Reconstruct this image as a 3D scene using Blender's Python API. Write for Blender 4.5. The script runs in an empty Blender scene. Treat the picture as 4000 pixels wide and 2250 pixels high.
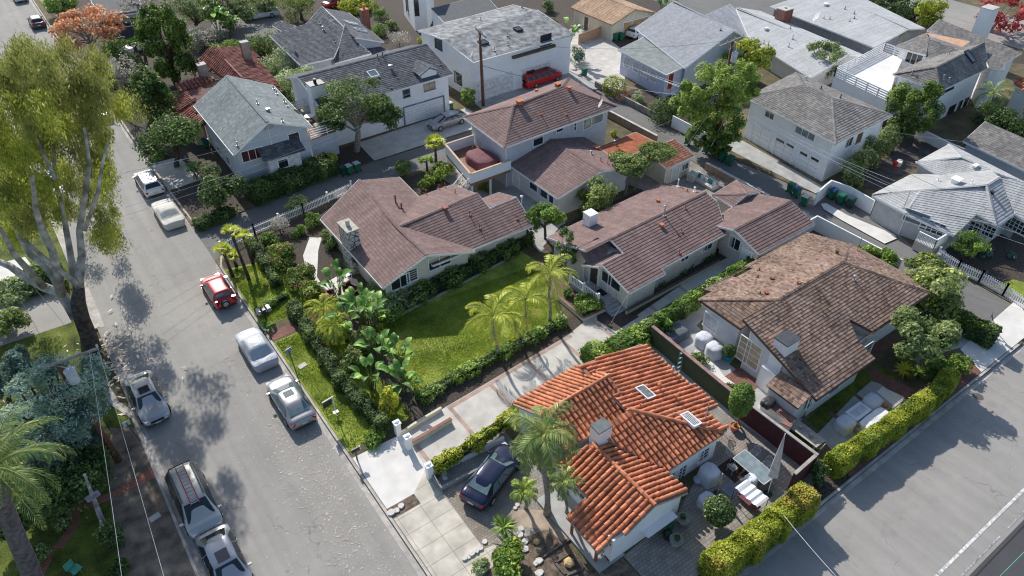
import bpy, math, random
import numpy as np
from mathutils import Vector
RN=random.Random(11)
SC=bpy.context.scene
COL=SC.collection
FPX=2860.0; TH=math.radians(38.92); HC=36.0; AZ=math.radians(54.3)
# ---- survey helper: turns a photo position plus a height into a point of the place ----
def ray(px,py):
    u=(px-2000)/FPX; v=(py-1125)/FPX
    d=math.sin(TH)+math.cos(TH)*v; f=math.cos(TH)-math.sin(TH)*v
    return Vector((u*math.sin(AZ)+f*math.cos(AZ), -u*math.cos(AZ)+f*math.sin(AZ), -d))
CAM=Vector((0,0,HC))
def G(px,py,z=0.0):
    r=ray(px,py); t=(z-HC)/r.z
    return Vector((r.x*t,r.y*t,z))
def fr(ox,oy,s): return lambda x,y:(ox+x*s,oy+y*s)
Z00=fr(0,0,.5176);Z10=fr(1000,0,.5176);Z20=fr(2000,0,.5176);Z30=fr(3000,0,.5176)
Z01=fr(0,750,.5176);Z11=fr(1000,750,.5176);Z21=fr(2000,750,.5176);Z31=fr(3000,750,.5176)
Z02=fr(0,1500,.5176);Z12=fr(1000,1500,.5176);Z22=fr(2000,1500,.5176);Z32=fr(3000,1500,.5176)
def g(fn,x,y,z=0.0): return G(*fn(x,y),z)
# ---- mesh collecting ----
class MB:
    def __init__(s): s.v=[];s.f=[];s.uv=[];s.s=[];s.mi=[];s.cur=0
    def face(s,pts,uv=None,sh=None):
        n=len(s.v); s.v.extend([tuple(p) for p in pts]); s.f.append(tuple(range(n,n+len(pts))))
        s.uv.append(uv if uv else [(p[0],p[1]) for p in pts]); s.s.append(RN.random() if sh is None else sh); s.mi.append(s.cur)
    def mesh(s,vs,fs,sh=None):
        n=len(s.v); s.v.extend([tuple(p) for p in vs])
        for f in fs:
            s.f.append(tuple(i+n for i in f)); s.uv.append([(vs[i][0],vs[i][1]) for i in f]); s.s.append(RN.random() if sh is None else sh); s.mi.append(s.cur)
    def box(s,c,d,rz=0,sh=None,taper=1.0):
        x,y,z=d[0]/2,d[1]/2,d[2]/2; ca,sa=math.cos(rz),math.sin(rz); vs=[]
        for k,(i,j,l) in enumerate([(-1,-1,-1),(1,-1,-1),(1,1,-1),(-1,1,-1),(-1,-1,1),(1,-1,1),(1,1,1),(-1,1,1)]):
            t=taper if l>0 else 1
            a,b=i*x*t,j*y*t; vs.append((c[0]+a*ca-b*sa,c[1]+a*sa+b*ca,c[2]+l*z))
        s.mesh(vs,[(3,2,1,0),(4,5,6,7),(0,1,5,4),(1,2,6,5),(2,3,7,6),(3,0,4,7)],sh); return s
    def prism(s,poly,z0,z1,sh=None):
        n=len(poly); a=area2(poly)
        if a<0: poly=poly[::-1]
        vs=[(p[0],p[1],z0) for p in poly]+[(p[0],p[1],z1) for p in poly]
        fs=[tuple(range(n,2*n)),tuple(range(n-1,-1,-1))]+[(i,(i+1)%n,n+(i+1)%n,n+i) for i in range(n)]
        s.mesh(vs,fs,sh); return s
    def beam(s,p,q,w,h=None,sh=None):
        h=h or w; p=Vector(p);q=Vector(q); d=(q-p)
        if d.length<1e-5: return s
        d.normalize(); up=Vector((0,0,1)) if abs(d.z)<.95 else Vector((1,0,0))
        a=d.cross(up).normalized()*w/2; b=a.cross(d).normalized()*h/2
        vs=[p-a-b,p+a-b,p+a+b,p-a+b,q-a-b,q+a-b,q+a+b,q-a+b]
        s.mesh(vs,[(0,1,2,3),(7,6,5,4),(4,5,1,0),(5,6,2,1),(6,7,3,2),(7,4,0,3)],sh); return s
    def tube(s,pts,rs,n=8,cap=True,sh=None):
        pts=[Vector(p) for p in pts]
        if not hasattr(rs,'__len__'): rs=[rs]*len(pts)
        vs=[];fs=[]; a=None
        for i,p in enumerate(pts):
            d=(pts[min(i+1,len(pts)-1)]-pts[max(i-1,0)]).normalized()
            if a is None: a=d.cross(Vector((0,0,1)) if abs(d.z)<.9 else Vector((1,0,0))).normalized()
            a=(a-d*a.dot(d)).normalized(); b=d.cross(a)
            for k in range(n):
                t=2*math.pi*k/n; vs.append(p+(a*math.cos(t)+b*math.sin(t))*rs[i])
        for i in range(len(pts)-1):
            for k in range(n):
                fs.append((i*n+k,i*n+(k+1)%n,(i+1)*n+(k+1)%n,(i+1)*n+k))
        if cap: fs.append(tuple(range(n-1,-1,-1))); fs.append(tuple(range((len(pts)-1)*n,len(pts)*n)))
        s.mesh(vs,fs,sh); return s
    def lathe(s,c,prof,n=16,sh=None,sx=1,sy=1):
        vs=[];fs=[]
        for r,z in prof:
            for k in range(n):
                t=2*math.pi*k/n; vs.append((c[0]+r*math.cos(t)*sx,c[1]+r*math.sin(t)*sy,c[2]+z))
        for i in range(len(prof)-1):
            for k in range(n): fs.append((i*n+k,i*n+(k+1)%n,(i+1)*n+(k+1)%n,(i+1)*n+k))
        fs.append(tuple(range(n-1,-1,-1))); fs.append(tuple(range((len(prof)-1)*n,len(prof)*n)))
        s.mesh(vs,fs,sh); return s
    def build(s,name,mat,parent=None,smooth=False,kind=None):
        me=bpy.data.meshes.new(name); me.from_pydata(s.v,[],s.f); 
        mats=mat if isinstance(mat,(list,tuple)) else [mat]
        for m in mats: me.materials.append(m)
        if len(mats)>1: me.polygons.foreach_set('material_index',s.mi)
        uvl=me.uv_layers.new(name='UVMap'); flat=[c for u in s.uv for p in u for c in p]
        uvl.data.foreach_set('uv',flat)
        at=me.attributes.new('v','FLOAT','FACE'); at.data.foreach_set('value',s.s)
        if smooth: me.polygons.foreach_set('use_smooth',[True]*len(s.f))
        me.update(); o=bpy.data.objects.new(name,me); COL.objects.link(o)
        if parent is not None:
            o.parent=parent
            if parent.type=='EMPTY': o.location=-Vector(parent.location)
        if kind: o['kind']=kind
        return o
def area2(p): return sum(p[i][0]*p[(i+1)%len(p)][1]-p[(i+1)%len(p)][0]*p[i][1] for i in range(len(p)))/2
def thing(name,label,cat,loc=(0,0,0),rz=0,group=None):
    o=bpy.data.objects.new(name,None); o.empty_display_size=.2; COL.objects.link(o); o.location=loc; o.rotation_euler=(0,0,rz)
    o['label']=label;o['category']=cat
    if group:o['group']=group
    return o
def tag(o,label,cat,group=None,kind=None):
    o['label']=label;o['category']=cat
    if group:o['group']=group
    if kind:o['kind']=kind
    return o
KIDS={}
def copy_tree(o,parent=None):
    c=o.copy(); COL.objects.link(c)
    if parent is not None: c.parent=parent
    for ch in list(o.children): copy_tree(ch,c)
    return c
def dup(proto,loc,rz,label,group=None,scale=None):
    c=copy_tree(proto); c.location=loc; c.rotation_euler=(0,0,rz); c['label']=label
    if group: c['group']=group
    if scale: c.scale=scale
    return c
# ---- materials ----
MATS={}
def mat(name,col,rough=.8,var=.12,scale=3.0,bump=0.0,bscale=None,metal=0.0,vvar=0.0,spec=.5,col2=None,detail=6,coat=0.0,trans=0.0,dirt=0.0):
    if name in MATS: return MATS[name]
    m=bpy.data.materials.new(name); m.use_nodes=True; nt=m.node_tree; N=nt.nodes; L=nt.links
    if max(col)>.06: col=tuple(min(.88,c*1.14) for c in col)
    b=N['Principled BSDF']; b.inputs['Roughness'].default_value=rough; b.inputs['Metallic'].default_value=metal
    b.inputs['Specular IOR Level'].default_value=spec
    if coat: b.inputs['Coat Weight'].default_value=coat; b.inputs['Coat Roughness'].default_value=.05
    tc=N.new('ShaderNodeTexCoord'); geo=N.new('ShaderNodeNewGeometry')
    no=N.new('ShaderNodeTexNoise'); no.inputs['Scale'].default_value=scale; no.inputs['Detail'].default_value=detail
    L.new(tc.outputs['Object'],no.inputs['Vector'])
    cr=N.new('ShaderNodeMix'); cr.data_type='RGBA'
    c2=col2 if col2 else tuple(max(0,c*(1-var*2.2)) for c in col)
    c1=col if col2 else tuple(min(1,c*(1+var*1.1)) for c in col)
    cr.inputs['A'].default_value=(*c2,1); cr.inputs['B'].default_value=(*c1,1)
    mr=N.new('ShaderNodeMapRange'); mr.inputs['From Min'].default_value=.3; mr.inputs['From Max'].default_value=.7
    L.new(no.outputs['Fac'],mr.inputs['Value']); L.new(mr.outputs['Result'],cr.inputs['Factor'])
    out=cr.outputs['Result']
    if vvar:
        at=N.new('ShaderNodeAttribute'); at.attribute_name='v'
        m2=N.new('ShaderNodeMapRange'); m2.inputs['To Min'].default_value=1-vvar; m2.inputs['To Max'].default_value=1+vvar
        L.new(at.outputs['Fac'],m2.inputs['Value'])
        vm=N.new('ShaderNodeVectorMath'); vm.operation='SCALE'; L.new(out,vm.inputs[0]); L.new(m2.outputs['Result'],vm.inputs['Scale']); out=vm.outputs['Vector']
    if dirt:
        n3=N.new('ShaderNodeTexNoise'); n3.inputs['Scale'].default_value=.9; n3.inputs['Detail'].default_value=8; n3.inputs['Roughness'].default_value=.6
        L.new(tc.outputs['Object'],n3.inputs['Vector'])
        m3=N.new('ShaderNodeMapRange'); m3.inputs['From Min'].default_value=.35; m3.inputs['From Max'].default_value=.68; m3.inputs['To Min'].default_value=1-dirt; m3.inputs['To Max'].default_value=1.04
        L.new(n3.outputs['Fac'],m3.inputs['Value'])
        vm=N.new('ShaderNodeVectorMath'); vm.operation='SCALE'; L.new(out,vm.inputs[0]); L.new(m3.outputs['Result'],vm.inputs['Scale']); out=vm.outputs['Vector']
    L.new(out,b.inputs['Base Color'])
    if bump:
        n2=N.new('ShaderNodeTexNoise'); n2.inputs['Scale'].default_value=bscale or scale*4; n2.inputs['Detail'].default_value=4
        L.new(tc.outputs['Object'],n2.inputs['Vector'])
        bp=N.new('ShaderNodeBump'); bp.inputs['Strength'].default_value=min(1,bump); bp.inputs['Distance'].default_value=.03
        L.new(n2.outputs['Fac'],bp.inputs['Height']); L.new(bp.outputs['Normal'],b.inputs['Normal'])
    MATS[name]=m; return m
def shingle_mat(name,cols,w=.30,h=.30,rough=.9,fine=.15,patch=.25):
    """colour picked per shingle tab from UV cells (metres along the course, metres down the slope)"""
    if name in MATS: return MATS[name]
    m=bpy.data.materials.new(name); m.use_nodes=True; nt=m.node_tree; N=nt.nodes; L=nt.links
    b=N['Principled BSDF']; b.inputs['Roughness'].default_value=rough; b.inputs['Specular IOR Level'].default_value=.3
    uv=N.new('ShaderNodeUVMap'); uv.uv_map='UVMap'
    sp=N.new('ShaderNodeSeparateXYZ'); L.new(uv.outputs['UV'],sp.inputs[0])
    def math_(op,a,bv=None):
        n=N.new('ShaderNodeMath'); n.operation=op
        for i,t in enumerate([a,bv]):
            if t is None: continue
            if isinstance(t,(int,float)): n.inputs[i].default_value=t
            else: L.new(t,n.inputs[i])
        return n.outputs[0]
    row=math_('FLOOR',math_('DIVIDE',sp.outputs['Y'],h))
    sh=math_('MULTIPLY',math_('FRACT',math_('MULTIPLY',row,.618)),w*1.0)
    cx=math_('DIVIDE',math_('ADD',sp.outputs['X'],sh),w)
    colm=math_('FLOOR',cx)
    cb=N.new('ShaderNodeCombineXYZ'); L.new(colm,cb.inputs[0]); L.new(row,cb.inputs[1])
    wn=N.new('ShaderNodeTexWhiteNoise'); wn.noise_dimensions='3D'; L.new(cb.outputs[0],wn.inputs['Vector'])
    ramp=N.new('ShaderNodeValToRGB'); e=ramp.color_ramp; e.interpolation='LINEAR'
    while len(e.elements)<len(cols): e.elements.new(.5)
    for i,c in enumerate(cols): e.elements[i].position=i/(len(cols)-1); e.elements[i].color=(*c,1)
    L.new(wn.outputs['Value'],ramp.inputs['Fac'])
    tc=N.new('ShaderNodeTexCoord')
    n1=N.new('ShaderNodeTexNoise'); n1.inputs['Scale'].default_value=.5; n1.inputs['Detail'].default_value=7; L.new(tc.outputs['Object'],n1.inputs['Vector'])
    m1=N.new('ShaderNodeMapRange'); m1.inputs['From Min'].default_value=.3;m1.inputs['From Max'].default_value=.7;m1.inputs['To Min'].default_value=1-patch;m1.inputs['To Max'].default_value=1+patch*.6
    L.new(n1.outputs['Fac'],m1.inputs['Value'])
    n2=N.new('ShaderNodeTexNoise'); n2.inputs['Scale'].default_value=22; n2.inputs['Detail'].default_value=3; L.new(tc.outputs['Object'],n2.inputs['Vector'])
    m2=N.new('ShaderNodeMapRange'); m2.inputs['From Min'].default_value=.3;m2.inputs['From Max'].default_value=.7;m2.inputs['To Min'].default_value=1-fine;m2.inputs['To Max'].default_value=1+fine
    L.new(n2.outputs['Fac'],m2.inputs['Value'])
    # rain streaks running down the slope
    mpS=N.new('ShaderNodeMapping'); mpS.inputs['Scale'].default_value=(2.4,.16,1); L.new(uv.outputs['UV'],mpS.inputs['Vector'])
    nS=N.new('ShaderNodeTexNoise'); nS.inputs['Scale'].default_value=1.0; nS.inputs['Detail'].default_value=6; L.new(mpS.outputs[0],nS.inputs['Vector'])
    mS=N.new('ShaderNodeMapRange'); mS.inputs['From Min'].default_value=.32;mS.inputs['From Max'].default_value=.7;mS.inputs['To Min'].default_value=.84;mS.inputs['To Max'].default_value=1.1; L.new(nS.outputs['Fac'],mS.inputs['Value'])
    # thin open joint between tabs
    fx=math_('FRACT',cx); j=math_('GREATER_THAN',fx,.06); jj=math_('ADD',math_('MULTIPLY',j,.3),.7)
    k=math_('MULTIPLY',math_('MULTIPLY',math_('MULTIPLY',m1.outputs['Result'],m2.outputs['Result']),jj),math_('MULTIPLY',mS.outputs['Result'],1.16))
    vm=N.new('ShaderNodeVectorMath'); vm.operation='SCALE'; L.new(ramp.outputs['Color'],vm.inputs[0]); L.new(k,vm.inputs['Scale'])
    L.new(vm.outputs['Vector'],b.inputs['Base Color'])
    MATS[name]=m; return m
def paver_mat(name,c1,c2,cm,bw=.3,bh=.15,off=.5,rot=0,rough=.9,mortar=.012):
    if name in MATS: return MATS[name]
    m=bpy.data.materials.new(name); m.use_nodes=True; nt=m.node_tree; N=nt.nodes; L=nt.links
    b=N['Principled BSDF']; b.inputs['Roughness'].default_value=rough
    tc=N.new('ShaderNodeTexCoord'); mp=N.new('ShaderNodeMapping'); mp.inputs['Rotation'].default_value=(0,0,rot); L.new(tc.outputs['Object'],mp.inputs['Vector'])
    br=N.new('ShaderNodeTexBrick'); br.offset=off; br.inputs['Scale'].default_value=1; br.inputs['Brick Width'].default_value=bw; br.inputs['Row Height'].default_value=bh
    br.inputs['Mortar Size'].default_value=mortar; br.inputs['Mortar Smooth'].default_value=.2
    br.inputs['Color1'].default_value=(*c1,1);br.inputs['Color2'].default_value=(*c2,1);br.inputs['Mortar'].default_value=(*cm,1)
    L.new(mp.outputs[0],br.inputs['Vector'])
    n1=N.new('ShaderNodeTexNoise'); n1.inputs['Scale'].default_value=1.2; n1.inputs['Detail'].default_value=8; L.new(tc.outputs['Object'],n1.inputs['Vector'])
    m1=N.new('ShaderNodeMapRange'); m1.inputs['From Min'].default_value=.3;m1.inputs['From Max'].default_value=.7;m1.inputs['To Min'].default_value=.72;m1.inputs['To Max'].default_value=1.12
    L.new(n1.outputs['Fac'],m1.inputs['Value'])
    vm=N.new('ShaderNodeVectorMath'); vm.operation='SCALE'; L.new(br.outputs['Color'],vm.inputs[0]); L.new(m1.outputs['Result'],vm.inputs['Scale'])
    L.new(vm.outputs['Vector'],b.inputs['Base Color'])
    bp=N.new('ShaderNodeBump'); bp.inputs['Strength'].default_value=.5; bp.inputs['Distance'].default_value=.01; bp.invert=True
    L.new(br.outputs['Fac'],bp.inputs['Height']); L.new(bp.outputs['Normal'],b.inputs['Normal'])
    MATS[name]=m; return m
def leaf_mat(name,c1,c2,c3=None,rough=.55,trl=.35):
    if name in MATS: return MATS[name]
    m=bpy.data.materials.new(name); m.use_nodes=True; nt=m.node_tree; N=nt.nodes; L=nt.links
    b=N['Principled BSDF']; b.inputs['Roughness'].default_value=rough; b.inputs['Specular IOR Level'].default_value=.22
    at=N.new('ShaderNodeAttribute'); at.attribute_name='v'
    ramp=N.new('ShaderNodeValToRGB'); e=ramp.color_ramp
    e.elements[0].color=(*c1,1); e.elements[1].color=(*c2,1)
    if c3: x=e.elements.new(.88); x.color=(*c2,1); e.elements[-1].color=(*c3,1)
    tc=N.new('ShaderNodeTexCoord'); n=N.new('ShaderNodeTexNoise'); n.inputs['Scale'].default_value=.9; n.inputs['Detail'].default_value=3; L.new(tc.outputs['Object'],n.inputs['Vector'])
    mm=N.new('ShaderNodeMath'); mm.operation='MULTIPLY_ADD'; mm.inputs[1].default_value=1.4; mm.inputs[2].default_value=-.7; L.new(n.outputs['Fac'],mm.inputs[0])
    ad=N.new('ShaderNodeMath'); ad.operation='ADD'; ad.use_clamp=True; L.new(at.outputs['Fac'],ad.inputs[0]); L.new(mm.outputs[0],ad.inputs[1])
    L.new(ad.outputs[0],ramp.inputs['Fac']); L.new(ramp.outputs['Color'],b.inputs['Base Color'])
    tr=N.new('ShaderNodeBsdfTranslucent'); L.new(ramp.outputs['Color'],tr.inputs['Color'])
    mx=N.new('ShaderNodeMixShader'); mx.inputs[0].default_value=trl
    L.new(b.outputs[0],mx.inputs[1]); L.new(tr.outputs[0],mx.inputs[2]); L.new(mx.outputs[0],N['Material Output'].inputs['Surface'])
    MATS[name]=m; return m
W_=lambda *a,**k:mat(*a,**k)
white=mat('white_paint',(.88,.88,.87),.6,.01,2,dirt=.04)
trimw=mat('white_trim',(.88,.88,.88),.5,.04,4)
stucco_w=mat('white_stucco',(.88,.88,.87),.9,.01,2,bump=.1,bscale=40,dirt=.04)
beige=mat('beige_siding',(.60,.56,.50),.8,.03,2,dirt=.06)
lgrey=mat('light_grey_siding',(.62,.62,.62),.8,.03,2,dirt=.06)
bluegrey=mat('blue_grey_siding',(.46,.50,.56),.8,.03,2,dirt=.06)
lilac=mat('lilac_blue_stucco',(.48,.50,.64),.9,.06,2,bump=.1,bscale=40,dirt=.06)
cream=mat('cream_siding',(.60,.55,.42),.8,.03,2,dirt=.06)
concrete=mat('pale_concrete',(.54,.51,.465),.9,.06,1.5,bump=.15,bscale=30,dirt=.16)
concrete2=mat('grey_concrete',(.40,.395,.38),.9,.08,1.2,bump=.15,bscale=30,dirt=.18)
kerbm=mat('kerb_concrete',(.50,.46,.41),.9,.10,2.5,bump=.2,bscale=20,dirt=.3)
darkm=mat('dark_metal',(.03,.03,.035),.45,.1,5)
blackr=mat('black_rubber',(.015,.015,.016),.8,.1,5)
galv=mat('galvanised_metal',(.36,.37,.38),.5,.08,5,metal=.3)
terr=mat('terracotta_clay',(.50,.17,.08),.8,.15,8)
rustm=mat('red_painted_pipe',(.30,.09,.06),.7,.15,8)
wood=mat('weathered_wood',(.33,.24,.16),.85,.25,6,bump=.3)
poleW=mat('brown_pole_wood',(.16,.07,.04),.85,.25,6,bump=.4)
brick=paver_mat('red_brick',(.33,.10,.06),(.24,.08,.05),(.35,.3,.27),.22,.075)
soil=mat('brown_soil',(.19,.14,.10),.95,.3,4,bump=.9,bscale=14,dirt=.3)
mulch=mat('dark_mulch',(.075,.058,.045),.95,.35,8,bump=.9,bscale=18)
def glass_(name,col=(.02,.03,.04)):
    m=mat(name,col,.06,.1,3,spec=.8); return m
glass=glass_('window_glass'); glassb=glass_('pale_window_glass',(.12,.17,.18)); autog=glass_('car_glass',(.02,.028,.033)); autogl=glass_('sun_painted_car_glass',(.10,.15,.16))  # last one is a paler car glass copy, sunlight put into its colour
# ================= roofs and houses =================
def plane_of(pts):
    n=Vector((0,0,0)); k=len(pts)
    for i in range(k):
        p,q=pts[i],pts[(i+1)%k]
        n.x+=(p.y-q.y)*(p.z+q.z); n.y+=(p.z-q.z)*(p.x+q.x); n.z+=(p.x-q.x)*(p.y+q.y)
    n.normalize()
    if n.z<0:n=-n
    c=sum(pts,Vector())/k
    return (-n.x/n.z,-n.y/n.z,c.z+(n.x*c.x+n.y*c.y)/n.z)
def clip_half(poly,axis,val,keep_less):
    out=[];n=len(poly)
    for i in range(n):
        a,b=poly[i],poly[(i+1)%n]; fa=a[axis]-val; fb=b[axis]-val
        if not keep_less: fa,fb=-fa,-fb
        if fa<=0: out.append(a)
        if (fa<0<fb) or (fb<0<fa):
            t=fa/(fa-fb); out.append((a[0]+(b[0]-a[0])*t,a[1]+(b[1]-a[1])*t))
    return out
def pip(p,poly):
    x,y=p;c=False;n=len(poly)
    for i in range(n):
        a,b=poly[i],poly[(i+1)%n]
        if (a[1]>y)!=(b[1]>y) and x<(b[0]-a[0])*(y-a[1])/(b[1]-a[1])+a[0]: c=not c
    return c
def roof_frame(pts):
    a,b,c=plane_of(pts); gl=math.hypot(a,b)
    d=(-a/gl,-b/gl) if gl>.02 else (0.0,-1.0)
    e=(-d[1],d[0])
    toS=lambda p:(p[0]*d[0]+p[1]*d[1],p[0]*e[0]+p[1]*e[1])
    toW=lambda s,t:(s*d[0]+t*e[0],s*d[1]+t*e[1])
    return a,b,c,gl,d,e,toS,toW
def shingles(mb,pts,expo=.30,lift=.022):
    a,b,c,gl,d,e,toS,toW=roof_frame(pts)
    sp=[toS(p) for p in pts]
    if area2(sp)<0: sp=sp[::-1]
    cosr=1/math.sqrt(1+gl*gl); ex=expo*cosr
    s0=min(p[0] for p in sp);s1=max(p[0] for p in sp)
    k=0
    base=s1-math.ceil((s1-s0)/ex)*ex
    def W(s,t,l):
        x,y=toW(s,t); return (x,y,a*x+b*y+c+l)
    n=int(round((s1-base)/ex))
    for i in range(n):
        u0=base+i*ex;u1=u0+ex
        q=clip_half(clip_half(sp,0,u1,True),0,u0,False)
        if len(q)<3: continue
        mb.face([W(s,t,lift*(s-u0)/ex) for s,t in q],[(t,(s-s1)/cosr+.001) for s,t in q])
        bt=[t for s,t in q if abs(s-u1)<1e-4]
        if len(bt)>=2:
            t0,t1=min(bt),max(bt)
            mb.face([W(u1,t0,lift),W(u1,t1,lift),W(u1,t1,-.002),W(u1,t0,-.002)],[(t0,(u1-s1)/cosr-.02)]*4)
def barrels(mb,pts,pitch=.30,course=.42,over=.08,seg=6):
    a,b,c,gl,d,e,toS,toW=roof_frame(pts)
    sp=[toS(p) for p in pts]; cosr=1/math.sqrt(1+gl*gl); ex=course*cosr
    s0=min(p[0] for p in sp);s1=max(p[0] for p in sp);t0=min(p[1] for p in sp);t1=max(p[1] for p in sp)
    r=pitch*.36
    nc=int((t1-t0)/pitch)+1; nr=int((s1-s0)/ex)+2
    def W(s,t,l):
        x,y=toW(s,t); return (x,y,a*x+b*y+c+l)
    for j in range(nc):
        tc=t0+(j+.5)*pitch+RN.uniform(-.012,.012)
        off=RN.uniform(-.03,.03)
        for i in range(nr):
            ub=s1-i*ex+over+off; ut=ub-ex-.05
            if not pip(((ub+ut)/2-over*.3,tc),sp): continue
            vs=[];fs=[];w=RN.uniform(.94,1.06);sk=RN.uniform(-.02,.02)
            for (s,rr,l) in ((ut,r*.86*w,.035),(ub,r*w,.075)):
                for k in range(seg+1):
                    th=math.pi*k/seg
                    vs.append(W(s,tc-math.cos(th)*rr+(sk if s==ub else 0),l+math.sin(th)*rr*.95))
            n=seg+1; v=RN.random()
            for k in range(seg): fs.append((k,k+1,n+k+1,n+k))
            fs.append(tuple(range(n,2*n)))
            mb.mesh(vs,fs,v)
def ridge_caps(mb,p,q,w=.16,step=.28,lift=.04):
    p=Vector(p);q=Vector(q);L=(q-p).length; n=max(1,int(L/step)); d=(q-p)/n
    side=Vector((-(q-p).y,(q-p).x,0))
    if side.length<1e-4: return
    side.normalize()
    for i in range(n):
        a=p+d*i+Vector((0,0,lift));b=p+d*(i+1.12)+Vector((0,0,lift+.02))
        dn=Vector((0,0,-.055))
        vs=[a+side*w+dn,a,a-side*w+dn,b+side*w+dn,b,b-side*w+dn,b+side*w+dn*1.5,b-side*w+dn*1.5]
        mb.mesh(vs,[(0,1,4,3),(1,2,5,4),(3,4,5)])
def barrel_caps(mb,p,q,r=.13):
    p=Vector(p);q=Vector(q);L=(q-p).length;n=max(1,int(L/.42));d=(q-p)/n
    side=Vector((-(q-p).y,(q-p).x,0)).normalized()
    for i in range(n):
        vs=[];fs=[]
        for (o,rr) in ((p+d*i,r*.85),(p+d*(i+1.1),r)):
            for k in range(7):
                th=math.pi*k/6; vs.append(o+side*(-math.cos(th)*rr)+Vector((0,0,.04+math.sin(th)*rr)))
        for k in range(6): fs.append((k,k+1,8+k,7+k))
        fs.append(tuple(range(7,14))); mb.mesh(vs,fs)
ALLH=[]
class House:
    def __init__(s,name,label,cat,origin,group=None):
        s.root=thing(name,label,cat,origin,0,group); s.faces=[]; s.walls=[]; ALLH.append(s)
    def verts(s,fn,V,zoff=0):
        out={}
        for k,t in V.items():
            if len(t)==4 and t[0]=='rel': out[k]=None; continue
            x,y,z=t
            if isinstance(z,str):
                m,r=z.split(':'); r=out[r]
                if m=='z': out[k]=g(fn,x,y,r.z)
                else:
                    q=ray(*fn(x,y)); t_=r.x/q.x if m=='X' else r.y/q.y
                    out[k]=CAM+q*t_
            else: out[k]=g(fn,x,y,z)
        return out
    def block(s,P,faces,rmat,wmat,style='shingle',o=.45,zb=0.0,expo=.27,fascia=True,fmat=None,caps=True,wall=True,capmat=None,lift=.022,fh=.17,pitch=.33,course=.40,thick=.1):
        P={k:Vector(v) for k,v in P.items()}
        rb=MB(); edges={}; fpl={}
        for f in faces:
            pts=[P[c] for c in f]
            if area2([(p.x,p.y) for p in pts])<0: f=f[::-1]; pts=pts[::-1]
            s.faces.append((plane_of(pts),[(p.x,p.y) for p in pts]))
            if style=='shingle': shingles(rb,pts,expo,lift)
            elif style=='barrel':
                rb.face([p-Vector((0,0,.0)) for p in pts],sh=.1); barrels(rb,pts,pitch,course)
            else: rb.face([p for p in pts],[(p.x,p.y) for p in pts])
            for i in range(len(f)):
                a,b=f[i],f[(i+1)%len(f)]
                edges.setdefault(frozenset((a,b)),[]).append((a,b,pts)); 
                fpl[(a,b)]=s.faces[-1][0]
        rb.build('roof',rmat,s.root)
        outer=[v[0] for v in edges.values() if len(v)==1]
        inner=[(k,v) for k,v in edges.items() if len(v)==2]
        if caps:
            cb=MB()
            for k,v in inner:
                a,b=v[0][0],v[0][1]; m=(P[a]+P[b])/2
                c1=sum(v[0][2],Vector())/len(v[0][2]); c2=sum(v[1][2],Vector())/len(v[1][2])
                pl=plane_of(v[0][2]); 
                if pl[0]*c2.x+pl[1]*c2.y+pl[2] > c2.z+.03:
                    (barrel_caps if style=='barrel' else ridge_caps)(cb,P[a],P[b])
            if cb.f: cb.build('ridge_cap',capmat or rmat,s.root)
        # outline loop
        nxt={a:b for a,b,_ in outer}
        start=outer[0][0]; loop=[start]; cur=nxt[start]
        while cur!=start and cur in nxt and len(loop)<60: loop.append(cur); cur=nxt[cur]
        L=[P[c] for c in loop]
        if fascia:
            fb=MB(); n=len(L)
            for i in range(n):
                p,q=L[i].copy(),L[(i+1)%n].copy(); d=(q-p); fp=fpl.get((loop[i],loop[(i+1)%n]))
                if fp: p.z=fp[0]*p.x+fp[1]*p.y+fp[2]; q.z=fp[0]*q.x+fp[1]*q.y+fp[2]
                if math.hypot(d.x,d.y)<.05: continue
                nn=Vector((d.y,-d.x,0)).normalized()*.035
                dz=Vector((0,0,-fh)); up=Vector((0,0,-.004 if style!='barrel' else -.03))
                fb.mesh([p+nn+up,q+nn+up,q+nn+dz,p+nn+dz,p-nn+up,q-nn+up,q-nn+dz,p-nn+dz],[(0,3,2,1),(4,5,6,7),(0,1,5,4),(3,7,6,2)])
            # soffit
            for f in faces:
                fq=plane_of([P[c] for c in f]); fb.face([(P[c].x,P[c].y,fq[0]*P[c].x+fq[1]*P[c].y+fq[2]-thick) for c in f][::-1])
            fb.build('fascia',fmat or trimw,s.root)
        if wall:
            poly=offset(L,o); s.wall(poly,wmat,zb)
            for ci in range(0,len(poly),2):
                px_,py_=poly[ci]; cx_=sum(p[0] for p in poly)/len(poly); cy_=sum(p[1] for p in poly)/len(poly); v_=Vector((px_-cx_,py_-cy_,0)).normalized()*.05
                zt_=s.roofz(px_,py_,2.2); dp=MB(); dp.tube([(px_+v_.x,py_+v_.y,zb+.1),(px_+v_.x,py_+v_.y,zt_-.12)],.035,6); dp.build('downpipe',trimw,s.root)
        return P
    def roofz(s,x,y,default=None):
        best=None
        for pl,poly in s.faces:
            if pip((x,y),poly):
                z=pl[0]*x+pl[1]*y+pl[2]
                if best is None or z<best: best=z
        return best if best is not None else default
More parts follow.
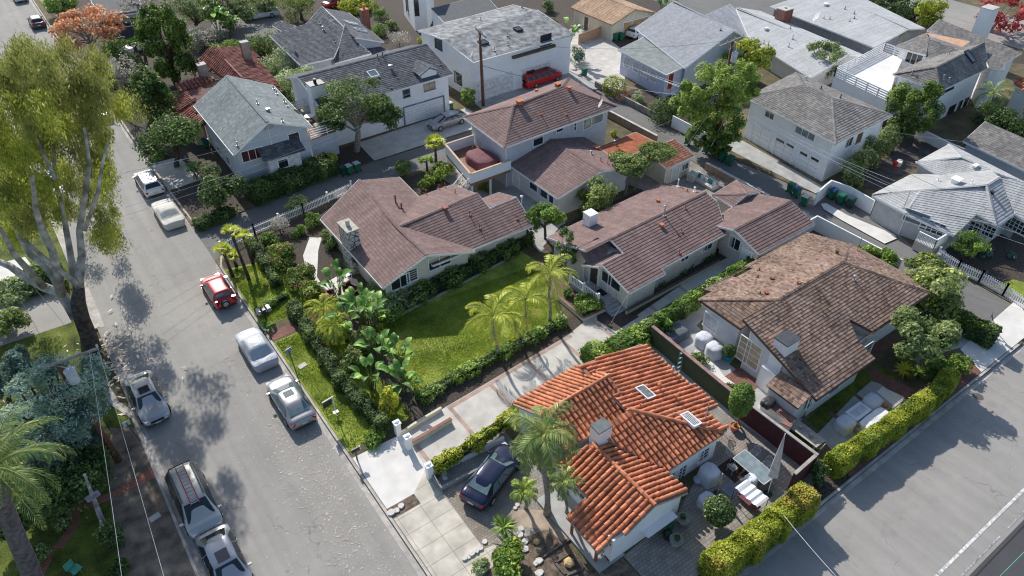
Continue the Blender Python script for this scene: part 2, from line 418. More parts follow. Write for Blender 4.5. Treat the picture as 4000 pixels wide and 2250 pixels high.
    def wall(s,poly,wmat,zb=0.0,zt=None,name='wall'):
        if area2(poly)<0: poly=poly[::-1]
        wb=MB(); n=len(poly)
        for i in range(n):
            p,q=poly[i],poly[(i+1)%n]; L=math.hypot(q[0]-p[0],q[1]-p[1])
            if L<.02: continue
            k=max(1,int(L/.3)); tops=[]
            for j in range(k+1):
                t=j/k; tt=min(max(t,.01),.99); x=p[0]+(q[0]-p[0])*tt; y=p[1]+(q[1]-p[1])*tt
                inx=-(q[1]-p[1])/L*.03; iny=(q[0]-p[0])/L*.03
                z=zt if zt is not None else s.roofz(x+inx,y+iny)
                tops.append(z)
            good=[z for z in tops if z is not None]; dz=min(good) if good else 2.2
            tops=[(z if z is not None else dz) for z in tops]
            for j in range(k):
                t0,t1=j/k,(j+1)/k; a=(p[0]+(q[0]-p[0])*t0,p[1]+(q[1]-p[1])*t0);b=(p[0]+(q[0]-p[0])*t1,p[1]+(q[1]-p[1])*t1)
                wb.face([(a[0],a[1],zb),(b[0],b[1],zb),(b[0],b[1],tops[j+1]-.02),(a[0],a[1],tops[j]-.02)])
            s.walls.append((Vector((p[0],p[1],0)),Vector((q[0],q[1],0)),zb,max(tops)))
        if zt is not None: wb.face([(p[0],p[1],zt) for p in poly])
        return wb.build(name,wmat,s.root)
    def hit_wall(s,px,py):
        r=ray(px,py);best=None
        for p,q,zb,zt in s.walls:
            e=q-p; n=Vector((e.y,-e.x,0)).normalized()
            dn=r.dot(n)
            if dn>=-1e-6: continue
            t=(p-CAM).dot(n)/dn; h=CAM+r*t; u=(h-p).dot(e)/e.length_squared
            if -.05<=u<=1.05 and zb-.6<=h.z<=zt+.6 and (best is None or t<best[0]): best=(t,h,e.normalized(),n)
        return best
    def hit_roof(s,px,py):
        r=ray(px,py);best=None
        for pl,poly in s.faces:
            dn=r.z-pl[0]*r.x-pl[1]*r.y
            t=(pl[2]-HC)/dn; h=CAM+r*t
            if pip((h.x,h.y),poly) and (best is None or t<best[0]): best=(t,h,pl)
        return best
    def window(s,fn,x,y,w,h,nx=1,ny=1,gm=None,fm=None,name='window',fw=.07,diag=False,zc=None):
        b=s.hit_wall(*fn(x,y))
        if not b: print('WINDOW MISS',s.root.name,x,y); return None
        _,c,e,n=b
        if zc: c.z=zc
        return make_window(s.root,c,e,n,w,h,nx,ny,gm or glass,fm or trimw,name,fw,diag)
    def door(s,fn,x,y,w,h,mt,zb=None,panels=0,name='door',fm=None):
        b=s.hit_wall(*fn(x,y))
        if not b: print('DOOR MISS',s.root.name,x,y); return
        _,c,e,n=b
        if zb is not None: c.z=zb+h/2
        fb=MB(); wb=lambda m,u0,u1,v0,v1,d0,d1: slab(m,c,e,n,u0,u1,v0,v1,d0,d1)
        wb(fb,-w/2,w/2,-h/2,h/2,0,.03)
        for i in range(panels):
            v=-h/2+h*(i+.5)/panels
            wb(fb,-w/2+.02,w/2-.02,v-h/panels*.48,v+h/panels*.48,.03,.045)
        d=fb.build(name,mt,s.root)
        gp=MB(); wb(gp,-w/2-.05,w/2+.05,-h/2,h/2+.05,-.01,.02); gp.build('door_gap',darkm,d)
        if panels and w>2:
            sm_=MB()
            for i in range(1,panels+3): v=-h/2+h*i/(panels+3); wb(sm_,-w/2+.03,w/2-.03,v-.012,v+.012,.046,.049)
            wb(sm_,-.012,.012,-h/2,h/2,.046,.050) if panels==1 else None
            sm_.build('panel_groove',mat('grey_groove',(.35,.35,.36),.8),d)
        f2=MB(); wb(f2,-w/2-.12,-w/2,-h/2,h/2+.12,0,.12);wb(f2,w/2,w/2+.12,-h/2,h/2+.12,0,.12);wb(f2,-w/2,w/2,h/2,h/2+.12,0,.12)
        f2.build('frame',fm or trimw,d)
        f3=MB(); wb(f3,w/2-.18,w/2-.1,-.05,.02,.03,.08); f3.build('handle',galv,d)
        return d
    def vent(s,fn,x,y,h=.4,r=.06,mt=None,hat=False,base=True):
        b=s.hit_roof(*fn(x,y))
        if not b: print('VENT MISS',s.root.name,x,y); return
        c=b[1]; m=MB()
        m.tube([c-Vector((0,0,.1)),c+Vector((0,0,h))],r*.75,8)
        if hat: m.lathe(c+Vector((0,0,h)),[(r*1.35,0),(r*1.35,.04),(r*.4,.08)],8)
        if base: m.box((c.x,c.y,c.z+.03),(.24,.24,.04))
        m.build('vent_pipe',mt or rustm,s.root)
    def boxvent(s,fn,x,y,d=(.4,.4,.25),mt=None):
        b=s.hit_roof(*fn(x,y))
        if not b: print('BV MISS',s.root.name,x,y); return
        c=b[1]; m=MB(); m.box((c.x,c.y,c.z+d[2]/2),(d[0]*.8,d[1]*.8,d[2])); m.box((c.x,c.y,c.z+d[2]),(d[0]*1.15,d[1]*1.15,.06)); m.build('roof_vent',mt or terr,s.root)
    def skylight(s,fn,x,y,w=.9,l=.6,mt=None,fm=None,bars=0):
        b=s.hit_roof(*fn(x,y))
        if not b: print('SKY MISS',s.root.name,x,y); return
        c,pl=b[1],b[2]
        def q(u,v,l_): return (c.x+u,c.y+v,c.z+pl[0]*u+pl[1]*v+l_)
        f=MB()
        for (u0,u1,v0,v1) in ((-w/2,w/2,-l/2,-l/2+.08),(-w/2,w/2,l/2-.08,l/2),(-w/2,-w/2+.08,-l/2+.08,l/2-.08),(w/2-.08,w/2,-l/2+.08,l/2-.08)):
            vs=[q(u0,v0,0),q(u1,v0,0),q(u1,v1,0),q(u0,v1,0),q(u0,v0,.2),q(u1,v0,.2),q(u1,v1,.2),q(u0,v1,.2)]
            f.mesh(vs,[(4,5,6,7),(0,1,5,4),(1,2,6,5),(2,3,7,6),(3,0,4,7)])
        for i in range(bars):
            u=-w/2+w*(i+1)/(bars+1); f.mesh([q(u-.02,-l/2,.19),q(u+.02,-l/2,.19),q(u+.02,l/2,.19),q(u-.02,l/2,.19)],[(0,1,2,3)])
        fo=f.build('skylight',fm or trimw,s.root)
        p=MB(); p.face([q(-w/2+.08,-l/2+.08,.16),q(w/2-.08,-l/2+.08,.16),q(w/2-.08,l/2-.08,.16),q(-w/2+.08,l/2-.08,.16)])
        p.build('pane',mt or glassb,fo)
    def chimney(s,c,d,z0,z1,mt,capm=None,pot=None,rz=0,flare=0):
        m=MB(); m.box((c[0],c[1],(z0+z1)/2),(d[0],d[1],z1-z0),rz,taper=1-flare)
        o=m.build('chimney',mt,s.root)
        k=MB(); k.box((c[0],c[1],z1+.05),(d[0]*1.03+.02,d[1]*1.03+.02,.08),rz)
        if pot: k.tube([(c[0],c[1],z1+.1),(c[0],c[1],z1+.1+pot)],.16,10)
        k.build('chimney_cap',capm or concrete,o)
        return o
def slab(m,c,e,n,u0,u1,v0,v1,d0,d1):
    z=Vector((0,0,1))
    vs=[c+e*u+z*v+n*d for d in (d0,d1) for (u,v) in ((u0,v0),(u1,v0),(u1,v1),(u0,v1))]
    m.mesh(vs,[(4,5,6,7),(0,1,5,4),(1,2,6,5),(2,3,7,6),(3,0,4,7),(3,2,1,0)])
def make_window(root,c,e,n,w,h,nx,ny,gm,fm,name='window',fw=.07,diag=False):
    f=MB(); wb=lambda *a: slab(f,c,e,n,*a)
    wb(-w/2-fw,-w/2,-h/2,h/2,0,.05);wb(w/2,w/2+fw,-h/2,h/2,0,.05)
    wb(-w/2-fw,w/2+fw,h/2,h/2+fw,0,.052);wb(-w/2-fw*1.3,w/2+fw*1.3,-h/2-fw,-h/2,0,.09)
    if diag:
        for k in range(-3,4):
            for sg in (-1,1):
                a=c+e*(k*w/4-w/6)+Vector((0,0,-sg*h/2))+n*.02; b=c+e*(k*w/4+w/6)+Vector((0,0,sg*h/2))+n*.02
                du=lambda p:(p-c).dot(e)
                ua,ub=du(a),du(b); lim=w/2
                if ub<-lim or ua>lim: continue
                t0=max(0,(-lim-ua)/(ub-ua)); t1=min(1,(lim-ua)/(ub-ua))
                if t1>t0: f.beam(a+(b-a)*t0,a+(b-a)*t1,.04,.02)
    else:
        for i in range(1,nx): u=-w/2+w*i/nx; wb(u-.025,u+.025,-h/2,h/2,.005,.035)
        for i in range(1,ny): v=-h/2+h*i/ny; wb(-w/2,w/2,v-.02,v+.02,.005,.033)
    fo=f.build(name,fm,root)
    p=MB(); slab(p,c,e,n,-w/2,w/2,-h/2,h/2,-.01,.008); p.build('pane',gm,fo)
    r_=RN.random()
    if w>.55 and h>.55 and r_<.6 and gm in (glass,) :
        cu=MB()
        if r_<.35: slab(cu,c,e,n,-w/2,-w/2+w*.28,-h/2,h/2,.008,.012)
        else: slab(cu,c,e,n,-w/2,w/2,h/2-h*RN.uniform(.25,.5),h/2,.008,.012)
        cu.build('curtain',mat('pale_curtain',(.42,.41,.38),.7),fo)
    return fo
def offset(L,o):
    P=[(p.x,p.y) for p in L]
    if area2(P)<0: P=P[::-1]
    # drop tiny edges
    Q=[]
    for p in P:
        if not Q or math.hypot(p[0]-Q[-1][0],p[1]-Q[-1][1])>.15: Q.append(p)
    P=Q; n=len(P); out=[]
    for i in range(n):
        a,b,c=P[i-1],P[i],P[(i+1)%n]
        d1=Vector((b[0]-a[0],b[1]-a[1])).normalized(); d2=Vector((c[0]-b[0],c[1]-b[1])).normalized()
        n1=Vector((-d1.y,d1.x));n2=Vector((-d2.y,d2.x)); m=n1+n2
        if m.length<.3: out.append((b[0]+n1.x*o,b[1]+n1.y*o)); continue
        m=m/(1+n1.dot(n2)); k=min(1,2.2/max(m.length,1e-6)); out.append((b[0]+m.x*o*k,b[1]+m.y*o*k))
    return out

def text_mesh(txt,size,loc,rot_,name,mt,parent=None,ext=.006):
    """lettering as a real mesh"""
    cu=bpy.data.curves.new(name,'FONT'); cu.body=txt; cu.size=size; cu.extrude=ext; cu.align_x='CENTER'; cu.align_y='CENTER'
    t=bpy.data.objects.new(name,cu); COL.objects.link(t)
    dg=bpy.context.evaluated_depsgraph_get(); me=bpy.data.meshes.new_from_object(t.evaluated_get(dg)); me.name=name
    bpy.data.objects.remove(t)
    me.materials.clear(); me.materials.append(mt)
    o=bpy.data.objects.new(name,me); COL.objects.link(o); o.rotation_euler=rot_
    if parent is not None: o.parent=parent; o.location=Vector(loc)-Vector(parent.location)
    else: o.location=loc
    return o
# ================= setting =================
CAMO=bpy.data.cameras.new('camera'); cam=bpy.data.objects.new('camera',CAMO); COL.objects.link(cam)
cam.location=(0,0,HC); cam.rotation_euler=(math.pi/2-TH,0,AZ-math.pi/2); CAMO.sensor_width=36; CAMO.lens=FPX/4000*36; CAMO.clip_end=3000
SC.camera=cam
SUN_AZ=math.radians(9.5); SUN_EL=math.radians(35)
w=bpy.data.worlds.new('World'); SC.world=w; w.use_nodes=True; nt=w.node_tree
sky=nt.nodes.new('ShaderNodeTexSky'); sky.sky_type='NISHITA'; sky.sun_disc=False; sky.sun_elevation=SUN_EL; sky.sun_rotation=SUN_AZ; sky.altitude=50; sky.ozone_density=1.6
nt.links.new(sky.outputs[0],nt.nodes['Background'].inputs['Color']); nt.nodes['Background'].inputs['Strength'].default_value=.15
sl=bpy.data.lights.new('sun','SUN'); sl.energy=5.0; sl.angle=math.radians(.5); sl.color=(1,.96,.89); so=bpy.data.objects.new('sun',sl); COL.objects.link(so)
sd=Vector((math.sin(SUN_AZ)*math.cos(SUN_EL),math.cos(SUN_AZ)*math.cos(SUN_EL),math.sin(SUN_EL)))
so.rotation_euler=sd.to_track_quat('Z','Y').to_euler(); so.location=(0,0,60)
SC.view_settings.view_transform='Standard'; SC.view_settings.look='None'; SC.view_settings.exposure=0
SC.render.engine='CYCLES'
SC.cycles.pixel_filter_type='BLACKMAN_HARRIS'; SC.cycles.filter_width=1.15
SC.cycles.max_bounces=8; SC.cycles.diffuse_bounces=5

def asphalt_mat(name,col,streak=.12,cracks=True):
    m=bpy.data.materials.new(name); m.use_nodes=True; nt=m.node_tree; N=nt.nodes; L=nt.links
    b=N['Principled BSDF']; b.inputs['Roughness'].default_value=.92; b.inputs['Specular IOR Level'].default_value=.25
    tc=N.new('ShaderNodeTexCoord')
    def noise(sc,det=6,stretch=None,rough=.6):
        mp=N.new('ShaderNodeMapping'); L.new(tc.outputs['Object'],mp.inputs['Vector'])
        if stretch: mp.inputs['Scale'].default_value=stretch
        n=N.new('ShaderNodeTexNoise'); n.inputs['Scale'].default_value=sc; n.inputs['Detail'].default_value=det; n.inputs['Roughness'].default_value=rough; L.new(mp.outputs[0],n.inputs['Vector']); return n.outputs['Fac']
    def rng(s_,lo,hi,f0=.3,f1=.7):
        r=N.new('ShaderNodeMapRange'); r.inputs['From Min'].default_value=f0;r.inputs['From Max'].default_value=f1;r.inputs['To Min'].default_value=lo;r.inputs['To Max'].default_value=hi; L.new(s_,r.inputs['Value']); return r.outputs['Result']
    def mul(a,b_):
        n=N.new('ShaderNodeMath'); n.operation='MULTIPLY'; L.new(a,n.inputs[0]); L.new(b_,n.inputs[1]); return n.outputs[0]
    f=rng(noise(.12,8),.86,1.1)
    f=mul(f,rng(noise(.9,9,None,.7),.93,1.05))
    f=mul(f,rng(noise(1.0,5,(1.6,.05,1)),1-streak,1+streak*.6))
    f=mul(f,rng(noise(60,2),.86,1.14))
    f=mul(f,rng(noise(.35,10,None,.75),.80,1.0,.28,.44))
    f=mul(f,rng(noise(3.2,3),.84,1.0,.27,.34))
    if cracks:
        vo=N.new('ShaderNodeTexVoronoi'); vo.feature='DISTANCE_TO_EDGE'; vo.inputs['Scale'].default_value=.16
        ns=N.new('ShaderNodeTexNoise'); ns.inputs['Scale'].default_value=.9; ns.inputs['Detail'].default_value=8; L.new(tc.outputs['Object'],ns.inputs['Vector'])
        ad=N.new('ShaderNodeVectorMath'); ad.operation='MULTIPLY_ADD'; ad.inputs[1].default_value=(2.2,2.2,2.2); L.new(ns.outputs['Color'],ad.inputs[0]); L.new(tc.outputs['Object'],ad.inputs[2]); L.new(ad.outputs[0],vo.inputs['Vector'])
        cr=rng(vo.outputs['Distance'],1.0,.0,.0,.006); mk=rng(noise(.22,3),0.,.38,.48,.56)
        iv=N.new('ShaderNodeMath'); iv.operation='MULTIPLY'; L.new(cr,iv.inputs[0]); L.new(mk,iv.inputs[1])
        sb=N.new('ShaderNodeMath'); sb.operation='SUBTRACT'; sb.inputs[0].default_value=1; L.new(iv.outputs[0],sb.inputs[1])
        f=mul(f,sb.outputs[0])
    vm=N.new('ShaderNodeVectorMath'); vm.operation='SCALE'; vm.inputs[0].default_value=col; L.new(f,vm.inputs['Scale']); L.new(vm.outputs[0],b.inputs['Base Color'])
    bp=N.new('ShaderNodeBump'); bp.inputs['Strength'].default_value=.35; bp.inputs['Distance'].default_value=.01; L.new(noise(45,3),bp.inputs['Height']); L.new(bp.outputs[0],b.inputs['Normal'])
    return m
asph=asphalt_mat('aged_asphalt',(.35,.330,.302),.10)
asph2=asphalt_mat('alley_asphalt',(.20,.195,.185),.05)
asph3=asphalt_mat('newer_dark_asphalt',(.085,.085,.09),.03,False)
asphp=asphalt_mat('patched_asphalt',(.375,.353,.322),.05,False)
def grass_mat(name,c1,c2,c3,sc=1.0):
    m=bpy.data.materials.new(name); m.use_nodes=True; nt=m.node_tree; N=nt.nodes; L=nt.links
    b=N['Principled BSDF']; b.inputs['Roughness'].default_value=.85; b.inputs['Specular IOR Level'].default_value=.2
    tc=N.new('ShaderNodeTexCoord')
    def noise(s_,d=6,r=.65):
        n=N.new('ShaderNodeTexNoise'); n.inputs['Scale'].default_value=s_; n.inputs['Detail'].default_value=d; n.inputs['Roughness'].default_value=r; L.new(tc.outputs['Object'],n.inputs['Vector']); return n.outputs['Fac']
    ramp=N.new('ShaderNodeValToRGB'); e=ramp.color_ramp; e.elements[0].position=.36;e.elements[0].color=(*c1,1); e.elements[1].position=.62;e.elements[1].color=(*c2,1); x=e.elements.new(.74); x.color=(*c3,1)
    L.new(noise(.5*sc,9,.7),ramp.inputs['Fac'])
    r=N.new('ShaderNodeMapRange'); r.inputs['From Min'].default_value=.3;r.inputs['From Max'].default_value=.7;r.inputs['To Min'].default_value=.62;r.inputs['To Max'].default_value=1.3; L.new(noise(9,5),r.inputs['Value'])
    vm=N.new('ShaderNodeVectorMath'); vm.operation='SCALE'; L.new(ramp.outputs['Color'],vm.inputs[0]); L.new(r.outputs['Result'],vm.inputs['Scale']); L.new(vm.outputs[0],b.inputs['Base Color'])
    bp=N.new('ShaderNodeBump'); bp.inputs['Strength'].default_value=1; bp.inputs['Distance'].default_value=.05; L.new(noise(16,6,.7),bp.inputs['Height']); L.new(bp.outputs[0],b.inputs['Normal'])
    return m
lawnm=grass_mat('green_lawn',(.16,.21,.035),(.37,.43,.07),(.58,.50,.22))
vergem=grass_mat('yellow_green_verge',(.21,.25,.04),(.42,.44,.08),(.55,.45,.22))
drym=grass_mat('dry_patchy_ground',(.09,.08,.04),(.20,.165,.10),(.32,.25,.16),.8)
weedm=grass_mat('mossy_ground',(.04,.06,.012),(.17,.21,.03),(.28,.22,.12),1.2)

def sheet(name,poly,z,m,thick=0,kind='structure'):
    poly=[(p[0],p[1]) for p in poly]
    if area2(poly)<0: poly=poly[::-1]
    mb=MB()
    if thick: mb.prism(poly,z-thick,z)
    else: mb.face([(x,y,z) for x,y in poly])
    o=mb.build(name,m); o['kind']=kind; return o
def GP(fn,pts,z=0): return [g(fn,x,y,z) for x,y in pts]
sheet('ground',[(-400,-200),(500,-200),(500,500),(-400,500)],-.03,drym)
# road surfaces
sheet('left_street',[(-1.4,9.75),(8.3,9.75),(8.3,90),(7.5,105),(7.3,175),(-1.4,175)],0,asph)
sheet('lower_street',[(-60,-8),(160,-8),(160,9.75),(-60,9.75)],.004,asph)
sheet('lower_street_lane',[(-60,-30),(160,-30),(160,2.35),(-60,2.75)],.008,asph3)
# blocks of raised land, kerb high
blk=[(8.3,9.75),(52.0,9.75),(52.3,24),(52.2,55.6),(38,55.8),(22,56.4),(12.3,54.9),(8.3,53.2)]
B0=.12
sheet('block_ground',blk,B0,drym,.15)
sheet('lane',[(8.3,53.2),(12.3,54.9),(22,56.4),(38,55.8),(52.2,55.6),(56,56),(56,60.4),(36,60.4),(24,60.4),(10.8,58.9),(8.3,59.6)],.02,asph2)
sheet('alley',[(52.0,9.75),(55.6,9.75),(56.3,20),(58.5,26),(56.6,33),(55.8,42),(55.6,49),(56,56),(56,60.4),(56.5,130),(52.4,130),(52.2,55.6),(52.3,24)],.024,asph2)
sheet('upper_block_ground',[(8.3,59.6),(10.8,58.9),(24,60.4),(52.3,60.4),(52.4,200),(7.4,200),(7.3,110),(8.1,90)],.1,drym,.12)
sheet('right_block_ground',[(56.3,20),(58.5,26),(56.6,33),(55.8,42),(55.6,49),(56,56),(56.5,130),(130,130),(130,9.75),(55.6,9.75)],.1,drym,.12)
sheet('left_block_ground',[(-60,9.75),(-1.55,9.75),(-1.55,39.5),(-2.4,41.5),(-2.6,44),(-3.2,46),(-2.6,47.5),(-1.55,49.5),(-1.5,200),(-60,200)],B0,weedm,.15)
sheet('far_street',[(109,10),(121,10),(121,180),(109,180)],.115,asph)
sheet('rear_parking',[(84,65),(104,65),(104,90),(84,90)],.115,asph2)
sheet('backyard_ground',[(57,62),(84,62),(108,30),(108,60),(104,100),(57,100)],.102,mulch)
# kerbs
def kerb(name,pts,w=.16,z1=.15,gut=.35,side=1):
    m=MB(); gm=MB()
    for i in range(len(pts)-1):
        p=Vector((*pts[i],0));q=Vector((*pts[i+1],0)); d=(q-p).normalized(); n=Vector((-d.y,d.x,0))*side
        nseg=max(1,int((q-p).length/3.0))
        for k in range(nseg):
            a=p+(q-p)*k/nseg;b=p+(q-p)*(k+1)/nseg - d*.012
            m.prism([a,b,b-n*w,a-n*w],-.02,z1+RN.uniform(-.004,.004))
            gm.prism([a+n*.0,b,b+n*gut,a+n*gut],-.02,.012)
    o=m.build(name,kerbm); o['kind']='structure'; o=gm.build('gutter',kerbm); o['kind']='structure'
kerb('street_kerb',[(8.3,18),(8.3,52.0),(8.8,53.4),(10.2,54.2)],side=1)
kerb('street_kerb',[(9.5,59.4),(8.5,60),(8.3,66),(8.2,89),(7.4,110),(7.3,170)],side=1)
kerb('street_kerb',[(-1.4,9.9),(-1.4,39.5),(-2.2,41.5),(-2.45,44),(-3.0,46),(-2.5,47.4)],side=-1)
kerb('street_kerb',[(-1.4,50),(-1.4,170)],side=-1,gut=.5)
kerb('lower_kerb',[(8.4,9.75),(51.5,9.75)],side=-1,gut=.3)
kerb('alley_kerb',[(57,9.75),(110,9.75)],side=-1,gut=.4)
# road paint and patches
pm=mat('worn_white_paint',(.62,.62,.6),.7,.25,6,bump=.1)
m=MB()
for i in range(60):
    x=20+i*2.05; m.prism([(x,3.52-.004*i),(x+1.98,3.515-.004*i),(x+1.98,3.67-.004*i),(x,3.675-.004*i)],.013,.016)
o=m.build('lane_line',pm);o['kind']='structure'
m=MB()
for i in range(150):
    x=20+i*.8; 
    if RN.random()<.8: m.prism([(x,2.78),(x+.76,2.78),(x+.76,2.86),(x,2.86)],.013,.016)
o=m.build('edge_line',mat('faded_line_paint',(.42,.42,.4),.8,.4,9));o['kind']='structure'
sheet('road_seam',[(20,2.35),(130,2.2),(130,2.28),(20,2.43)],.012,mat('dark_tar',(.03,.03,.03),.8,.1,4))
sheet('road_patch',GP(Z01,[(780,950),(1520,640),(1560,690),(1560,700),(1880,1130),(1790,1215),(1310,1449),(1000,1449),(860,1120)],0),.004,asphp)
# ================= the houses =================
maroon=shingle_mat('maroon_shingle',[(.185,.122,.110),(.212,.142,.128),(.240,.164,.149)],.32,.27,patch=.15)
maroonB=shingle_mat('brown_shed_shingle',[(0.171,0.073,0.043),(0.244,0.110,0.067),(0.317,0.146,0.098)],.3,.28)
greyg=shingle_mat('grey_green_shingle',[(0.159,0.183,0.183),(0.195,0.220,0.220),(0.244,0.268,0.268)],.32,.28,patch=.12)
darkg=shingle_mat('charcoal_shingle',[(0.067,0.073,0.083),(0.098,0.104,0.116),(0.146,0.152,0.165)],.3,.3,patch=.15)
midg=shingle_mat('weathered_grey_shingle',[(0.159,0.146,0.140),(0.207,0.195,0.183),(0.268,0.250,0.232)],.32,.3,patch=.25)
palg=shingle_mat('pale_grey_shingle',[(.42,.425,.425),(.45,.455,.455),(.48,.485,.485)],.34,.27,patch=.10)
whtg=shingle_mat('white_grey_shingle',[(.43,.425,.41),(.455,.45,.435),(.48,.475,.46)],.34,.27,patch=.14)
shake=shingle_mat('brown_cedar_shake',[(0.112,0.067,0.050),(0.190,0.123,0.090),(0.246,0.162,0.118),(0.302,0.202,0.146),(0.190,0.140,0.129),(0.370,0.263,0.190)],.17,.22,patch=.28,fine=.22)
tans=shingle_mat('tan_shingle',[(0.342,0.220,0.134),(0.415,0.281,0.183),(0.488,0.329,0.220)],.3,.28)
rolled=mat('grey_rolled_roofing',(0.293,0.299,0.305),.9,.3,1.4,bump=.4,bscale=12,dirt=.35)
rolledG=mat('grey_green_rolled_roofing',(0.244,0.268,0.256),.9,.1,2,dirt=.2)
orangeF=mat('orange_flat_roofing',(0.366,0.104,0.043),.9,.15,2.5,bump=.3,dirt=.2)
barrelm=mat('orange_barrel_tile',(.66,.265,.135),.85,.16,2.2,vvar=.30,dirt=.24,col2=(.52,.165,.075),bump=.4,bscale=30)
barrelu=mat('tile_underlay',(0.146,0.043,0.024),.9)
spanm=mat('maroon_barrel_tile',(0.329,0.116,0.085),.8,.2,2.5,vvar=.32,dirt=.3,bump=.2)
stone=None

# ---- orange tiled house at the front ----
oa=fr(2000,1300,.3494); ob=fr(2100,1700,.3795)
HO=House('tiled_house','white stucco house under a bright orange clay barrel tile roof','house',(21,17,0))
mort=mat('pale_mortar',(.42,.36,.33),.9,.2,6)
P=HO.verts(oa,dict(a=(105,750,2.55),b=(815,325,2.55),c=(1085,480,3.95),d=(350,905,3.95)))
P.update(HO.verts(oa,dict(e=(1335,838,3.15),f=(560,1290,3.05))))
P['f'].y=P['e'].y; P['a'].x=P['d'].x=P['f'].x=17.7; P['c'].x=P['b'].x=P['e'].x=23.0
P['f'].z=P['e'].z=3.02
HO.block(P,['abcd','dcef'],[barrelm],stucco_w,'barrel',o=.3,capmat=barrelm,fmat=mort)
P=HO.verts(oa,dict(g=(890,318,3.6),h=(1470,120,2.3),i=(2285,815,2.3),i2=(2215,880,2.3),j=(2390,1128,2.3),k=(2262,1195,2.3),l=(1310,868,3.62)))
P['g'].x=P['l'].x; P['h'].x=P['i'].x=27.85; P['g'].y=P['h'].y; P['i2'].x=26.8; P['i2'].y=P['i'].y;P['j'].x=26.8; P['i2'].z=P['j'].z=2.55; P['k'].x=26.5;P['k'].y=P['j'].y=15.6
P.update(HO.verts(ob,dict(m=(1350,395,2.3),n=(740,190,3.3))))
P['m'].y=15.6; P['q']=Vector((19.6,P['l'].y,3.62)); P['n']=Vector((19.4,P['l'].y-.6,3.4))
P['l2']=Vector((P['l'].x+.01,P['l'].y,3.62))
HO.block({k:P[k] for k in 'ghiljk'}|{'x':P['i2']},['ghixjkl'],[barrelm],stucco_w,'barrel',o=.35,caps=False,fmat=mort)
HO.block({'l':P['l'],'k':P['k'],'m':P['m'],'q':P['q']},['lkmq'],[barrelm],stucco_w,'barrel',o=.3,caps=False,wall=False,fmat=mort)
cb=MB(); barrel_caps(cb,P['l']+Vector((0,0,.05)),P['k']+Vector((0,0,.05)),.14); cb.build('ridge_cap',barrelm,HO.root)
Q=HO.verts(ob,dict(a=(700,170,3.3),b=(1235,745,'z:a'),c=(1530,600,2.25),d=(1350,400,2.25),e=(235,280,2.25),f=(520,610,2.25),p=(390,855,1.95),r=(595,1100,1.95),s=(925,1060,2.2)))
xr=19.15; yb=13.95
A=Vector((xr,18.9,3.35));Bv=Vector((xr,yb,3.35));C_=Vector((21.8,yb,2.3));D_=Vector((21.8,18.9,2.3))
E_=Vector((17.15,19.8,2.35));F_=Vector((17.15,16.9,2.35));Pp=Vector((15.75,16.9,1.82));R_=Vector((15.75,yb+.3,1.82));S_=Vector((17.25,yb+.3,2.35));T_=Vector((17.25,yb,2.35))
HO.block(dict(a=A,b=Bv,c=C_,d=D_,e=E_,f=F_,p=Pp,r=R_,s=S_,t=T_),['abcd','abtsrpfe'],[barrelm],stucco_w,'barrel',o=.25,capmat=barrelm,wall=False,fmat=mort)
# walls of the front wing and the garden side
HO.wall([(17.45,14.15),(21.6,14.15),(21.6,15.75),(26.3,15.75),(26.3,19),(21,21),(17.45,19.9)],stucco_w)
HO.wall([(16.55,14.1),(17.45,14.1),(17.45,14.6),(16.55,14.6)],stucco_w,0,2.2)
for y in (14.6,16.6):
    m=MB(); m.box((15.95,y,.95),(.13,.13,1.75)); m.build('porch_post',rustm,HO.root)
m=MB(); m.prism([(15.7,14.0),(17.5,14.0),(17.5,19.5),(15.7,19.5)],.1,.28); m.build('porch_floor',concrete2,HO.root)
HO.chimney((19.75,18.95),(.95,.75),2.0,4.35,stucco_w,mat('slate_cap',(.12,.14,.14),.7))
HO.skylight(oa,1490,680,.75,1.15); HO.skylight(oa,1995,985,.75,1.15,bars=5)
HO.vent(oa,1130,420,.35,.05,rustm);HO.vent(oa,1640,640,.5,.1,terr,True);HO.vent(oa,1830,760,.5,.1,terr,True);HO.vent(oa,1430,830,.3,.05,terr);HO.vent(oa,1790,470,.7,.07,galv,True);HO.vent(oa,2160,960,1.3,.04,galv);HO.vent(oa,1100,930,.35,.05,rustm)
HO.window(oa,2140,1360,.8,.9,2,3);HO.window(oa,2060,1400,.0001,.0001) if 0 else None
HO.window(ob,1465,400,.85,1.25,3,4); HO.window(ob,1385,450,.7,1.25,3,4,name='window')
HO.window(ob,1215,960,1.3,1.0,3,2)
HO.window(ob,440,560,2.3,1.0,4,3)
m=MB(); c=HO.hit_wall(*ob(1225,880)); 
if c: slab(m,c[1],c[2],c[3],-1.1,1.1,-.05,.05,0,.5); m.build('window_awning',white,HO.root)
m=MB(); m.box((16.52,14.35,1.75),(.04,.28,.12)); m.box((16.52,14.35,.3),(.04,.35,.09)); m.build('wall_vent',darkm,HO.root)

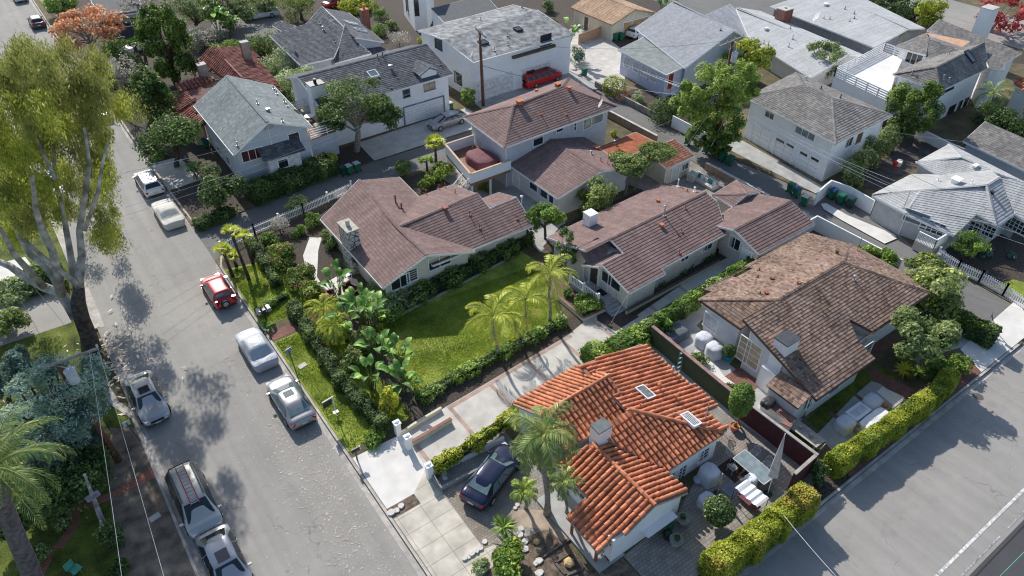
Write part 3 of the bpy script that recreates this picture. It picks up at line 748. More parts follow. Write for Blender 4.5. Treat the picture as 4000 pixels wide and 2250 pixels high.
# ---- brown shake house ----
gb=fr(2700,900,.5522)
HB=House('shake_roof_house','pale grey clapboard house under a mottled brown wooden shake roof','house',(40,19,0))
P=dict(a=(33.1,14.0,2.4),b=(39.25,14.0,2.4),b2=(39.25,15.4,2.88),c=(40.9,15.4,2.88),c0=(40.9,15.4,2.88),d=(47.4,15.4,2.88),e=(48.7,17.2,2.6),f=(49.0,22.8,2.6),h=(48.3,24.2,2.6),i=(47.5,25.5,2.6),j=(39.9,25.5,2.6),k=(39.9,24.75,2.85),l=(38.0,24.75,2.85),m=(38.0,25.3,2.65),n=(35.3,25.3,2.65),o=(35.3,24.6,2.9),p=(33.9,24.6,2.9),q=(33.9,20.75,2.9),r=(33.1,20.3,4.5),s=(43.8,20.3,4.5),t=(36.6,20.3,4.5))
S=dict(a=P['a'],b=P['b'],c=P['b2'],d=P['c'],e=(47.9,15.4,2.88),f=(48.9,18.5,2.7),g=(48.9,22.6,2.6),h=P['i'],s=P['s'],r=P['r'],t=P['t'])
S['j']=P['j'];S['k']=P['k'];S['l']=P['l'];S['m']=P['m'];S['n']=P['n'];S['o']=P['o'];S['p']=P['p'];S['q']=P['q']
S['z']=(40.1,16.9,3.33)
HB.block(S,['abczdestr','sefg','sght'.replace('t','')+'s' if 0 else 'sgh','shjklmnopt','tpq'],shake,lgrey,'shingle',o=.5,expo=.22,lift=.03,fmat=mat('dark_brown_trim',(.09,.06,.05),.7))
# french doors, windows, chimney
whd=mat('white_door_paint',(.72,.72,.72),.5)
HB.window(gb,410,865,1.7,1.95,2,4,gm=mat('curtained_glass',(.42,.33,.2),.3),name='french_door')
HB.window(gb,140,650,1.2,1.15,1,2,gm=mat('curtain_white_glass',(.55,.55,.56),.25))
HB.window(gb,695,1185,1.45,1.15,1,1,diag=True)
HB.window(gb,840,1215,.5,1.0,1,2);HB.window(gb,1010,1115,1.1,.6,1,3)
HB.chimney((34.1,17.5),(1.25,1.0),0.1,4.3,white,mat('dark_metal_cap',(.07,.075,.08),.4))
m=MB(); m.box((33.4,17.5,1.0),(.6,1.4,1.9),taper=.9); m.build('chimney_breast',white,HB.root)
# dormer-like glazed recess
m=MB(); zz=Vector((0,0,1))
m.prism([(39.4,15.5),(40.75,15.5),(40.1,16.8)],2.0,2.3); m.build('recess_roof_lining',lgrey,HB.root)
c=Vector((39.55,15.75,2.35)); e=Vector((.0,1,0)).normalized(); n=Vector((-1,0,0))
make_window(HB.root,Vector((40.1,15.05,1.75)),Vector((1,0,0)),Vector((0,-1,0)),1.2,1.3,1,4,glass,white)
# lower tilted roof over the bay
m=MB(); pts=[Vector((31.9,14.35,2.05)),Vector((33.2,14.35,2.55)),Vector((33.2,16.8,2.55)),Vector((31.9,16.8,2.05))]; shingles(m,pts,.3,.03); m.face([p-Vector((0,0,.12)) for p in pts][::-1]); m.build('bay_roof',shake,HB.root)
HB.wall([(32.2,14.6),(33.8,14.6),(33.8,16.7),(32.2,16.7)],lgrey,0,2.1)
for q in ((480,285),(470,335),(485,450)): HB.vent(gb,*q,.25,.06,mat('brown_vent',(.16,.09,.06),.7))
for q in ((568,345),(530,450),(760,380)): HB.boxvent(gb,*q,(.22,.22,.16),rustm)
HB.vent(gb,1150,350,.35,.09,galv,True); HB.vent(gb,1175,145,1.2,.03,rustm); HB.boxvent(gb,1030,165,(.22,.22,.3),mat('brown_vent',(.16,.09,.06)))

# ---- maroon house left of the lawn ----
h1=fr(1200,650,.3494)
H1=House('maroon_house','beige house with maroon shingle roof and white stone chimney','house',(21,44,0))
V=dict(a=(16.55,39.2,2.45),b=(20.42,39.2,3.85),c=(24.0,39.2,2.72),d=(16.7,50.4,2.45),e=(21.2,51.9,3.85),f=(25.3,52.6,2.4),h=(25.05,48.7,2.45),i=(20.42,43.7,3.85),ii=(20.42,43.2,3.85),j=(28.4,48.6,2.45),k=(28.2,44.2,3.85),l=(28.2,42.6,3.33),m=(31.0,43.0,3.33),n=(30.4,39.55,2.35),p=(24.0,39.55,2.35),q=(29.2,45.1,2.65),r=(30.8,45.1,2.65),s=(31.0,43.0,3.33))
Vm={k:V[k] for k in ('a','b','c','d','e','f','h','i')}
Vm['c']=(24.6,39.2,2.35)
H1.block(Vm,['abied','bchfei'.replace('ch','ch')],maroon,beige,'shingle',o=.5)
H1.block({k:V[k] for k in ('h','j','k','i')}|{'g':V['i'],'n':(30.6,39.55,2.35),'p':(21,39.55,2.35),'l':(28.2,42.3,3.25),'m':(31.0,42.6,3.33)},['hjki','klmnpi'],maroon,beige,'shingle',o=.45)
H1.block(dict(a=(29.0,45.0,2.6),b=(30.9,45.0,2.6),c=(31.0,42.5,3.32),d=(28.2,42.5,3.32)),['abcd'],maroon,beige,'shingle',o=.3)
stone=bpy.data.materials.new('white_fieldstone'); stone.use_nodes=True; nt_=stone.node_tree; N_=nt_.nodes; L_=nt_.links
tc=N_.new('ShaderNodeTexCoord'); vo=N_.new('ShaderNodeTexVoronoi'); vo.feature='DISTANCE_TO_EDGE'; vo.inputs['Scale'].default_value=2.6; L_.new(tc.outputs['Object'],vo.inputs['Vector'])
mr=N_.new('ShaderNodeMapRange'); mr.inputs['From Min'].default_value=.02; mr.inputs['From Max'].default_value=.07; L_.new(vo.outputs['Distance'],mr.inputs['Value'])
mx=N_.new('ShaderNodeMix'); mx.data_type='RGBA'; mx.inputs['A'].default_value=(.06,.055,.05,1); mx.inputs['B'].default_value=(.55,.53,.5,1); L_.new(mr.outputs[0],mx.inputs['Factor']); L_.new(mx.outputs['Result'],N_['Principled BSDF'].inputs['Base Color'])
bp=N_.new('ShaderNodeBump'); bp.inputs['Distance'].default_value=.05; L_.new(mr.outputs[0],bp.inputs['Height']); L_.new(bp.outputs[0],N_['Principled BSDF'].inputs['Normal']); N_['Principled BSDF'].inputs['Roughness'].default_value=.9
H1.chimney((17.15,45.6),(1.0,1.75),0.0,4.15,stone,mat('sand_cap',(.45,.42,.35),.9),pot=.45,flare=.08)
H1.window(h1,1480,1060,1.9,1.0,2,1);H1.window(h1,1170,1215,.85,1.0,1,5,fm=trimw);H1.window(h1,1040,1290,1.5,1.0,2,1)
H1.window(h1,2185,790,1.7,.4,2,1);H1.window(h1,2245,728,.0001,.0001) if 0 else None
c=H1.hit_wall(*h1(1345,1000))
if c:
    m=MB(); slab(m,c[1],c[2],c[3],-.55,-.05,-.12,.12,0,.04);slab(m,c[1],c[2],c[3],.05,.55,-.08,.2,0,.04); m.build('gable_vent',mat('tan_vent',(.25,.19,.12),.8),H1.root)
H1.vent(h1,990,410,.75,.1,rustm,True);H1.vent(h1,1055,470,.5,.1,rustm,True)
for q in ((1330,315),(1475,255),(1540,235),(1655,300),(1815,545),(1925,695),(2345,590)): H1.vent(h1,*q,.45,.05,rustm)
H1.boxvent(h1,1545,490,(.35,.35,.3),rustm)

# ---- maroon two storey house with terrace ----
h2=fr(1700,270,.3882)
HC2=House('two_storey_maroon_house','two storey lilac grey house with maroon hipped roof and walled wooden terrace','house',(40,50,0))
V=dict(a=(33.6,47.9,4.8),b=(47.5,48.4,4.8),c=(48.0,56.5,4.8),d=(33.9,55.3,4.8),e=(37.3,51.7,6.4),f=(43.7,52.3,6.4))
lil=mat('pale_lilac_siding',(.50,.50,.54),.8,.05,2,dirt=.06)
HC2.block(V,['abfe','bcf','cdef','dae'],maroon,lil,'shingle',o=.65,lift=.028)
V=HC2.verts(h2,dict(a=(765,935,2.5),b=(1232,1302,2.5),c=(1680,1000,'Y:b'),d=(1800,988,'Y:b'),e=(1812,890,'z:d'),f=(1728,722,2.9),i=(1245,690,3.55)))
V['g']=Vector((V['a'].x+1.2,48.6,2.9)); V['c'].z=3.55; V['i']=Vector((V['c'].x,48.6,3.55)); V['h']=Vector((44.0,48.6,2.6)); V['a']=Vector((V['b'].x,48.6,2.5)); V['e']=Vector((43.6,V['b'].y,2.55))
Vb=dict(a=V['a'],b=V['b'],c=V['c'],i=V['i'],e=V['e'],h=Vector((43.6,48.6,2.55)))
HC2.block(Vb,['abci','cehi'],maroon,lgrey,'shingle',o=.5)
HC2.block(dict(a=Vector((43.1,46.0,2.72)),b=Vector((48.4,46.4,2.55)),c=Vector((48.6,43.3,2.55)),d=Vector((43.0,43.1,2.72))),['abcd'],orangeF,cream,'flat',o=.3,fh=.2)
HC2.window(h2,1035,715,1.15,.95,1,1);HC2.window(h2,1252,605,.8,.4,1,1);HC2.window(h2,1408,575,.25,.8,1,2)
HC2.window(h2,1530,540,.9,1.1,1,2,gm=glassb);HC2.window(h2,1628,490,1.5,1.1,1,1,gm=glassb)
HC2.window(h2,990,1165,1.1,1.0,1,1);HC2.window(h2,1085,1235,1.3,1.0,1,1);HC2.window(h2,1170,1295,.6,1.0,1,1)
HC2.door(h2,815,1080,.9,1.75,white,0.1)
for q in ((1235,180),(848,355)): HC2.boxvent(h2,*q,(.55,.55,.4),terr)
HC2.boxvent(h2,1350,215,(.35,.35,.35),terr);HC2.boxvent(h2,1020,225,(.3,.3,.2),terr)
for q in ((1060,455),(1315,455),(880,248),(1455,160),(1665,310)): HC2.vent(h2,*q,.5,.06,terr)
HC2.boxvent(h2,1622,800,(.45,.45,.2),terr);HC2.vent(h2,1570,855,.3,.08,galv,True);HC2.vent(h2,1665,925,.4,.05,rustm);HC2.vent(h2,1735,960,1.3,.03,rustm);HC2.vent(h2,1805,755,.35,.09,galv,True)
# terrace
T0=Vector((30.5,47.9,0));dk=mat('terrace_boards',(.28,.15,.09),.8,.2,5)
poly=[(31.0,54.0),(34.5,54.0),(34.5,47.9),(29.9,47.9),(30.0,48.6)]
poly=[(31.1,54.0),(34.3,54.0),(34.3,48.0),(30.0,48.0)]
m=MB(); m.prism(poly,2.05,2.3); m.build('terrace_deck',dk,HC2.root)
rl=MB();cp=MB()
for (p,q) in (((31.1,54.0),(34.3,54.0)),((30.0,48.0),(31.1,54.0)),((34.3,48.0),(30.0,48.0))):
    p=Vector((*p,2.8));q=Vector((*q,2.8)); rl.beam(p,q,.08,.95); cp.beam(p+Vector((0,0,.5)),q+Vector((0,0,.5)),.2,.06)
    for k in range(30):
        t=k/30; a=p+(q-p)*t; rl.box((a.x,a.y,2.8),(.1,.1,.93))
rl.build('terrace_wall',white,HC2.root); cp.build('terrace_coping',mat('tan_wood_coping',(.5,.34,.22),.7),HC2.root)
for (x,y) in ((31.2,53.8),(30.2,48.2),(32.2,48.2)):
    m=MB(); m.box((x,y,1.05),(.16,.16,2.1)); m.build('terrace_post',white,HC2.root)
# outside stair
m=MB()
for k in range(8): m.box((29.6-k*.28,48.6,2.1-k*.25),(.3,1.0,.06))
m.build('stair_tread',mat('tan_wood_coping',(.5,.34,.22)),HC2.root)
m=MB()
for sy in (48.08,49.12):
    m.beam((29.9,sy,2.9),(27.3,sy,.9),.06); m.beam((29.9,sy,2.2),(27.3,sy,.2),.05,.2)
    for k in range(18): x=29.8-k*.145; z=2.85-k*.112; m.box((x,sy,z-.4),(.04,.04,.8))
m.build('stair_railing',white,HC2.root)

# ---- shed ----
HS=House('garden_shed','cream garden shed with brown shingle roof beside the alley wall','shed',(48,41.5,0))
V=dict(a=(46.3,40.0,2.1),b=(50.2,40.2,2.1),c=(50.2,42.9,2.75),d=(46.3,42.9,2.75))
HS.block(V,['abcd'],maroonB,cream,'shingle',o=.2)
HS.door(h2,2405,1060,.9,1.75,mat('cream_white_door',(.66,.64,.57),.6),0.1);HS.window(h2,2510,980,1.0,.6,2,1,gm=glass)

# ---- maroon bungalow ----
h3=fr(2100,650,.7898)
H2=House('maroon_bungalow','long beige bungalow with maroon shingle roof, white trim and front porch','house',(38,31,0))
rz=math.radians(2.2)
def rot(x,y,z,ax=30.6,ay=28.4): return Vector((ax+(x-ax)*math.cos(rz)-(y-ay)*math.sin(rz),ay+(x-ax)*math.sin(rz)+(y-ay)*math.cos(rz),z))
zr=3.62;ze=2.35
V=dict(a=rot(30.9,28.4,ze),a2=rot(34.7,28.4,ze),a3=rot(34.7,28.9,2.5),b=rot(42.3,28.9,2.5),d=rot(42.3,33.0,zr),e=rot(33.0,33.0,zr),f=rot(33.0,31.2,3.12),h=rot(30.9,31.2,3.12),
 n=rot(44.3,37.6,2.35),m=rot(30.9,37.5,2.35),l=rot(30.9,35.2,2.95),k=rot(30.9,33.0,zr))
H2.block({'a':V['a'],'b':V['a2'],'c':V['a3'],'d':V['b'],'e':rot(44.3,31.6,3.2),'f':rot(44.3,33.0,zr),'g':rot(33.2,33.0,zr),'h':rot(33.2,31.4,3.18),'i':rot(30.9,31.4,3.18)},['abcdefghi'],maroon,beige,'shingle',o=.45,lift=.03)
H2.block({'g':rot(30.7,33.0,zr),'f':rot(44.3,33.0,zr),'n':V['n'],'m':rot(30.7,37.5,2.35)},['gfnm'],maroon,beige,'shingle',o=.45)
H2.wall([rot(31.3,30.0,0)[:2],rot(33.5,30.0,0)[:2],rot(33.5,33.8,0)[:2],rot(31.3,33.8,0)[:2]],beige,0,2.75)
# front gable pieces
H2.block({'a':rot(32.7,33.8,3.42),'b':rot(30.55,33.8,3.42),'c':rot(30.5,32.0,2.5),'d':rot(32.0,32.0,2.5),'e':rot(33.4,33.2,3.3)},['abcde'],maroon,beige,'shingle',o=.3,wall=False,fascia=False)
H2.block({'a':rot(30.6,31.35,3.1),'b':rot(33.3,31.35,3.1),'c':rot(33.0,32.9,2.55),'d':rot(30.3,32.9,2.55)},['abcd'],maroon,beige,'shingle',wall=False)
cb=MB(); ridge_caps(cb,rot(30.7,33.0,zr),rot(44.3,33.0,zr)); cb.build('ridge_cap',maroon,H2.root)
# east wing
H2.block({'a':rot(42.2,25.6,2.4),'b':rot(49.2,25.4,2.4),'c':rot(49.3,28.0,3.3),'d':rot(42.2,28.2,3.3),'e':rot(42.2,30.8,2.45),'f':rot(44.2,31.0,2.42),'g':rot(46.3,31.2,2.4),'h':rot(49.4,31.4,2.4)},['abcd','dchgfe'],maroon,beige,'shingle',o=.45,lift=.03)
H2.block({'a':rot(46.0,31.2,2.42),'b':rot(46.1,33.5,2.42),'c':rot(49.7,33.8,2.42),'d':rot(49.7,31.2,2.42),'e':rot(47.7,31.2,3.05)},['abe','bce','cde'],maroon,beige,'shingle',o=.4)
H2.window(h3,365,560,1.95,1.2,2,1);H2.window(h3,840,393,1.1,.8,2,1);H2.window(h3,728,448,.85,.6,2,1);H2.window(h3,602,515,.8,.5,1,1);H2.window(h3,975,380,1.0,1.0,2,1)
H2.door(h3,283,520,.85,1.75,mat('dark_brown_door',(.07,.04,.035),.5),0.45);H2.door(h3,1040,415,.85,1.7,white,.1)
H2.chimney((34.0,36.5),(.85,.85),2.0,3.75,white,white)
H2.vent(h3,230,290,.55,.1,rustm,True);H2.vent(h3,625,245,.95,.07,galv,True);H2.vent(h3,693,100,.7,.06,white,True)
for q in ((730,210),(712,325),(700,430),(1057,100)): H2.vent(h3,*q,.4,.05,rustm)
H2.boxvent(h3,612,297,(.3,.3,.22),terr);H2.boxvent(h3,595,175,(.25,.25,.2),terr);H2.vent(h3,775,125,.4,.08,white,True);H2.vent(h3,740,125,.3,.05,rustm)
m=MB(); m.prism([rot(29.9,29.8,0)[:2],rot(31.6,29.8,0)[:2],rot(31.6,33.6,0)[:2],rot(29.9,33.6,0)[:2]],.1,.55); m.build('porch_floor',mat('grey_deck_paint',(.35,.35,.37),.7),H2.root)
m=MB()
for k in range(3): m.prism([rot(29.9+.1,29.8-.3*(k+1),0)[:2],rot(31.3,29.8-.3*(k+1),0)[:2],rot(31.3,29.8-.3*k,0)[:2],rot(30.0,29.8-.3*k,0)[:2]],.1,.44-.11*k)
m.build('porch_step',mat('grey_deck_paint',(.35,.35,.37)),H2.root)
m=MB(); p=rot(29.85,30.4,.6);q=rot(29.85,33.6,.6)
m.beam(p+Vector((0,0,.75)),q+Vector((0,0,.75)),.09,.06);m.beam(p+Vector((0,0,.1)),q+Vector((0,0,.1)),.07,.06)
for k in range(19): a=p+(q-p)*k/18; m.box((a.x,a.y,1.0),(.05,.05,.75))
for a in (p,(p+q)/2,q): m.box((a.x,a.y,1.05),(.13,.13,1.0))
m.build('porch_railing',white,H2.root)
c=H2.hit_wall(*h3(308,492))
if c:
    m=MB()
    ang=math.atan2(c[2].y,c[2].x)
    text_mesh('D',.32,c[1]+c[3]*.03+Vector((0,0,.1)),(math.pi/2,0,ang),'wall_letter',darkm,H2.root)

# ---- grey green house with white deck ----
q1=fr(700,180,.6718)
HG=House('grey_gable_house','blue grey two level house with smooth grey green gable roof and white side deck','house',(20,73,0))
V=HG.verts(q1,dict(a=(82,345,4.1),b=(315,635,4.1),c=(515,440,'Y:b'),d=(775,470,'Y:b'),e=(275,170,'z:c'),f=(545,225,'z:d')))
print('HG',{k:r.to_tuple(1) for k,r in V.items()})
HG.block(V,['abce','cdfe'],greyg,bluegrey,'shingle',o=.45,lift=.012)
HG.window(q1,425,630,1.9,1.0,3,1,gm=mat('burgundy_curtain_glass',(.09,.03,.035),.15));HG.window(q1,668,535,1.0,1.0,1,1);HG.window(q1,580,600,.0001,.001) if 0 else None
HG.window(q1,232,600,1.4,.9,2,1);HG.window(q1,285,665,.8,.9,1,1)
c=HG.hit_wall(*q1(585,625))
if c:
    p0=c[1]; e=c[2]; n=c[3]
    m=MB(); slab(m,Vector((p0.x,p0.y,1.9)),e,n,-1.55,1.55,-1.2,1.25,0,1.1); m.build('bay',mat('pale_bay_siding',(.56,.57,.6),.8),HG.root)
    a=Vector((p0.x,p0.y,3.85)); b=Vector((p0.x,p0.y,3.2))
    m=MB(); shingles(m,[a-e*2.0,a+e*2.0,b+e*2.0+n*1.5,b-e*2.0+n*1.5],.3,.02); m.face([a-e*2-zz*.1,b-e*2+n*1.5-zz*.1,b+e*2+n*1.5-zz*.1,a+e*2-zz*.1]); m.build('bay_roof',darkg,HG.root)
    make_window(HG.root,Vector((p0.x,p0.y,2.25))+n*1.1-e*.2,e,n,.9,.8,1,1,glass,white)
    cc=HG.hit_wall(*q1(520,470))
    m=MB(); slab(m,cc[1],cc[2],cc[3],-.5,.5,-.2,.2,0,.05); m.build('gable_vent',mat('grey_vent',(.33,.35,.37),.7),HG.root)
HG.boxvent(q1,518,378,(.35,.35,.25),galv)
for q in ((455,335),(550,250),(568,278),(612,325),(628,350),(600,438),(340,580)): HG.vent(q1,*q,.35,.08,galv,True)
# deck
dd=[g(q1,690,365,2.6),g(q1,775,350,2.6),g(q1,912,492,2.6),g(q1,762,545,2.6)]
m=MB(); m.prism([(p.x,p.y) for p in dd],.1,2.5); m.build('deck_base',bluegrey,HG.root)
m=MB(); m.prism([(p.x,p.y) for p in dd],2.5,2.6); m.build('deck_floor',dk,HG.root)
m=MB()
for i in (0,1,2):
    p,q=dd[i],dd[i+1]
    for z in (.2,.45,.7,.95): m.beam(p+zz*z,q+zz*z,.05,.1)
    n_=int((q-p).length/1.2)+1
    for k in range(n_+1): a=p+(q-p)*k/n_; m.box((a.x,a.y,a.z+.5),(.09,.09,1.0))
m.build('deck_railing',white,HG.root)

# ---- Spanish tiled maroon house ----
HT=House('spanish_tile_house','low house with faded maroon barrel tile roofs and brick chimneys','house',(16,83,0))
V=HT.verts(fr(700,0,.6868),dict(a=(75,352,2.5),b=(197,278,3.7),c=(360,445,3.7),d=(250,445,2.5),e=(400,262,2.5),f=(570,500,2.5)))
HT.block(V,['abcd','befc'],spanm,cream,'barrel',o=.4,pitch=.42,course=.5,fmat=rustm)
V=HT.verts(Z00,dict(a=(1320,640,2.3),b=(1370,682,2.0),c=(1660,598,2.0),d=(1540,560,2.5)))
V=HT.verts(Z00,dict(a=(1280,765,2.0),b=(1405,690,2.9),c=(1485,775,2.9),d=(1305,872,2.0)))
HT.block(V,['abcd'],spanm,cream,'barrel',o=.3,pitch=.42,course=.5,fmat=rustm)
V=HT.verts(Z00,dict(a=(1302,900,1.9),b=(1455,812,2.7),c=(1550,925,2.7),d=(1440,985,1.9)))
HT.block(V,['abcd'],spanm,mat('yellow_stucco',(.55,.45,.2),.9),'barrel',o=.3,pitch=.42,course=.5,fmat=rustm)
V=HT.verts(Z00,dict(a=(1400,690,2.6),b=(1650,640,2.6),c=(1600,740,2.6),d=(1478,775,2.6)))
HT.block(V,['abcd'],mat('maroon_flat_roof',(.13,.06,.05),.9,.1),cream,'flat',o=.3,fmat=rustm)
V=HT.verts(Z00,dict(a=(1320,640,2.9),b=(1510,575,3.0),c=(1650,600,2.6),d=(1375,690,2.5)))
HT.block(V,['abcd'],spanm,cream,'barrel',o=.3,pitch=.42,course=.5,wall=False,fmat=rustm)
p=g(Z00,1545,590,2.6); HT.chimney((p.x,p.y),(.9,.9),1.5,4.2,brick,concrete)
p=g(Z00,1875,470,2.6); HT.chimney((p.x,p.y),(.9,.7),1.5,5.0,brick,concrete)

# ---- charcoal shingle house ----
ot=fr(700,0,.6868)
HD=House('charcoal_roof_house','pale blue house with many faced charcoal shingle roof and two skylights','house',(37,84,0))
V=HD.verts(ot,dict(a=(512,192,4.4),b=(830,112,4.4),c=(945,160,4.4),d=(880,337,2.9),e=(690,375,2.9),f=(910,372,2.9),g=(1095,325,2.9),h=(1002,212,4.4),k=(825,45,4.4),m=(1165,237,2.9),n=(965,72,2.9),w=(560,215,3.9)))
pb=mat('pale_blue_siding',(.45,.5,.56),.8,.05,2,dirt=.06)
HD.block({k:V[k] for k in 'abcde'},['abcde'],darkg,pb,'shingle',o=.5)
HD.block({k:V[k] for k in 'cdghkmn'}|{'f':V['f']},['cdgh','khmn'.replace('h','ch') if 0 else 'kchmn'],darkg,pb,'shingle',o=.4,lift=.02)
V2=HD.verts(ot,dict(a=(700,145,3.1),b=(815,45,4.3),c=(880,100,4.3),d=(745,135,3.1)))
HD.block(V2,['abcd'],darkg,pb,'shingle',wall=False)
V2=HD.verts(ot,dict(a=(530,148,2.6),b=(578,117,3.2),c=(665,150,3.2),d=(590,180,2.6)))
HD.block(V2,['abcd'],darkg,pb,'shingle',o=.3)
V2=HD.verts(ot,dict(a=(990,235,2.6),b=(1130,255,2.3),c=(1200,295,2.2),d=(1085,325,2.6)))
HD.block(V2,['abcd'],darkg,pb,'shingle',o=.3)
HD.skylight(ot,980,135,1.5,.8);HD.skylight(ot,1030,175,1.5,.8)
HD.vent(ot,820,170,.4,.12,galv,True);HD.vent(ot,885,240,.4,.06,darkm);HD.vent(ot,800,135,.4,.05,darkm);HD.vent(ot,850,150,.7,.03,darkm)
p=g(ot,1060,130,2.9);HD.chimney((p.x,p.y),(1.0,.8),.5,4.6,brick,terr,pot=.5)
HD.window(ot,635,320,.8,.9,1,1);HD.window(ot,595,290,.7,.8,1,1)

# ---- white house with dormer and garage ----
HW=House('dormer_garage_house','white two storey house with charcoal roof, small dormer and wide garage door','house',(37,68,0))
V=HW.verts(Z10,dict(a=(1490,557,4.5),b=(1325,325,'X:a'),c=(560,545,4.5)))
print('HW',{k:r.to_tuple(1) for k,r in V.items()})
V=HW.verts(Z10,dict(d=(1490,557,4.5),c=(1318,325,6.1)))
e0=V['d'];r0=V['c'];r0.x=e0.x
Wd=15.2
S=dict(a=Vector((e0.x-Wd,e0.y-.2,4.5)),b=e0,c=r0,d=Vector((e0.x-Wd,r0.y-.2,6.1)),e=Vector((e0.x-Wd,r0.y+3.6,4.8)),f=Vector((e0.x,r0.y+3.8,4.8)))
HW.block(S,['abcd','dcfe'],darkg,white,'shingle',o=.45,lift=.028)
print('HW2',{k:r.to_tuple(1) for k,r in S.items()})
HW.door(Z10,1270,835,4.9,2.0,trimw,0.1,panels=4,name='garage_door',fm=mat('blue_grey_trim',(.15,.19,.24),.6))
bt=mat('blue_grey_trim',(.15,.19,.24))
HW.window(Z10,1308,640,1.3,1.15,2,1,gm=mat('curtained_glass',(.42,.33,.2)),fm=bt);HW.window(Z10,1135,705,.75,.8,1,1,fm=bt)
HW.chimney((e0.x-Wd+.6,e0.y+2.2),(1.5,1.2),0,6.3,white,darkm,pot=.4)
# dormer
c=HW.hit_roof(*Z10(1290,560))[1]; x0,y0=c.x,c.y
y1=e0.y+.35
m=MB(); rdz=5.75
fr_=Vector((x0,y1,rdz)); bk=Vector((x0,y1+2.7,rdz)); 
for sgn in (-1,1):
    pts=[fr_,bk,Vector((x0+sgn*1.25,y1+1.5,rdz-.6)),Vector((x0+sgn*1.25,y1,rdz-.6))]; shingles(m,pts,.25,.02)
o_=m.build('dormer_roof',darkg,HW.root)
m=MB(); m.mesh([(x0-.95,y1+.15,4.5),(x0+.95,y1+.15,4.5),(x0+.95,y1+.15,rdz-.45),(x0,y1+.15,rdz-.08),(x0-.95,y1+.15,rdz-.45),(x0-.95,y1+2,4.9),(x0+.95,y1+2,4.9)],[(0,1,2,3,4),(1,6,2),(0,4,5)]); m.build('dormer_wall',white,HW.root)
m=MB()
for sgn in (-1,1): m.beam(fr_+Vector((0,-.02,-.05)),Vector((x0+sgn*1.28,y1-.02,rdz-.68)),.06,.18)
m.build('dormer_fascia',bt,HW.root)
HW.skylight(Z10,885,565,1.0,1.0);HW.vent(Z10,1018,520,.4,.18,galv,True);HW.vent(Z10,920,440,.5,.07,darkm);HW.vent(Z10,957,425,.5,.07,darkm);HW.vent(Z10,1065,590,.4,.05,darkm);HW.vent(Z10,1395,490,.4,.05,darkm);HW.vent(Z10,1020,665,.4,.05,darkm)

# ---- big white building behind the red van ----
HV=House('white_flat_roof_house','large white stucco building with streaked grey low pitched roof','house',(52,75,0))
V=HV.verts(Z10,dict(a=(1640,468,5.0),b=(1490,300,5.75),c=(1275,215,5.0),d=(2030,15,5.0)))
V2=HV.verts(Z20,dict(e=(382,207,5.0),f=(22,348,5.0)))
V.update(V2); sw=V['a'];nw=V['c']; se=V['e']
print('HV',{k:r.to_tuple(1) for k,r in V.items()})
S=dict(a=Vector((sw.x,sw.y,4.9)),b=Vector((se.x,sw.y+.3,4.9)),c=Vector((se.x,(se.y+V['d'].y)/2,5.7)),d=Vector((sw.x,(sw.y+nw.y)/2,5.7)),e=Vector((se.x,V['d'].y,5.0)),f=Vector((sw.x,nw.y,5.0)))
HV.block(S,['abcd','dcef'],rolled,stucco_w,'flat',o=.35,caps=False,fh=.2)
HV.window(Z10,1378,330,1.5,1.2,1,1,fm=darkm);HV.window(Z10,1525,590,1.5,1.2,1,1,fm=darkm)
HV.window(Z20,255,300,1.5,1.2,2,1,fm=darkm)
HV.door(Z10,1800,640,5.0,2.3,mat('plain_white_door',(.66,.66,.66),.6),0.1,panels=1,name='garage_door');HV.door(Z20,180,520,4.2,2.2,mat('plain_white_door',(.66,.66,.66)),0.1,panels=1,name='garage_door')
c=HV.hit_wall(*Z20(160,385))
if c: m=MB(); slab(m,c[1],c[2],c[3],-3.1,3.1,-.15,.15,0,.35); m.build('wall_beam',mat('brown_beam',(.10,.07,.05),.8),HV.root)
HV.skylight(Z20,45,225,.9,.9,mt=glass,fm=darkm);HV.skylight(Z10,1715,325,1.0,.9,mt=glass,fm=darkm)
for q in ((1580,128),(1695,155),(1895,270),(1800,385),(1900,340)): HV.vent(Z10,*q,.4,.06,galv,True)
HV.vent(Z20,75,60,1.2,.14,galv,True)

# ---- white house at the top ----
HX=House('white_tower_house','white stucco house with tall narrow wall and dark low roof at the back','house',(55,100,0))
V=HX.verts(Z10,dict(a=(1320,62,4.2),b=(1420,168,4.2),c=(1830,72,4.2),d=(1730,-40,4.2)))
HX.block(V,['abcd'],mat('dark_flat_roof',(.08,.085,.09),.9,.1),white,'flat',o=.2)
V=HX.verts(Z10,dict(a=(1090,0,7.5),b=(1215,15,7.5),c=(1335,0,7.5),d=(1300,-120,7.5)))
pp=[g(Z10,x,y,.1) for x,y in ((1120,115),(1205,235),(1300,228),(1350,120))]
HX.wall([(p.x,p.y) for p in pp][::-1],stucco_w,0,9)
HX.window(Z10,1140,35,1.3,2.2,1,1,gm=mat('green_glass',(.03,.1,.09),.08),fm=darkm);HX.window(Z10,1212,60,.5,2.0,1,1,fm=darkm)

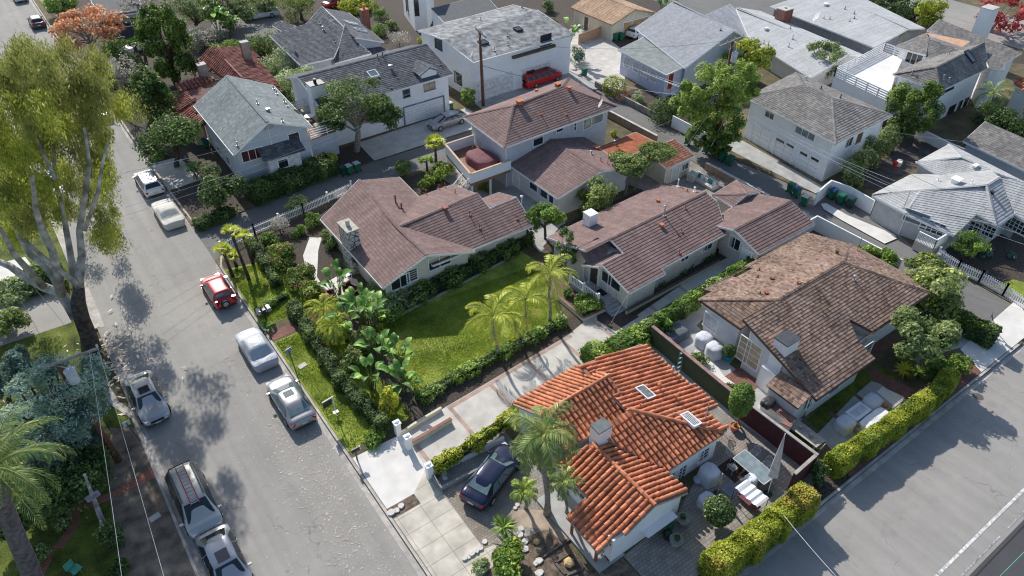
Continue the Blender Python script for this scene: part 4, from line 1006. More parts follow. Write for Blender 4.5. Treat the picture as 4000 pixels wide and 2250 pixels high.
# ---- tan garage ----
HK=House('tan_roof_garage','cream garage building with tan shingle gable roof','garage',(70,88,0))
V=HK.verts(Z20,dict(a=(475,45,2.5),b=(757,187,2.5),c=(935,70,'Y:b'),d=(1060,66,2.5),e=(740,-60,'z:c'),f=(850,-60,2.5)))
V['d']=Vector((2*V['c'].x-V['b'].x,V['b'].y,2.5)); V['a'].x=V['b'].x
V['e']=Vector((V['c'].x,V['a'].y,V['c'].z)); V['f']=Vector((V['d'].x,V['a'].y,2.5))
print('HK',{k:r.to_tuple(1) for k,r in V.items()})
HK.block(V,['abce','cdfe'],tans,cream,'shingle',o=.5,fmat=tans)
HK.door(Z20,935,155,4.6,2.0,mat('tan_garage_door',(.42,.27,.13),.7),0.1,panels=4,name='garage_door');HK.door(Z20,565,150,.9,1.8,mat('brown_door',(.14,.07,.04),.6),.1)

# ---- lilac blue house ----
HL=House('lilac_house','lilac blue stucco house with steep pale grey roof and flat grey green front roof','house',(62,66,0))
V=HL.verts(Z20,dict(a=(1035,262,3.6),b=(1405,545,3.6),c=(1680,232,5.9),d=(1215,5,5.9)))
xw=(V['a'].x+V['b'].x)/2; xr=(V['c'].x+V['d'].x)/2
print('HL',{k:r.to_tuple(1) for k,r in V.items()})
S=dict(a=Vector((V['a'].x,V['d'].y,3.6)),b=Vector((V['b'].x,V['c'].y-.3,3.6)),c=V['c'],d=V['d'])
S['e']=Vector((S['c'].x+3.2,S['c'].y,4.2)); S['f']=Vector((S['d'].x+3.2,S['d'].y,4.2))
HL.block(S,['abcd','cefd'],shingle_mat('smooth_grey_shingle',[(.27,.28,.30),(.30,.31,.33),(.34,.35,.37)],.34,.3,patch=.08),bluegrey,'shingle',o=.5,lift=.012)
V=HL.verts(Z20,dict(a=(800,372,3.1),b=(1035,262,3.45),c=(1385,460,3.45),d=(1165,565,3.1)))
HL.block(V,['abcd'],rolledG,lilac,'flat',o=.35)
for (x,y) in ((870,470),(937,505),(1000,540),(1068,580)): HL.window(Z20,x,y,1.05,1.15,1,1,gm=mat('net_curtain_glass',(.38,.40,.44),.3))
HL.door(Z20,1195,590,.9,1.9,mat('red_door',(.3,.03,.02),.5),1.0,name='door')
p=g(Z20,1215,720,.1)
m=MB()
for k in range(7): m.box((p.x+.3,p.y+2.0-k*.32,.95-k*.13),(1.1,.34,.06))
m.build('stair_tread',white,HL.root)
m=MB()
for dx in (-.3,.9):
    m.beam((p.x+dx,p.y+2.2,1.8),(p.x+dx,p.y,1.0),.06)
    for k in range(12): m.box((p.x+dx,p.y+2.1-k*.18,1.35-k*.065),(.04,.04,.8))
m.build('stair_railing',white,HL.root)
HL.vent(Z20,1575,230,.3,.06,darkm);HL.vent(Z20,1625,190,.7,.08,white)

# ---- two long pale roofs ----
la=fr(2650,0,.6106)
HA=House('long_pale_house','long low house with very pale grey shingle roof and brick chimney','house',(80,62,0))
V=HA.verts(la,dict(a=(545,342,2.4),b=(850,492,2.4),c=(935,288,3.6),d=(372,50,3.6),e=(1170,352,2.4),f=(525,65,2.6),h=(460,265,2.4)))
print('HA',{k:r.to_tuple(1) for k,r in V.items()})
V['c'].y=V['b'].y;V['e'].y=V['b'].y; xs=(V['h'].x+V['b'].x)/2
HA.block({k:V[k] for k in 'bcdefh'},['hbcd','cefd'],palg,lgrey,'shingle',o=.5,lift=.012)
V=HA.verts(la,dict(a=(170,92,3.4),b=(330,30,3.4),c=(365,60,3.3),d=(458,262,2.4),e=(400,240,2.4)))
HA.block(V,['abcde'],shingle_mat('smooth_grey_shingle',[(.27,.28,.30)]*2),lgrey,'shingle',o=.4,lift=.01)
p=g(la,670,115,3.0);HA.chimney((p.x,p.y),(1.7,1.4),1,4.2,brick,concrete,pot=.15)
HA.boxvent(la,560,190,(.5,.4,.25),white)
for q in ((505,260),(575,290),(545,280),(730,250),(705,300),(715,185)): HA.vent(la,*q,.5,.06,rustm if q[0] in(575,715) else galv)
HE=House('long_pale_house','long low house with pale grey roof, satellite dish and covered parasol in its side yard','house',(95,66,0))
V=HE.verts(la,dict(a=(587,40,2.6),b=(1250,305,2.6),c=(1395,160,3.6),d=(640,-60,3.6),e=(1460,170,2.8)))
Vx=HE.verts(Z30,dict(a=(15,45,2.6),b=(800,362,2.6),c=(985,190,3.6),d=(400,-80,3.6),e=(1145,208,2.6),f=(640,-60,2.6)))
print('HE',{k:r.to_tuple(1) for k,r in Vx.items()})
Vx['c'].y=Vx['e'].y=Vx['b'].y
HE.block(Vx,['abcd','cefd'],palg,mat('grey_siding',(.3,.31,.33),.8),'shingle',o=.5,lift=.012)
HE.boxvent(Z30,435,40,(.6,.5,.25),white)
for q in ((580,70),(650,105),(465,145),(650,140),(420,140),(615,160)): HE.vent(Z30,*q,.4,.06,rustm if q[0]in(580,650) else galv)

# ---- terrace house upper right ----
HR=House('white_terrace_house','large white two storey house with weathered grey roofs and railed roof terrace','house',(88,42,0))
def zv(**k): return HR.verts(Z30,k)
V=zv(a=(1295,147,5.6),b=(1925,378,5.6),c=(1932,400,5.3),d=(1775,490,4.8),e=(1772,545,4.6),f=(1665,508,4.8),h=(1632,322,5.9),i=(1190,262,4.8))
HR.block(V,['abdefhi'],midg,white,'shingle',o=.4)
V=zv(a=(958,338,4.6),b=(1190,262,5.4),c=(1215,290,5.6),d=(1450,378,5.4),e=(1190,430,4.6))
HR.block(V,['abce','cde'],midg,white,'shingle',o=.5)
V=zv(a=(945,557,4.5),b=(1270,503,6.0),c=(1632,322,6.0),d=(1450,378,5.2),e=(1190,437,4.6))
W2=zv(f=(1300,692,4.5),h=(1665,508,4.6),i=(1775,545,4.5)); V.update(W2)
HR.block(V,['abcde','bfhc','abf'],midg,white,'shingle',o=.5,lift=.035)
pts=zv(a=(1190,262,5.0),b=(1520,328,5.5),c=(1460,372,5.3),d=(1215,288,4.95)); m=MB(); m.face([pts[k]+zz*.25 for k in 'abcd']); m.build('roof_patch',mat('peach_roof_patch',(.5,.3,.2),.9),HR.root)
HR.skylight(Z30,1525,435,.9,1.3,mt=glassb,fm=darkm)
for q in ((1085,560),(1320,600),(1360,620),(1365,410),(1515,350)): HR.vent(Z30,*q,.45,.08,galv,True)
tb=[g(Z30,500,575,3.2),g(Z30,870,385,3.2),g(Z30,1020,440,3.2),g(Z30,960,560,3.2),g(Z30,905,765,3.2)]
m=MB(); m.prism([(p.x,p.y) for p in tb],.1,3.1); m.build('terrace_base',stucco_w,HR.root)
m=MB(); m.prism([(p.x,p.y) for p in tb],3.1,3.2); m.build('terrace_floor',mat('white_terrace_coating',(.72,.7,.66),.8,.05,1),HR.root)
m=MB()
for p,q in ((tb[0],tb[1]),(tb[1],tb[2]),(tb[4],tb[0])):
    for z in (.15,.4,.65,.9): m.beam(p+zz*z,q+zz*z,.06,.13)
    n_=max(2,int((q-p).length/1.3))
    for k in range(n_+1): a=p+(q-p)*k/n_; m.box((a.x,a.y,a.z+.48),(.12,.12,1.0))
m.build('terrace_railing',white,HR.root)
HR.window(Z30,1105,435,2.0,1.5,3,1,zc=None);HR.window(Z30,1365,660,2.2,.7,4,1,fm=darkm);HR.window(Z30,1378,840,1.3,1.3,1,1,fm=darkm);HR.window(Z30,1447,792,.6,.9,1,1,fm=darkm);HR.window(Z30,1490,775,.7,1.1,1,1,fm=darkm)
p=g(Z30,1600,250,3.5);HR.chimney((p.x,p.y),(1.8,1.4),2,6.6,white,concrete)

# ---- garage apartment ----
HP=House('three_garage_apartment','white two storey apartment over three garages with brown grey hipped roof','house',(66,40,0))
V=HP.verts(Z30,dict(s=(512,1087,4.5),e=(942,867,4.5),n=(210,545,4.5),w=(-170,735,4.5),p=(275,640,5.6),q=(485,740,5.6)))
print('HP',{k:r.to_tuple(1) for k,r in V.items()})
HP.block(V,['wsqp','seq','enpq','nwp'],midg,white,'shingle',o=.55,lift=.035)
for (x,y) in ((115,1150),(300,1245)): HP.door(Z30,x,y,2.3,1.9,trimw,.1,panels=1,name='garage_door')
HP.door(Z20,1870,1050,2.3,1.9,trimw,.1,panels=1,name='garage_door')
HP.window(Z30,282,1000,2.3,.8,3,1,gm=mat('curtain_grey_glass',(.25,.26,.27),.2));HP.window(Z30,15,860,1.1,.8,2,1)
for (x,y) in ((95,1062),(172,1100),(268,1160),(360,1205)):
    c=HP.hit_wall(*Z30(x,y)); m=MB(); slab(m,c[1],c[2],c[3],-.5,.5,-.12,.12,.05,.06); m.build('garage_window',glass,HP.root)
HP.window(Z30,690,1030,1.0,1.4,1,1,gm=mat('brown_door',(.14,.07,.04)));HP.window(Z30,610,1070,1.2,1.0,2,1)
bl=[g(Z30,445,1185,2.3),g(Z30,720,1035,2.3)]
m=MB(); a,b=bl; n=Vector((0.0,1,0)); m.prism([(a.x,a.y),(b.x,a.y+.1),(b.x,a.y+1.6),(a.x,a.y+1.6)],2.2,2.3)
for z in (.15,.95): m.beam((a.x,a.y,2.3+z),(b.x,a.y+.1,2.3+z),.05)
for k in range(60): x=a.x+(b.x-a.x)*k/59; m.box((x,a.y+.03,2.85),(.025,.025,.85))
m.build('balcony_railing',darkm,HP.root)
for q in ((285,605),(398,675),(545,742),(723,770)): HP.vent(Z30,*q,.35,.07,galv if q[0]<300 else darkm,True)

# ---- white shingle house right ----
wf=fr(3300,400,.7937)
HQ=House('white_shingle_house','grey stucco bungalow with pale grey shingle hipped roofs and paned windows','house',(65,24,0))
def wv(**k): return HQ.verts(wf,k)
V=wv(a=(135,458,2.4),b=(333,342,2.4),c=(482,370,2.5),d=(310,435,3.0),e=(300,547,2.4),f=(330,500,2.6),h=(548,634,2.4),i=(640,566,2.4),j=(745,613,2.4),k=(698,405,3.9),l=(375,432,3.2),m=(500,352,3.2),n=(720,335,3.6),o=(760,367,3.9),p=(835,552,2.4),q=(900,585,2.4),r=(900,395,3.9))
HQ.block({k:V[k] for k in 'abcdelhijkmnopqr'},['abcld'.replace('l','ml') if 0 else 'abcmld','adl'.replace('dl','dle'),'lehijk','lmnok','kjpo','opqr'],whtg,mat('grey_stucco',(.45,.45,.45),.9,.06,2,bump=.1,bscale=40,dirt=.06),'shingle',o=.35,lift=.03)
V=wv(a=(350,295,2.9),b=(575,268,3.6),c=(718,335,3.3),d=(485,362,2.9),e=(512,206,2.9),f=(885,385,2.9),h=(800,372,3.0))
HQ.block(V,['abcd','aeb','befc'.replace('f','fh')],whtg,mat('grey_stucco',(.45,.45,.45)),'shingle',o=.3)
HQ.window(wf,352,567,1.9,1.1,1,1,gm=glassb);HQ.window(wf,432,612,1.8,1.0,4,4);HQ.window(wf,645,618,1.0,.9,3,3);HQ.window(wf,706,632,1.0,.9,3,3);HQ.window(wf,845,605,1.8,1.0,5,3)
HQ.boxvent(wf,545,395,(.8,.7,.4),white);HQ.boxvent(wf,725,450,(.3,.3,.2),darkm);HQ.vent(wf,457,385,.35,.08,white);HQ.vent(wf,622,400,.3,.06,white,True);HQ.boxvent(wf,640,318,(.6,.35,.2),white);HQ.vent(wf,290,520,1.7,.03,galv)
# stair
p=g(wf,425,690,1.0); m=MB()
m.box((p.x+.3,p.y+.2,.55),(2.0,1.6,.9)); 
for k in range(3): m.box((p.x-.2,p.y-1.1-.0*k-.3*k,.7-.22*k),(1.0,.3,.1))
m.build('entrance_stair',concrete,HQ.root)
m=MB()
for (a,b) in (((p.x-.75,p.y-.6,1.0),(p.x-.75,p.y+.9,1.0)),((p.x-.75,p.y-.6,1.0),(p.x+1.3,p.y-.6,1.0))):
    a=Vector(a);b=Vector(b); m.beam(a+zz*.9,b+zz*.9,.12,.07)
    for k in range(13): q_=a+(b-a)*k/12; m.box((q_.x,q_.y,1.4),(.05,.05,.9))
m.build('stair_railing',white,HQ.root)

# ---- small grey shingle house far right ----
HY=House('grey_shingle_cottage','small low house with dark weathered grey shingle roof beyond the white wall','house',(85,25,0))
V=HY.verts(Z30,dict(a=(1475,1065,2.3),b=(1640,915,3.4),c=(2050,1095,3.4),d=(2000,1315,2.3)))
HY.block(V,['abcd'],midg,bluegrey,'shingle',o=.3)

# ---- dark blue house top left ----
HZ=House('dark_blue_house','dark blue house with wide white framed windows behind the hedge at the top','house',(31,125,0))
V=HZ.verts(Z00,dict(a=(690,20,3.2),b=(815,125,3.2),c=(1060,90,3.2),d=(1050,-40,3.2),e=(680,-60,3.2)))
db=mat('dark_blue_siding',(.05,.065,.09),.8)
HZ.block({'a':V['a'],'b':V['b'],'c':V['c'],'d':V['d'],'e':V['e']},['abcde'],mat('dark_flat_roof',(.08,.085,.09)),db,'flat',o=.3)
HZ.window(Z00,915,150,4.2,1.8,4,1,fm=white)

HM=House('orange_roof_house','low house with terracotta roof at the right edge beyond the drooping palm','house',(101,33,0))
V=HM.verts(Z30,dict(a=(1850,640,3.0),b=(1890,570,3.6),c=(2100,660,3.6),d=(2080,760,3.0)))
HM.block(V,['abcd'],[barrelm],white,'barrel',o=.3,pitch=.4,course=.5)
# ================= ground patches of the lots =================
L1=B0+.004
Lv=[0]
def lay(name,poly,m,z=None,thick=0):
    Lv[0]+=1
    return sheet(name,poly,(B0+.004+.0007*Lv[0]) if z is None else z,m,thick)
pav=paver_mat('tan_pavers',(.30,.25,.20),(.36,.31,.26),(.14,.12,.1),.22,.16,rot=.0)
pavd=paver_mat('grey_pavers',(.30,.27,.24),(.37,.34,.30),(.15,.13,.115),.24,.2)
brk=paver_mat('brick_paving',(.23,.09,.07),(.30,.13,.10),(.12,.09,.08),.22,.1,rot=math.pi/4)
brw=paver_mat('brick_band_paving',(.46,.29,.23),(.52,.35,.28),(.42,.36,.32),.22,.1)
slabm=paver_mat('scored_concrete',(.60,.55,.46),(.64,.58,.49),(.36,.31,.25),1.45,1.15,off=0,mortar=.018)
whitec=mat('white_concrete',(.68,.65,.60),.9,.04,1.2,bump=.1,bscale=30,dirt=.10)
gravel=mat('white_gravel',(.42,.40,.37),.95,.5,30,bump=1,bscale=26)
redb=paver_mat('red_garden_brick',(.36,.13,.09),(.42,.18,.12),(.16,.09,.07),.22,.11)
# verge, path and lawns of the maroon house
lay('verge_lawn',[(8.5,29.0),(13.3,29.2),(13.2,41.0),(8.5,41.0)],lawnm)
lay('garden_soil',[(12.9,28.6),(16.5,28.6),(16.5,54.5),(8.6,53),(8.6,43.2),(12.9,43.0)],mulch)
lay('verge_lawn',[(8.5,43.0),(12.4,43.0),(12.2,50.6),(8.5,51.5)],lawnm)
lay('front_path',[(8.5,41.2),(13.6,41.2),(13.6,42.2),(8.5,42.2)],brk)
lay('garden_path',GP(Z11,[(420,300),(500,280),(500,330),(470,440),(460,640),(500,700),(640,620),(760,660),(830,780),(700,850),(470,700),(380,600),(355,480)],B0),whitec)
# big lawn
lay('big_lawn',[(14.2,30.6),(27.0,30.9),(28.2,33.0),(29.6,37.6),(29.4,39.6),(18.2,38.7),(15.0,38.3)],lawnm)
lay('dry_lawn_edge',[(26.6,30.8),(28.4,31.0),(29.8,37.3),(29.0,37.3),(28.2,34.0),(27.2,32.2)],drym)
lay('gravel_strip',[(13.0,28.6),(20.6,28.5),(27.6,29.7),(28.6,30.6),(26.8,30.8),(14.2,30.4)],mulch)
# long driveway with brick bands
lay('driveway_concrete',[(8.5,28.4),(11.8,28.3),(15.2,28.6),(26.0,29.3),(29.0,30.0),(32,28.6),(43,29.0),(43,28.0),(31.5,27.4),(27.4,26.6),(16.4,25.4),(11.9,25.2),(8.5,26.6)],concrete)
for x in (12.0,15.3,18.6,21.9,25.2,28.4,33.0,36.5):
    y0=25.25+(x-12)*.095; y1=28.35+(x-12)*.06
    if x>28.5: y0,y1=27.3+(x-31)*.1,28.45+(x-31)*.06
    lay('brick_band',[(x,y0),(x+.28,y0),(x+.28,y1),(x,y1)],brw)
lay('brick_band',[(15.3,28.25),(26.2,29.0),(26.2,29.28),(15.3,28.55)],brw)
lay('porch_paving',[(29.1,27.6),(31.6,27.8),(31.6,29.0),(29.3,29.9),(28.8,29.3)],mat('dark_brown_paving',(.07,.05,.045),.85))
# pavement in front of the tiled house
lay('pavement_apron',[(8.5,24.0),(11.7,23.2),(11.8,25.2),(11.9,28.3),(8.5,28.4)],whitec)
lay('pavement_slabs',[(8.5,17.0),(13.2,17.6),(11.9,23.6),(11.8,25.2),(10.25,24.0),(10.25,23.2),(8.5,23.2)],slabm)
lay('soil_square',[(8.5,23.2),(10.25,23.2),(10.25,24.0),(8.5,24.0)],soil)
lay('paver_drive',[(12.2,18.4),(15.9,17.4),(17.2,19.6),(17.2,25.2),(13.6,24.9),(11.8,24.0),(11.7,23.0)],pavd)
lay('paver_band',[(11.6,18.7),(12.5,18.5),(12.6,22.8),(11.65,23.2)],pav)
lay('front_garden_soil',[(8.6,9.95),(17.3,9.95),(17.3,14.1),(15.4,14.2),(15.4,17.6),(12.2,18.4),(11.5,17.6),(8.6,17.2)],soil)
lay('flagstone_path',GP(Z22,[(0,950),(200,950),(280,960),(420,1110),(440,1180),(380,1190),(270,1100),(60,1080),(0,1060)],B0),mat('sand_flagstone',(.42,.33,.25),.9,.12,2,dirt=.2))
lay('patio_pavers',[(17.4,9.95),(31.2,9.95),(31.2,13),(29.8,20.0),(28.2,24.6),(27.0,24.6),(26.0,15.9),(21.8,14.2),(17.4,14.0)],pavd)
lay('planting_strip',[(16.0,9.95),(31.5,9.95),(31.5,10.9),(24.0,10.9),(16,10.9)],mulch)
lay('tan_patio_pavers',[(26.4,15.0),(28.8,15.0),(28.6,21.0),(27.9,21.0)],pav)
# brown roofed house grounds
lay('side_patio',[(30.0,14.4),(33.2,14.4),(33.2,20.5),(34.3,20.8),(34.3,24.6),(40,26.0),(40,27.2),(29.4,25.8),(28.9,24)],concrete2)
lay('herringbone_brick',[(31.6,17.9),(33.7,17.9),(33.7,19.9),(31.6,19.9)],brk)
lay('pale_patio',GP(Z21,[(1380,1190),(1500,1250),(1600,1390),(1680,1449),(1560,1449),(1370,1230)],B0),whitec)
lay('front_grass',[(33.4,12.8),(41.5,13.1),(41.5,15.4),(33.4,14.2)],weedm)
lay('front_patio',GP(Z32,[(350,400),(650,90),(780,-20),(1050,70),(960,220),(880,260),(500,560),(420,480)],B0),concrete2)
lay('pale_patio',GP(Z32,[(820,60),(900,-10),(1055,70),(960,175)],B0),whitec)
for q in ([(345,400),(375,385),(500,520),(465,545)],[(450,215),(480,205),(640,330),(610,350)],[(640,85),(665,75),(820,185),(795,205)]):
    lay('brick_band',GP(Z32,q,B0),brk)
lay('brick_path',GP(Z31,[(720,1200),(930,1090),(970,1130),(810,1250),(790,1300),(860,1380),(1000,1440),(1100,1500),(1050,1560),(900,1490),(770,1400),(740,1300)],B0),brk)
lay('carport_concrete',[(45.5,12.8),(49.5,11.5),(51.9,10.0),(51.9,16.6),(47.5,16.3)],concrete2)
lay('verge_brick',[(31.8,9.95),(52.0,9.95),(52.0,10.8),(31.8,10.8)],brk)
lay('verge_soil',[(17,9.95),(31.8,9.95),(31.8,10.8),(17,10.8)],mulch)
lay('crossing_apron',[(46.6,9.95),(56.5,9.95),(56.2,12.4),(47.6,12.0)],whitec)
# maroon bungalow side
lay('side_garden_soil',[(31.5,28.9),(42.6,29.9),(42.4,29.3),(31.5,28.0)],mulch)
# middle yards
lay('shade_garden',[(16.5,51.3),(29.8,50.0),(29.8,55.7),(12.4,54.8)],mulch)
lay('yard_concrete',[(30.5,38.5),(35.0,40.0),(35.0,54.8),(30.0,54.8),(31.4,44)],concrete2)
lay('yard_soil',[(31.2,35.9),(45,37.4),(45.6,41),(34.4,40.6),(31.2,39)],mulch)
lay('courtyard_pavers',[(45.5,33.2),(52,33.5),(52,46.5),(43.6,43.5),(45,38)],pavd)
# north of the lane
z2=.124
def lay2(n,poly,m):
    z=lay2.z; lay2.z+=.0008; return sheet(n,poly,z,m)
lay2.z=.105
lay2('garage_forecourt',[(25.4,60.5),(40.6,60.5),(40.6,65.2),(38.6,65.3),(26.8,64.8)],concrete)
lay2('pine_bed',[(22.2,60.5),(26.6,60.5),(26.9,64.9),(22.2,64.6)],mulch)
lay2('van_forecourt',[(41.5,60.5),(56.5,60.5),(56.4,69.5),(42,65.8)],concrete2)
lay2('wide_forecourt',[(58.0,58.5),(66.0,66),(69.0,76.0),(66,78),(56.6,71.0),(56.6,62)],concrete)
lay2('garden_soil',[(8.6,60.6),(21.5,60.6),(21.5,110),(8.4,110)],mulch)
lay2('garden_soil',[(21.5,75.5),(40,75.5),(60,90),(60,190),(8.4,190),(8.4,110),(21.5,100)],mulch)
lay2('verge_lawn',[(8.4,128),(11.0,128),(10.6,158),(7.8,158)],vergem)
lay2('pale_drive',[(8.4,66.6),(11.6,66.8),(11.0,72.6),(8.3,72.8)],concrete)
lay2('back_driveway',GP(Z10,[(-330,170),(170,90),(200,210),(130,330),(-60,330),(-350,260)],.1),asph2)
# right hand side
lay2('garage_forecourt',[(57.0,31.0),(58.6,31.2),(59.8,43.6),(57.0,42.4)],concrete2)
lay2('alley_concrete',GP(Z31,[(400,90),(440,85),(600,175),(880,290),(975,350),(880,390),(560,215),(420,130)],.1),whitec)
lay2('shade_soil',GP(Z31,[(1250,480),(1700,280),(1932,240),(2000,900),(1932,800),(1600,620)],.1),mulch)
lay2('lawn_patch',GP(Z31,[(1720,700),(1850,660),(2000,700),(2000,830),(1850,780)],.1),lawnm)
lay2('dark_yard',GP(Z30,[(1000,1040),(1110,990),(1320,1100),(1200,1300),(1100,1280),(800,1440),(560,1340),(900,1200)],.1),mat('dark_yard_paving',(.10,.085,.08),.9,.2,2,dirt=.3))
lay2('back_yard_soil',[(56.6,44),(60,48),(62,52),(60,58),(56.8,58)],mulch)
# left side
Lv[0]=0
lay('neighbour_drive',GP(Z01,[(0,1165),(540,985),(470,720),(430,700),(-200,900),(-200,1230)],B0),asphp)
lay('pale_drive',GP(Z01,[(-100,560),(190,490),(245,560),(60,660),(-100,720)],B0),whitec)
lay('brick_path',GP(Z02,[(360,970),(840,820),(1150,625),(1185,690),(860,865),(600,960),(610,1040),(480,1240),(430,1240),(330,1449),(250,1449),(420,1210),(545,1040),(540,985)],B0),redb)
lay('dirt_verge',GP(Z02,[(830,330),(1040,330),(1500,1449),(900,1449),(830,900)],B0),mat('shady_dirt',(.24,.19,.14),.95,.25,1.5,bump=.7,bscale=10,dirt=.3))
Lv[0]=12
lay('brick_path',GP(Z02,[(840,820),(1155,625),(1190,690),(860,865)],B0),redb)
# fallen bark and leaves on the street
lm=leaf_mat('fallen_leaf',(.55,.42,.28),(.75,.65,.48),(.85,.78,.65),trl=0)
def litter(n,fn,size,z):
    mb=MB()
    for _ in range(n):
        x,y=fn(); a=RN.uniform(0,6.28); l=size*RN.uniform(.5,1.4); w_=l*RN.uniform(.18,.35)
        c,s_=math.cos(a),math.sin(a); h=RN.uniform(.004,.009)
        mb.face([(x-c*l,y-s_*l,z+.004),(x+s_*w_,y-c*w_,z+h),(x+c*l,y+s_*l,z+.006),(x-s_*w_,y+c*w_,z+h)])
    return mb
def gauss(cx,cy,sx,sy): return lambda:(RN.gauss(cx,sx),RN.gauss(cy,sy))
o=litter(1500,lambda:(min(8.2,RN.gauss(6.3,1.1)),RN.gauss(26,6)),.065,.02).build('fallen_leaves',lm);tag(o,'pale fallen leaves strewn on the street beside the right kerb','leaves',kind='stuff')
o=litter(420,lambda:(RN.uniform(-1.2,8),RN.uniform(14,58)),.06,.02).build('fallen_leaves',lm);tag(o,'brown fallen leaves scattered across the whole street','leaves',kind='stuff')
o=litter(160,gauss(-1.2,46,.9,2.2),.22,.15).build('fallen_bark',lm);tag(o,'curled strips of shed bark around the foot of the big tree','bark',kind='stuff')
o=litter(200,gauss(-6,44,3.0,3.5),.16,.15).build('fallen_bark',lm);tag(o,'bark pieces lying on the grass left of the kerb','bark',kind='stuff')

def cover(x,y,r,l_):
    m=MB(); m.tube([(x,y,.004),(x,y,.017)],r,20); m.tube([(x,y,.017),(x,y,.019)],r*.8,20); o=m.build('manhole_cover',mat('iron_cover',(.12,.11,.10),.6,.2,20,bump=.6)); tag(o,l_,'manhole cover')
p=g(Z32,1585,95); cover(p.x,p.y,.33,'round iron manhole cover near the kerb crossing of the lower street')
# ================= vegetation =================
NR=np.random.default_rng(5)
def quads_mesh(name,V,shade,m,parent=None):
    """V: (n,4,3) array of leaf quads"""
    n=len(V); me=bpy.data.meshes.new(name); me.vertices.add(n*4); me.vertices.foreach_set('co',V.reshape(-1).astype(np.float32))
    me.loops.add(n*4); me.loops.foreach_set('vertex_index',np.arange(n*4,dtype=np.int32)); me.polygons.add(n)
    me.polygons.foreach_set('loop_start',np.arange(0,n*4,4,dtype=np.int32)); me.update(calc_edges=True)
    at=me.attributes.new('v','FLOAT','FACE'); at.data.foreach_set('value',shade.astype(np.float32))
    me.materials.append(m); o=bpy.data.objects.new(name,me); COL.objects.link(o)
    if parent is not None: o.parent=parent; o.location=-Vector(parent.location)
    return o
def unit(a): return a/np.maximum(np.linalg.norm(a,axis=-1,keepdims=True),1e-6)
def leaf_quads(P,Nn,size,aspect=.55,droop=0.0):
    n=len(P); r=NR.normal(size=(n,3)); 
    t=unit(np.cross(Nn,r)); 
    if droop: t=unit(t*(1-droop)+np.array([0,0,-1.0])*droop)
    b=unit(np.cross(Nn,t)); s=(size*NR.uniform(.6,1.35,n))[:,None]
    return np.stack([P-t*s,P+b*s*aspect,P+t*s,P-b*s*aspect],1)
def blob_leaves(c,r,n,size,aspect=.55,droop=0,inner=.55,bump=.3,nb=9,up=.35):
    d=unit(NR.normal(size=(n,3))); bd=unit(NR.normal(size=(nb,3)))
    bb=np.clip((d@bd.T),0,1)**6; f=1-bump*.5+bump*bb.max(1)
    u=NR.uniform(inner**2,1,n)**.5
    P=np.array(c)+d*np.array(r)*(u*f)[:,None]
    Nn=unit(d+NR.normal(size=(n,3))*.55+np.array([0,0,up]))
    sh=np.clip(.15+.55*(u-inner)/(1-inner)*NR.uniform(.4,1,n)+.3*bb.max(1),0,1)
    return leaf_quads(P,Nn,size,aspect,droop),sh
LM=dict(
 olive=leaf_mat('olive_leaf',(0.120,0.185,0.056),(0.304,0.378,0.133),(0.606,0.644,0.285)),
 dark=leaf_mat('dark_green_leaf',(0.049,0.093,0.036),(0.133,0.209,0.057),(0.304,0.398,0.133)),
 mid=leaf_mat('mid_green_leaf',(0.083,0.159,0.036),(0.228,0.361,0.066),(0.530,0.682,0.152)),
 bright=leaf_mat('bright_yellow_green_leaf',(0.149,0.196,0.023),(0.506,0.552,0.057),(0.828,0.782,0.161)),
 pale=leaf_mat('pale_sage_leaf',(0.235,0.312,0.133),(0.530,0.606,0.304),(0.880,0.880,0.606)),
 juni=leaf_mat('juniper_leaf',(0.051,0.090,0.023),(0.172,0.270,0.046),(0.414,0.529,0.115)),
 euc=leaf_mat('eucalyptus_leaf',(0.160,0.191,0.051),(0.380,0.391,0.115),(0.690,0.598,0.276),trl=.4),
 eucy=leaf_mat('sun_painted_eucalyptus_leaf',(0.269,0.331,0.051),(0.552,0.575,0.103),(0.828,0.759,0.299),trl=.4),  # brighter leaf copy, sunlight painted into its colour
 blue=leaf_mat('blue_green_needle',(0.083,0.145,0.120),(0.209,0.323,0.266),(0.474,0.626,0.530)),
 rust=leaf_mat('rust_orange_leaf',(0.345,0.209,0.107),(0.880,0.416,0.209),(0.880,0.720,0.454)),
 red=leaf_mat('dark_red_leaf',(0.345,0.056,0.056),(0.644,0.095,0.095),(0.880,0.228,0.190)),
 gold=leaf_mat('golden_leaf',(0.345,0.345,0.056),(0.880,0.853,0.095),(0.880,0.880,0.285)),
 grey=leaf_mat('grey_twig_leaf',(0.345,0.338,0.287),(0.626,0.568,0.492),(0.853,0.796,0.720)),
 palm=leaf_mat('palm_frond_leaf',(0.133,0.235,0.041),(0.378,0.530,0.076),(0.796,0.872,0.190),rough=.4),
 palmy=leaf_mat('yellow_palm_leaf',(0.338,0.345,0.056),(0.720,0.796,0.095),(0.880,0.880,0.228),rough=.4),
 qpalm=leaf_mat('queen_palm_leaf',(0.133,0.209,0.056),(0.323,0.436,0.133),(0.796,0.758,0.285),rough=.4),
 bird=leaf_mat('paddle_leaf',(0.083,0.185,0.041),(0.228,0.416,0.095),(0.568,0.796,0.228),rough=.35,trl=.3),
 flower=leaf_mat('coral_flower',(0.345,0.159,0.107),(0.880,0.228,0.152),(0.880,0.568,0.378)),
 redtip=leaf_mat('reddish_tip_leaf',(0.345,0.312,0.083),(0.880,0.492,0.152),(0.880,0.758,0.285)))
bark=mat('brown_bark',(.10,.075,.055),.95,.3,5,bump=.8,bscale=14)
barkp=mat('pale_smooth_bark',(.50,.45,.40),.85,.3,1.6,bump=.3,dirt=.3)
barkd=mat('rough_dark_bark',(.085,.065,.055),.95,.35,4,bump=1,bscale=9)
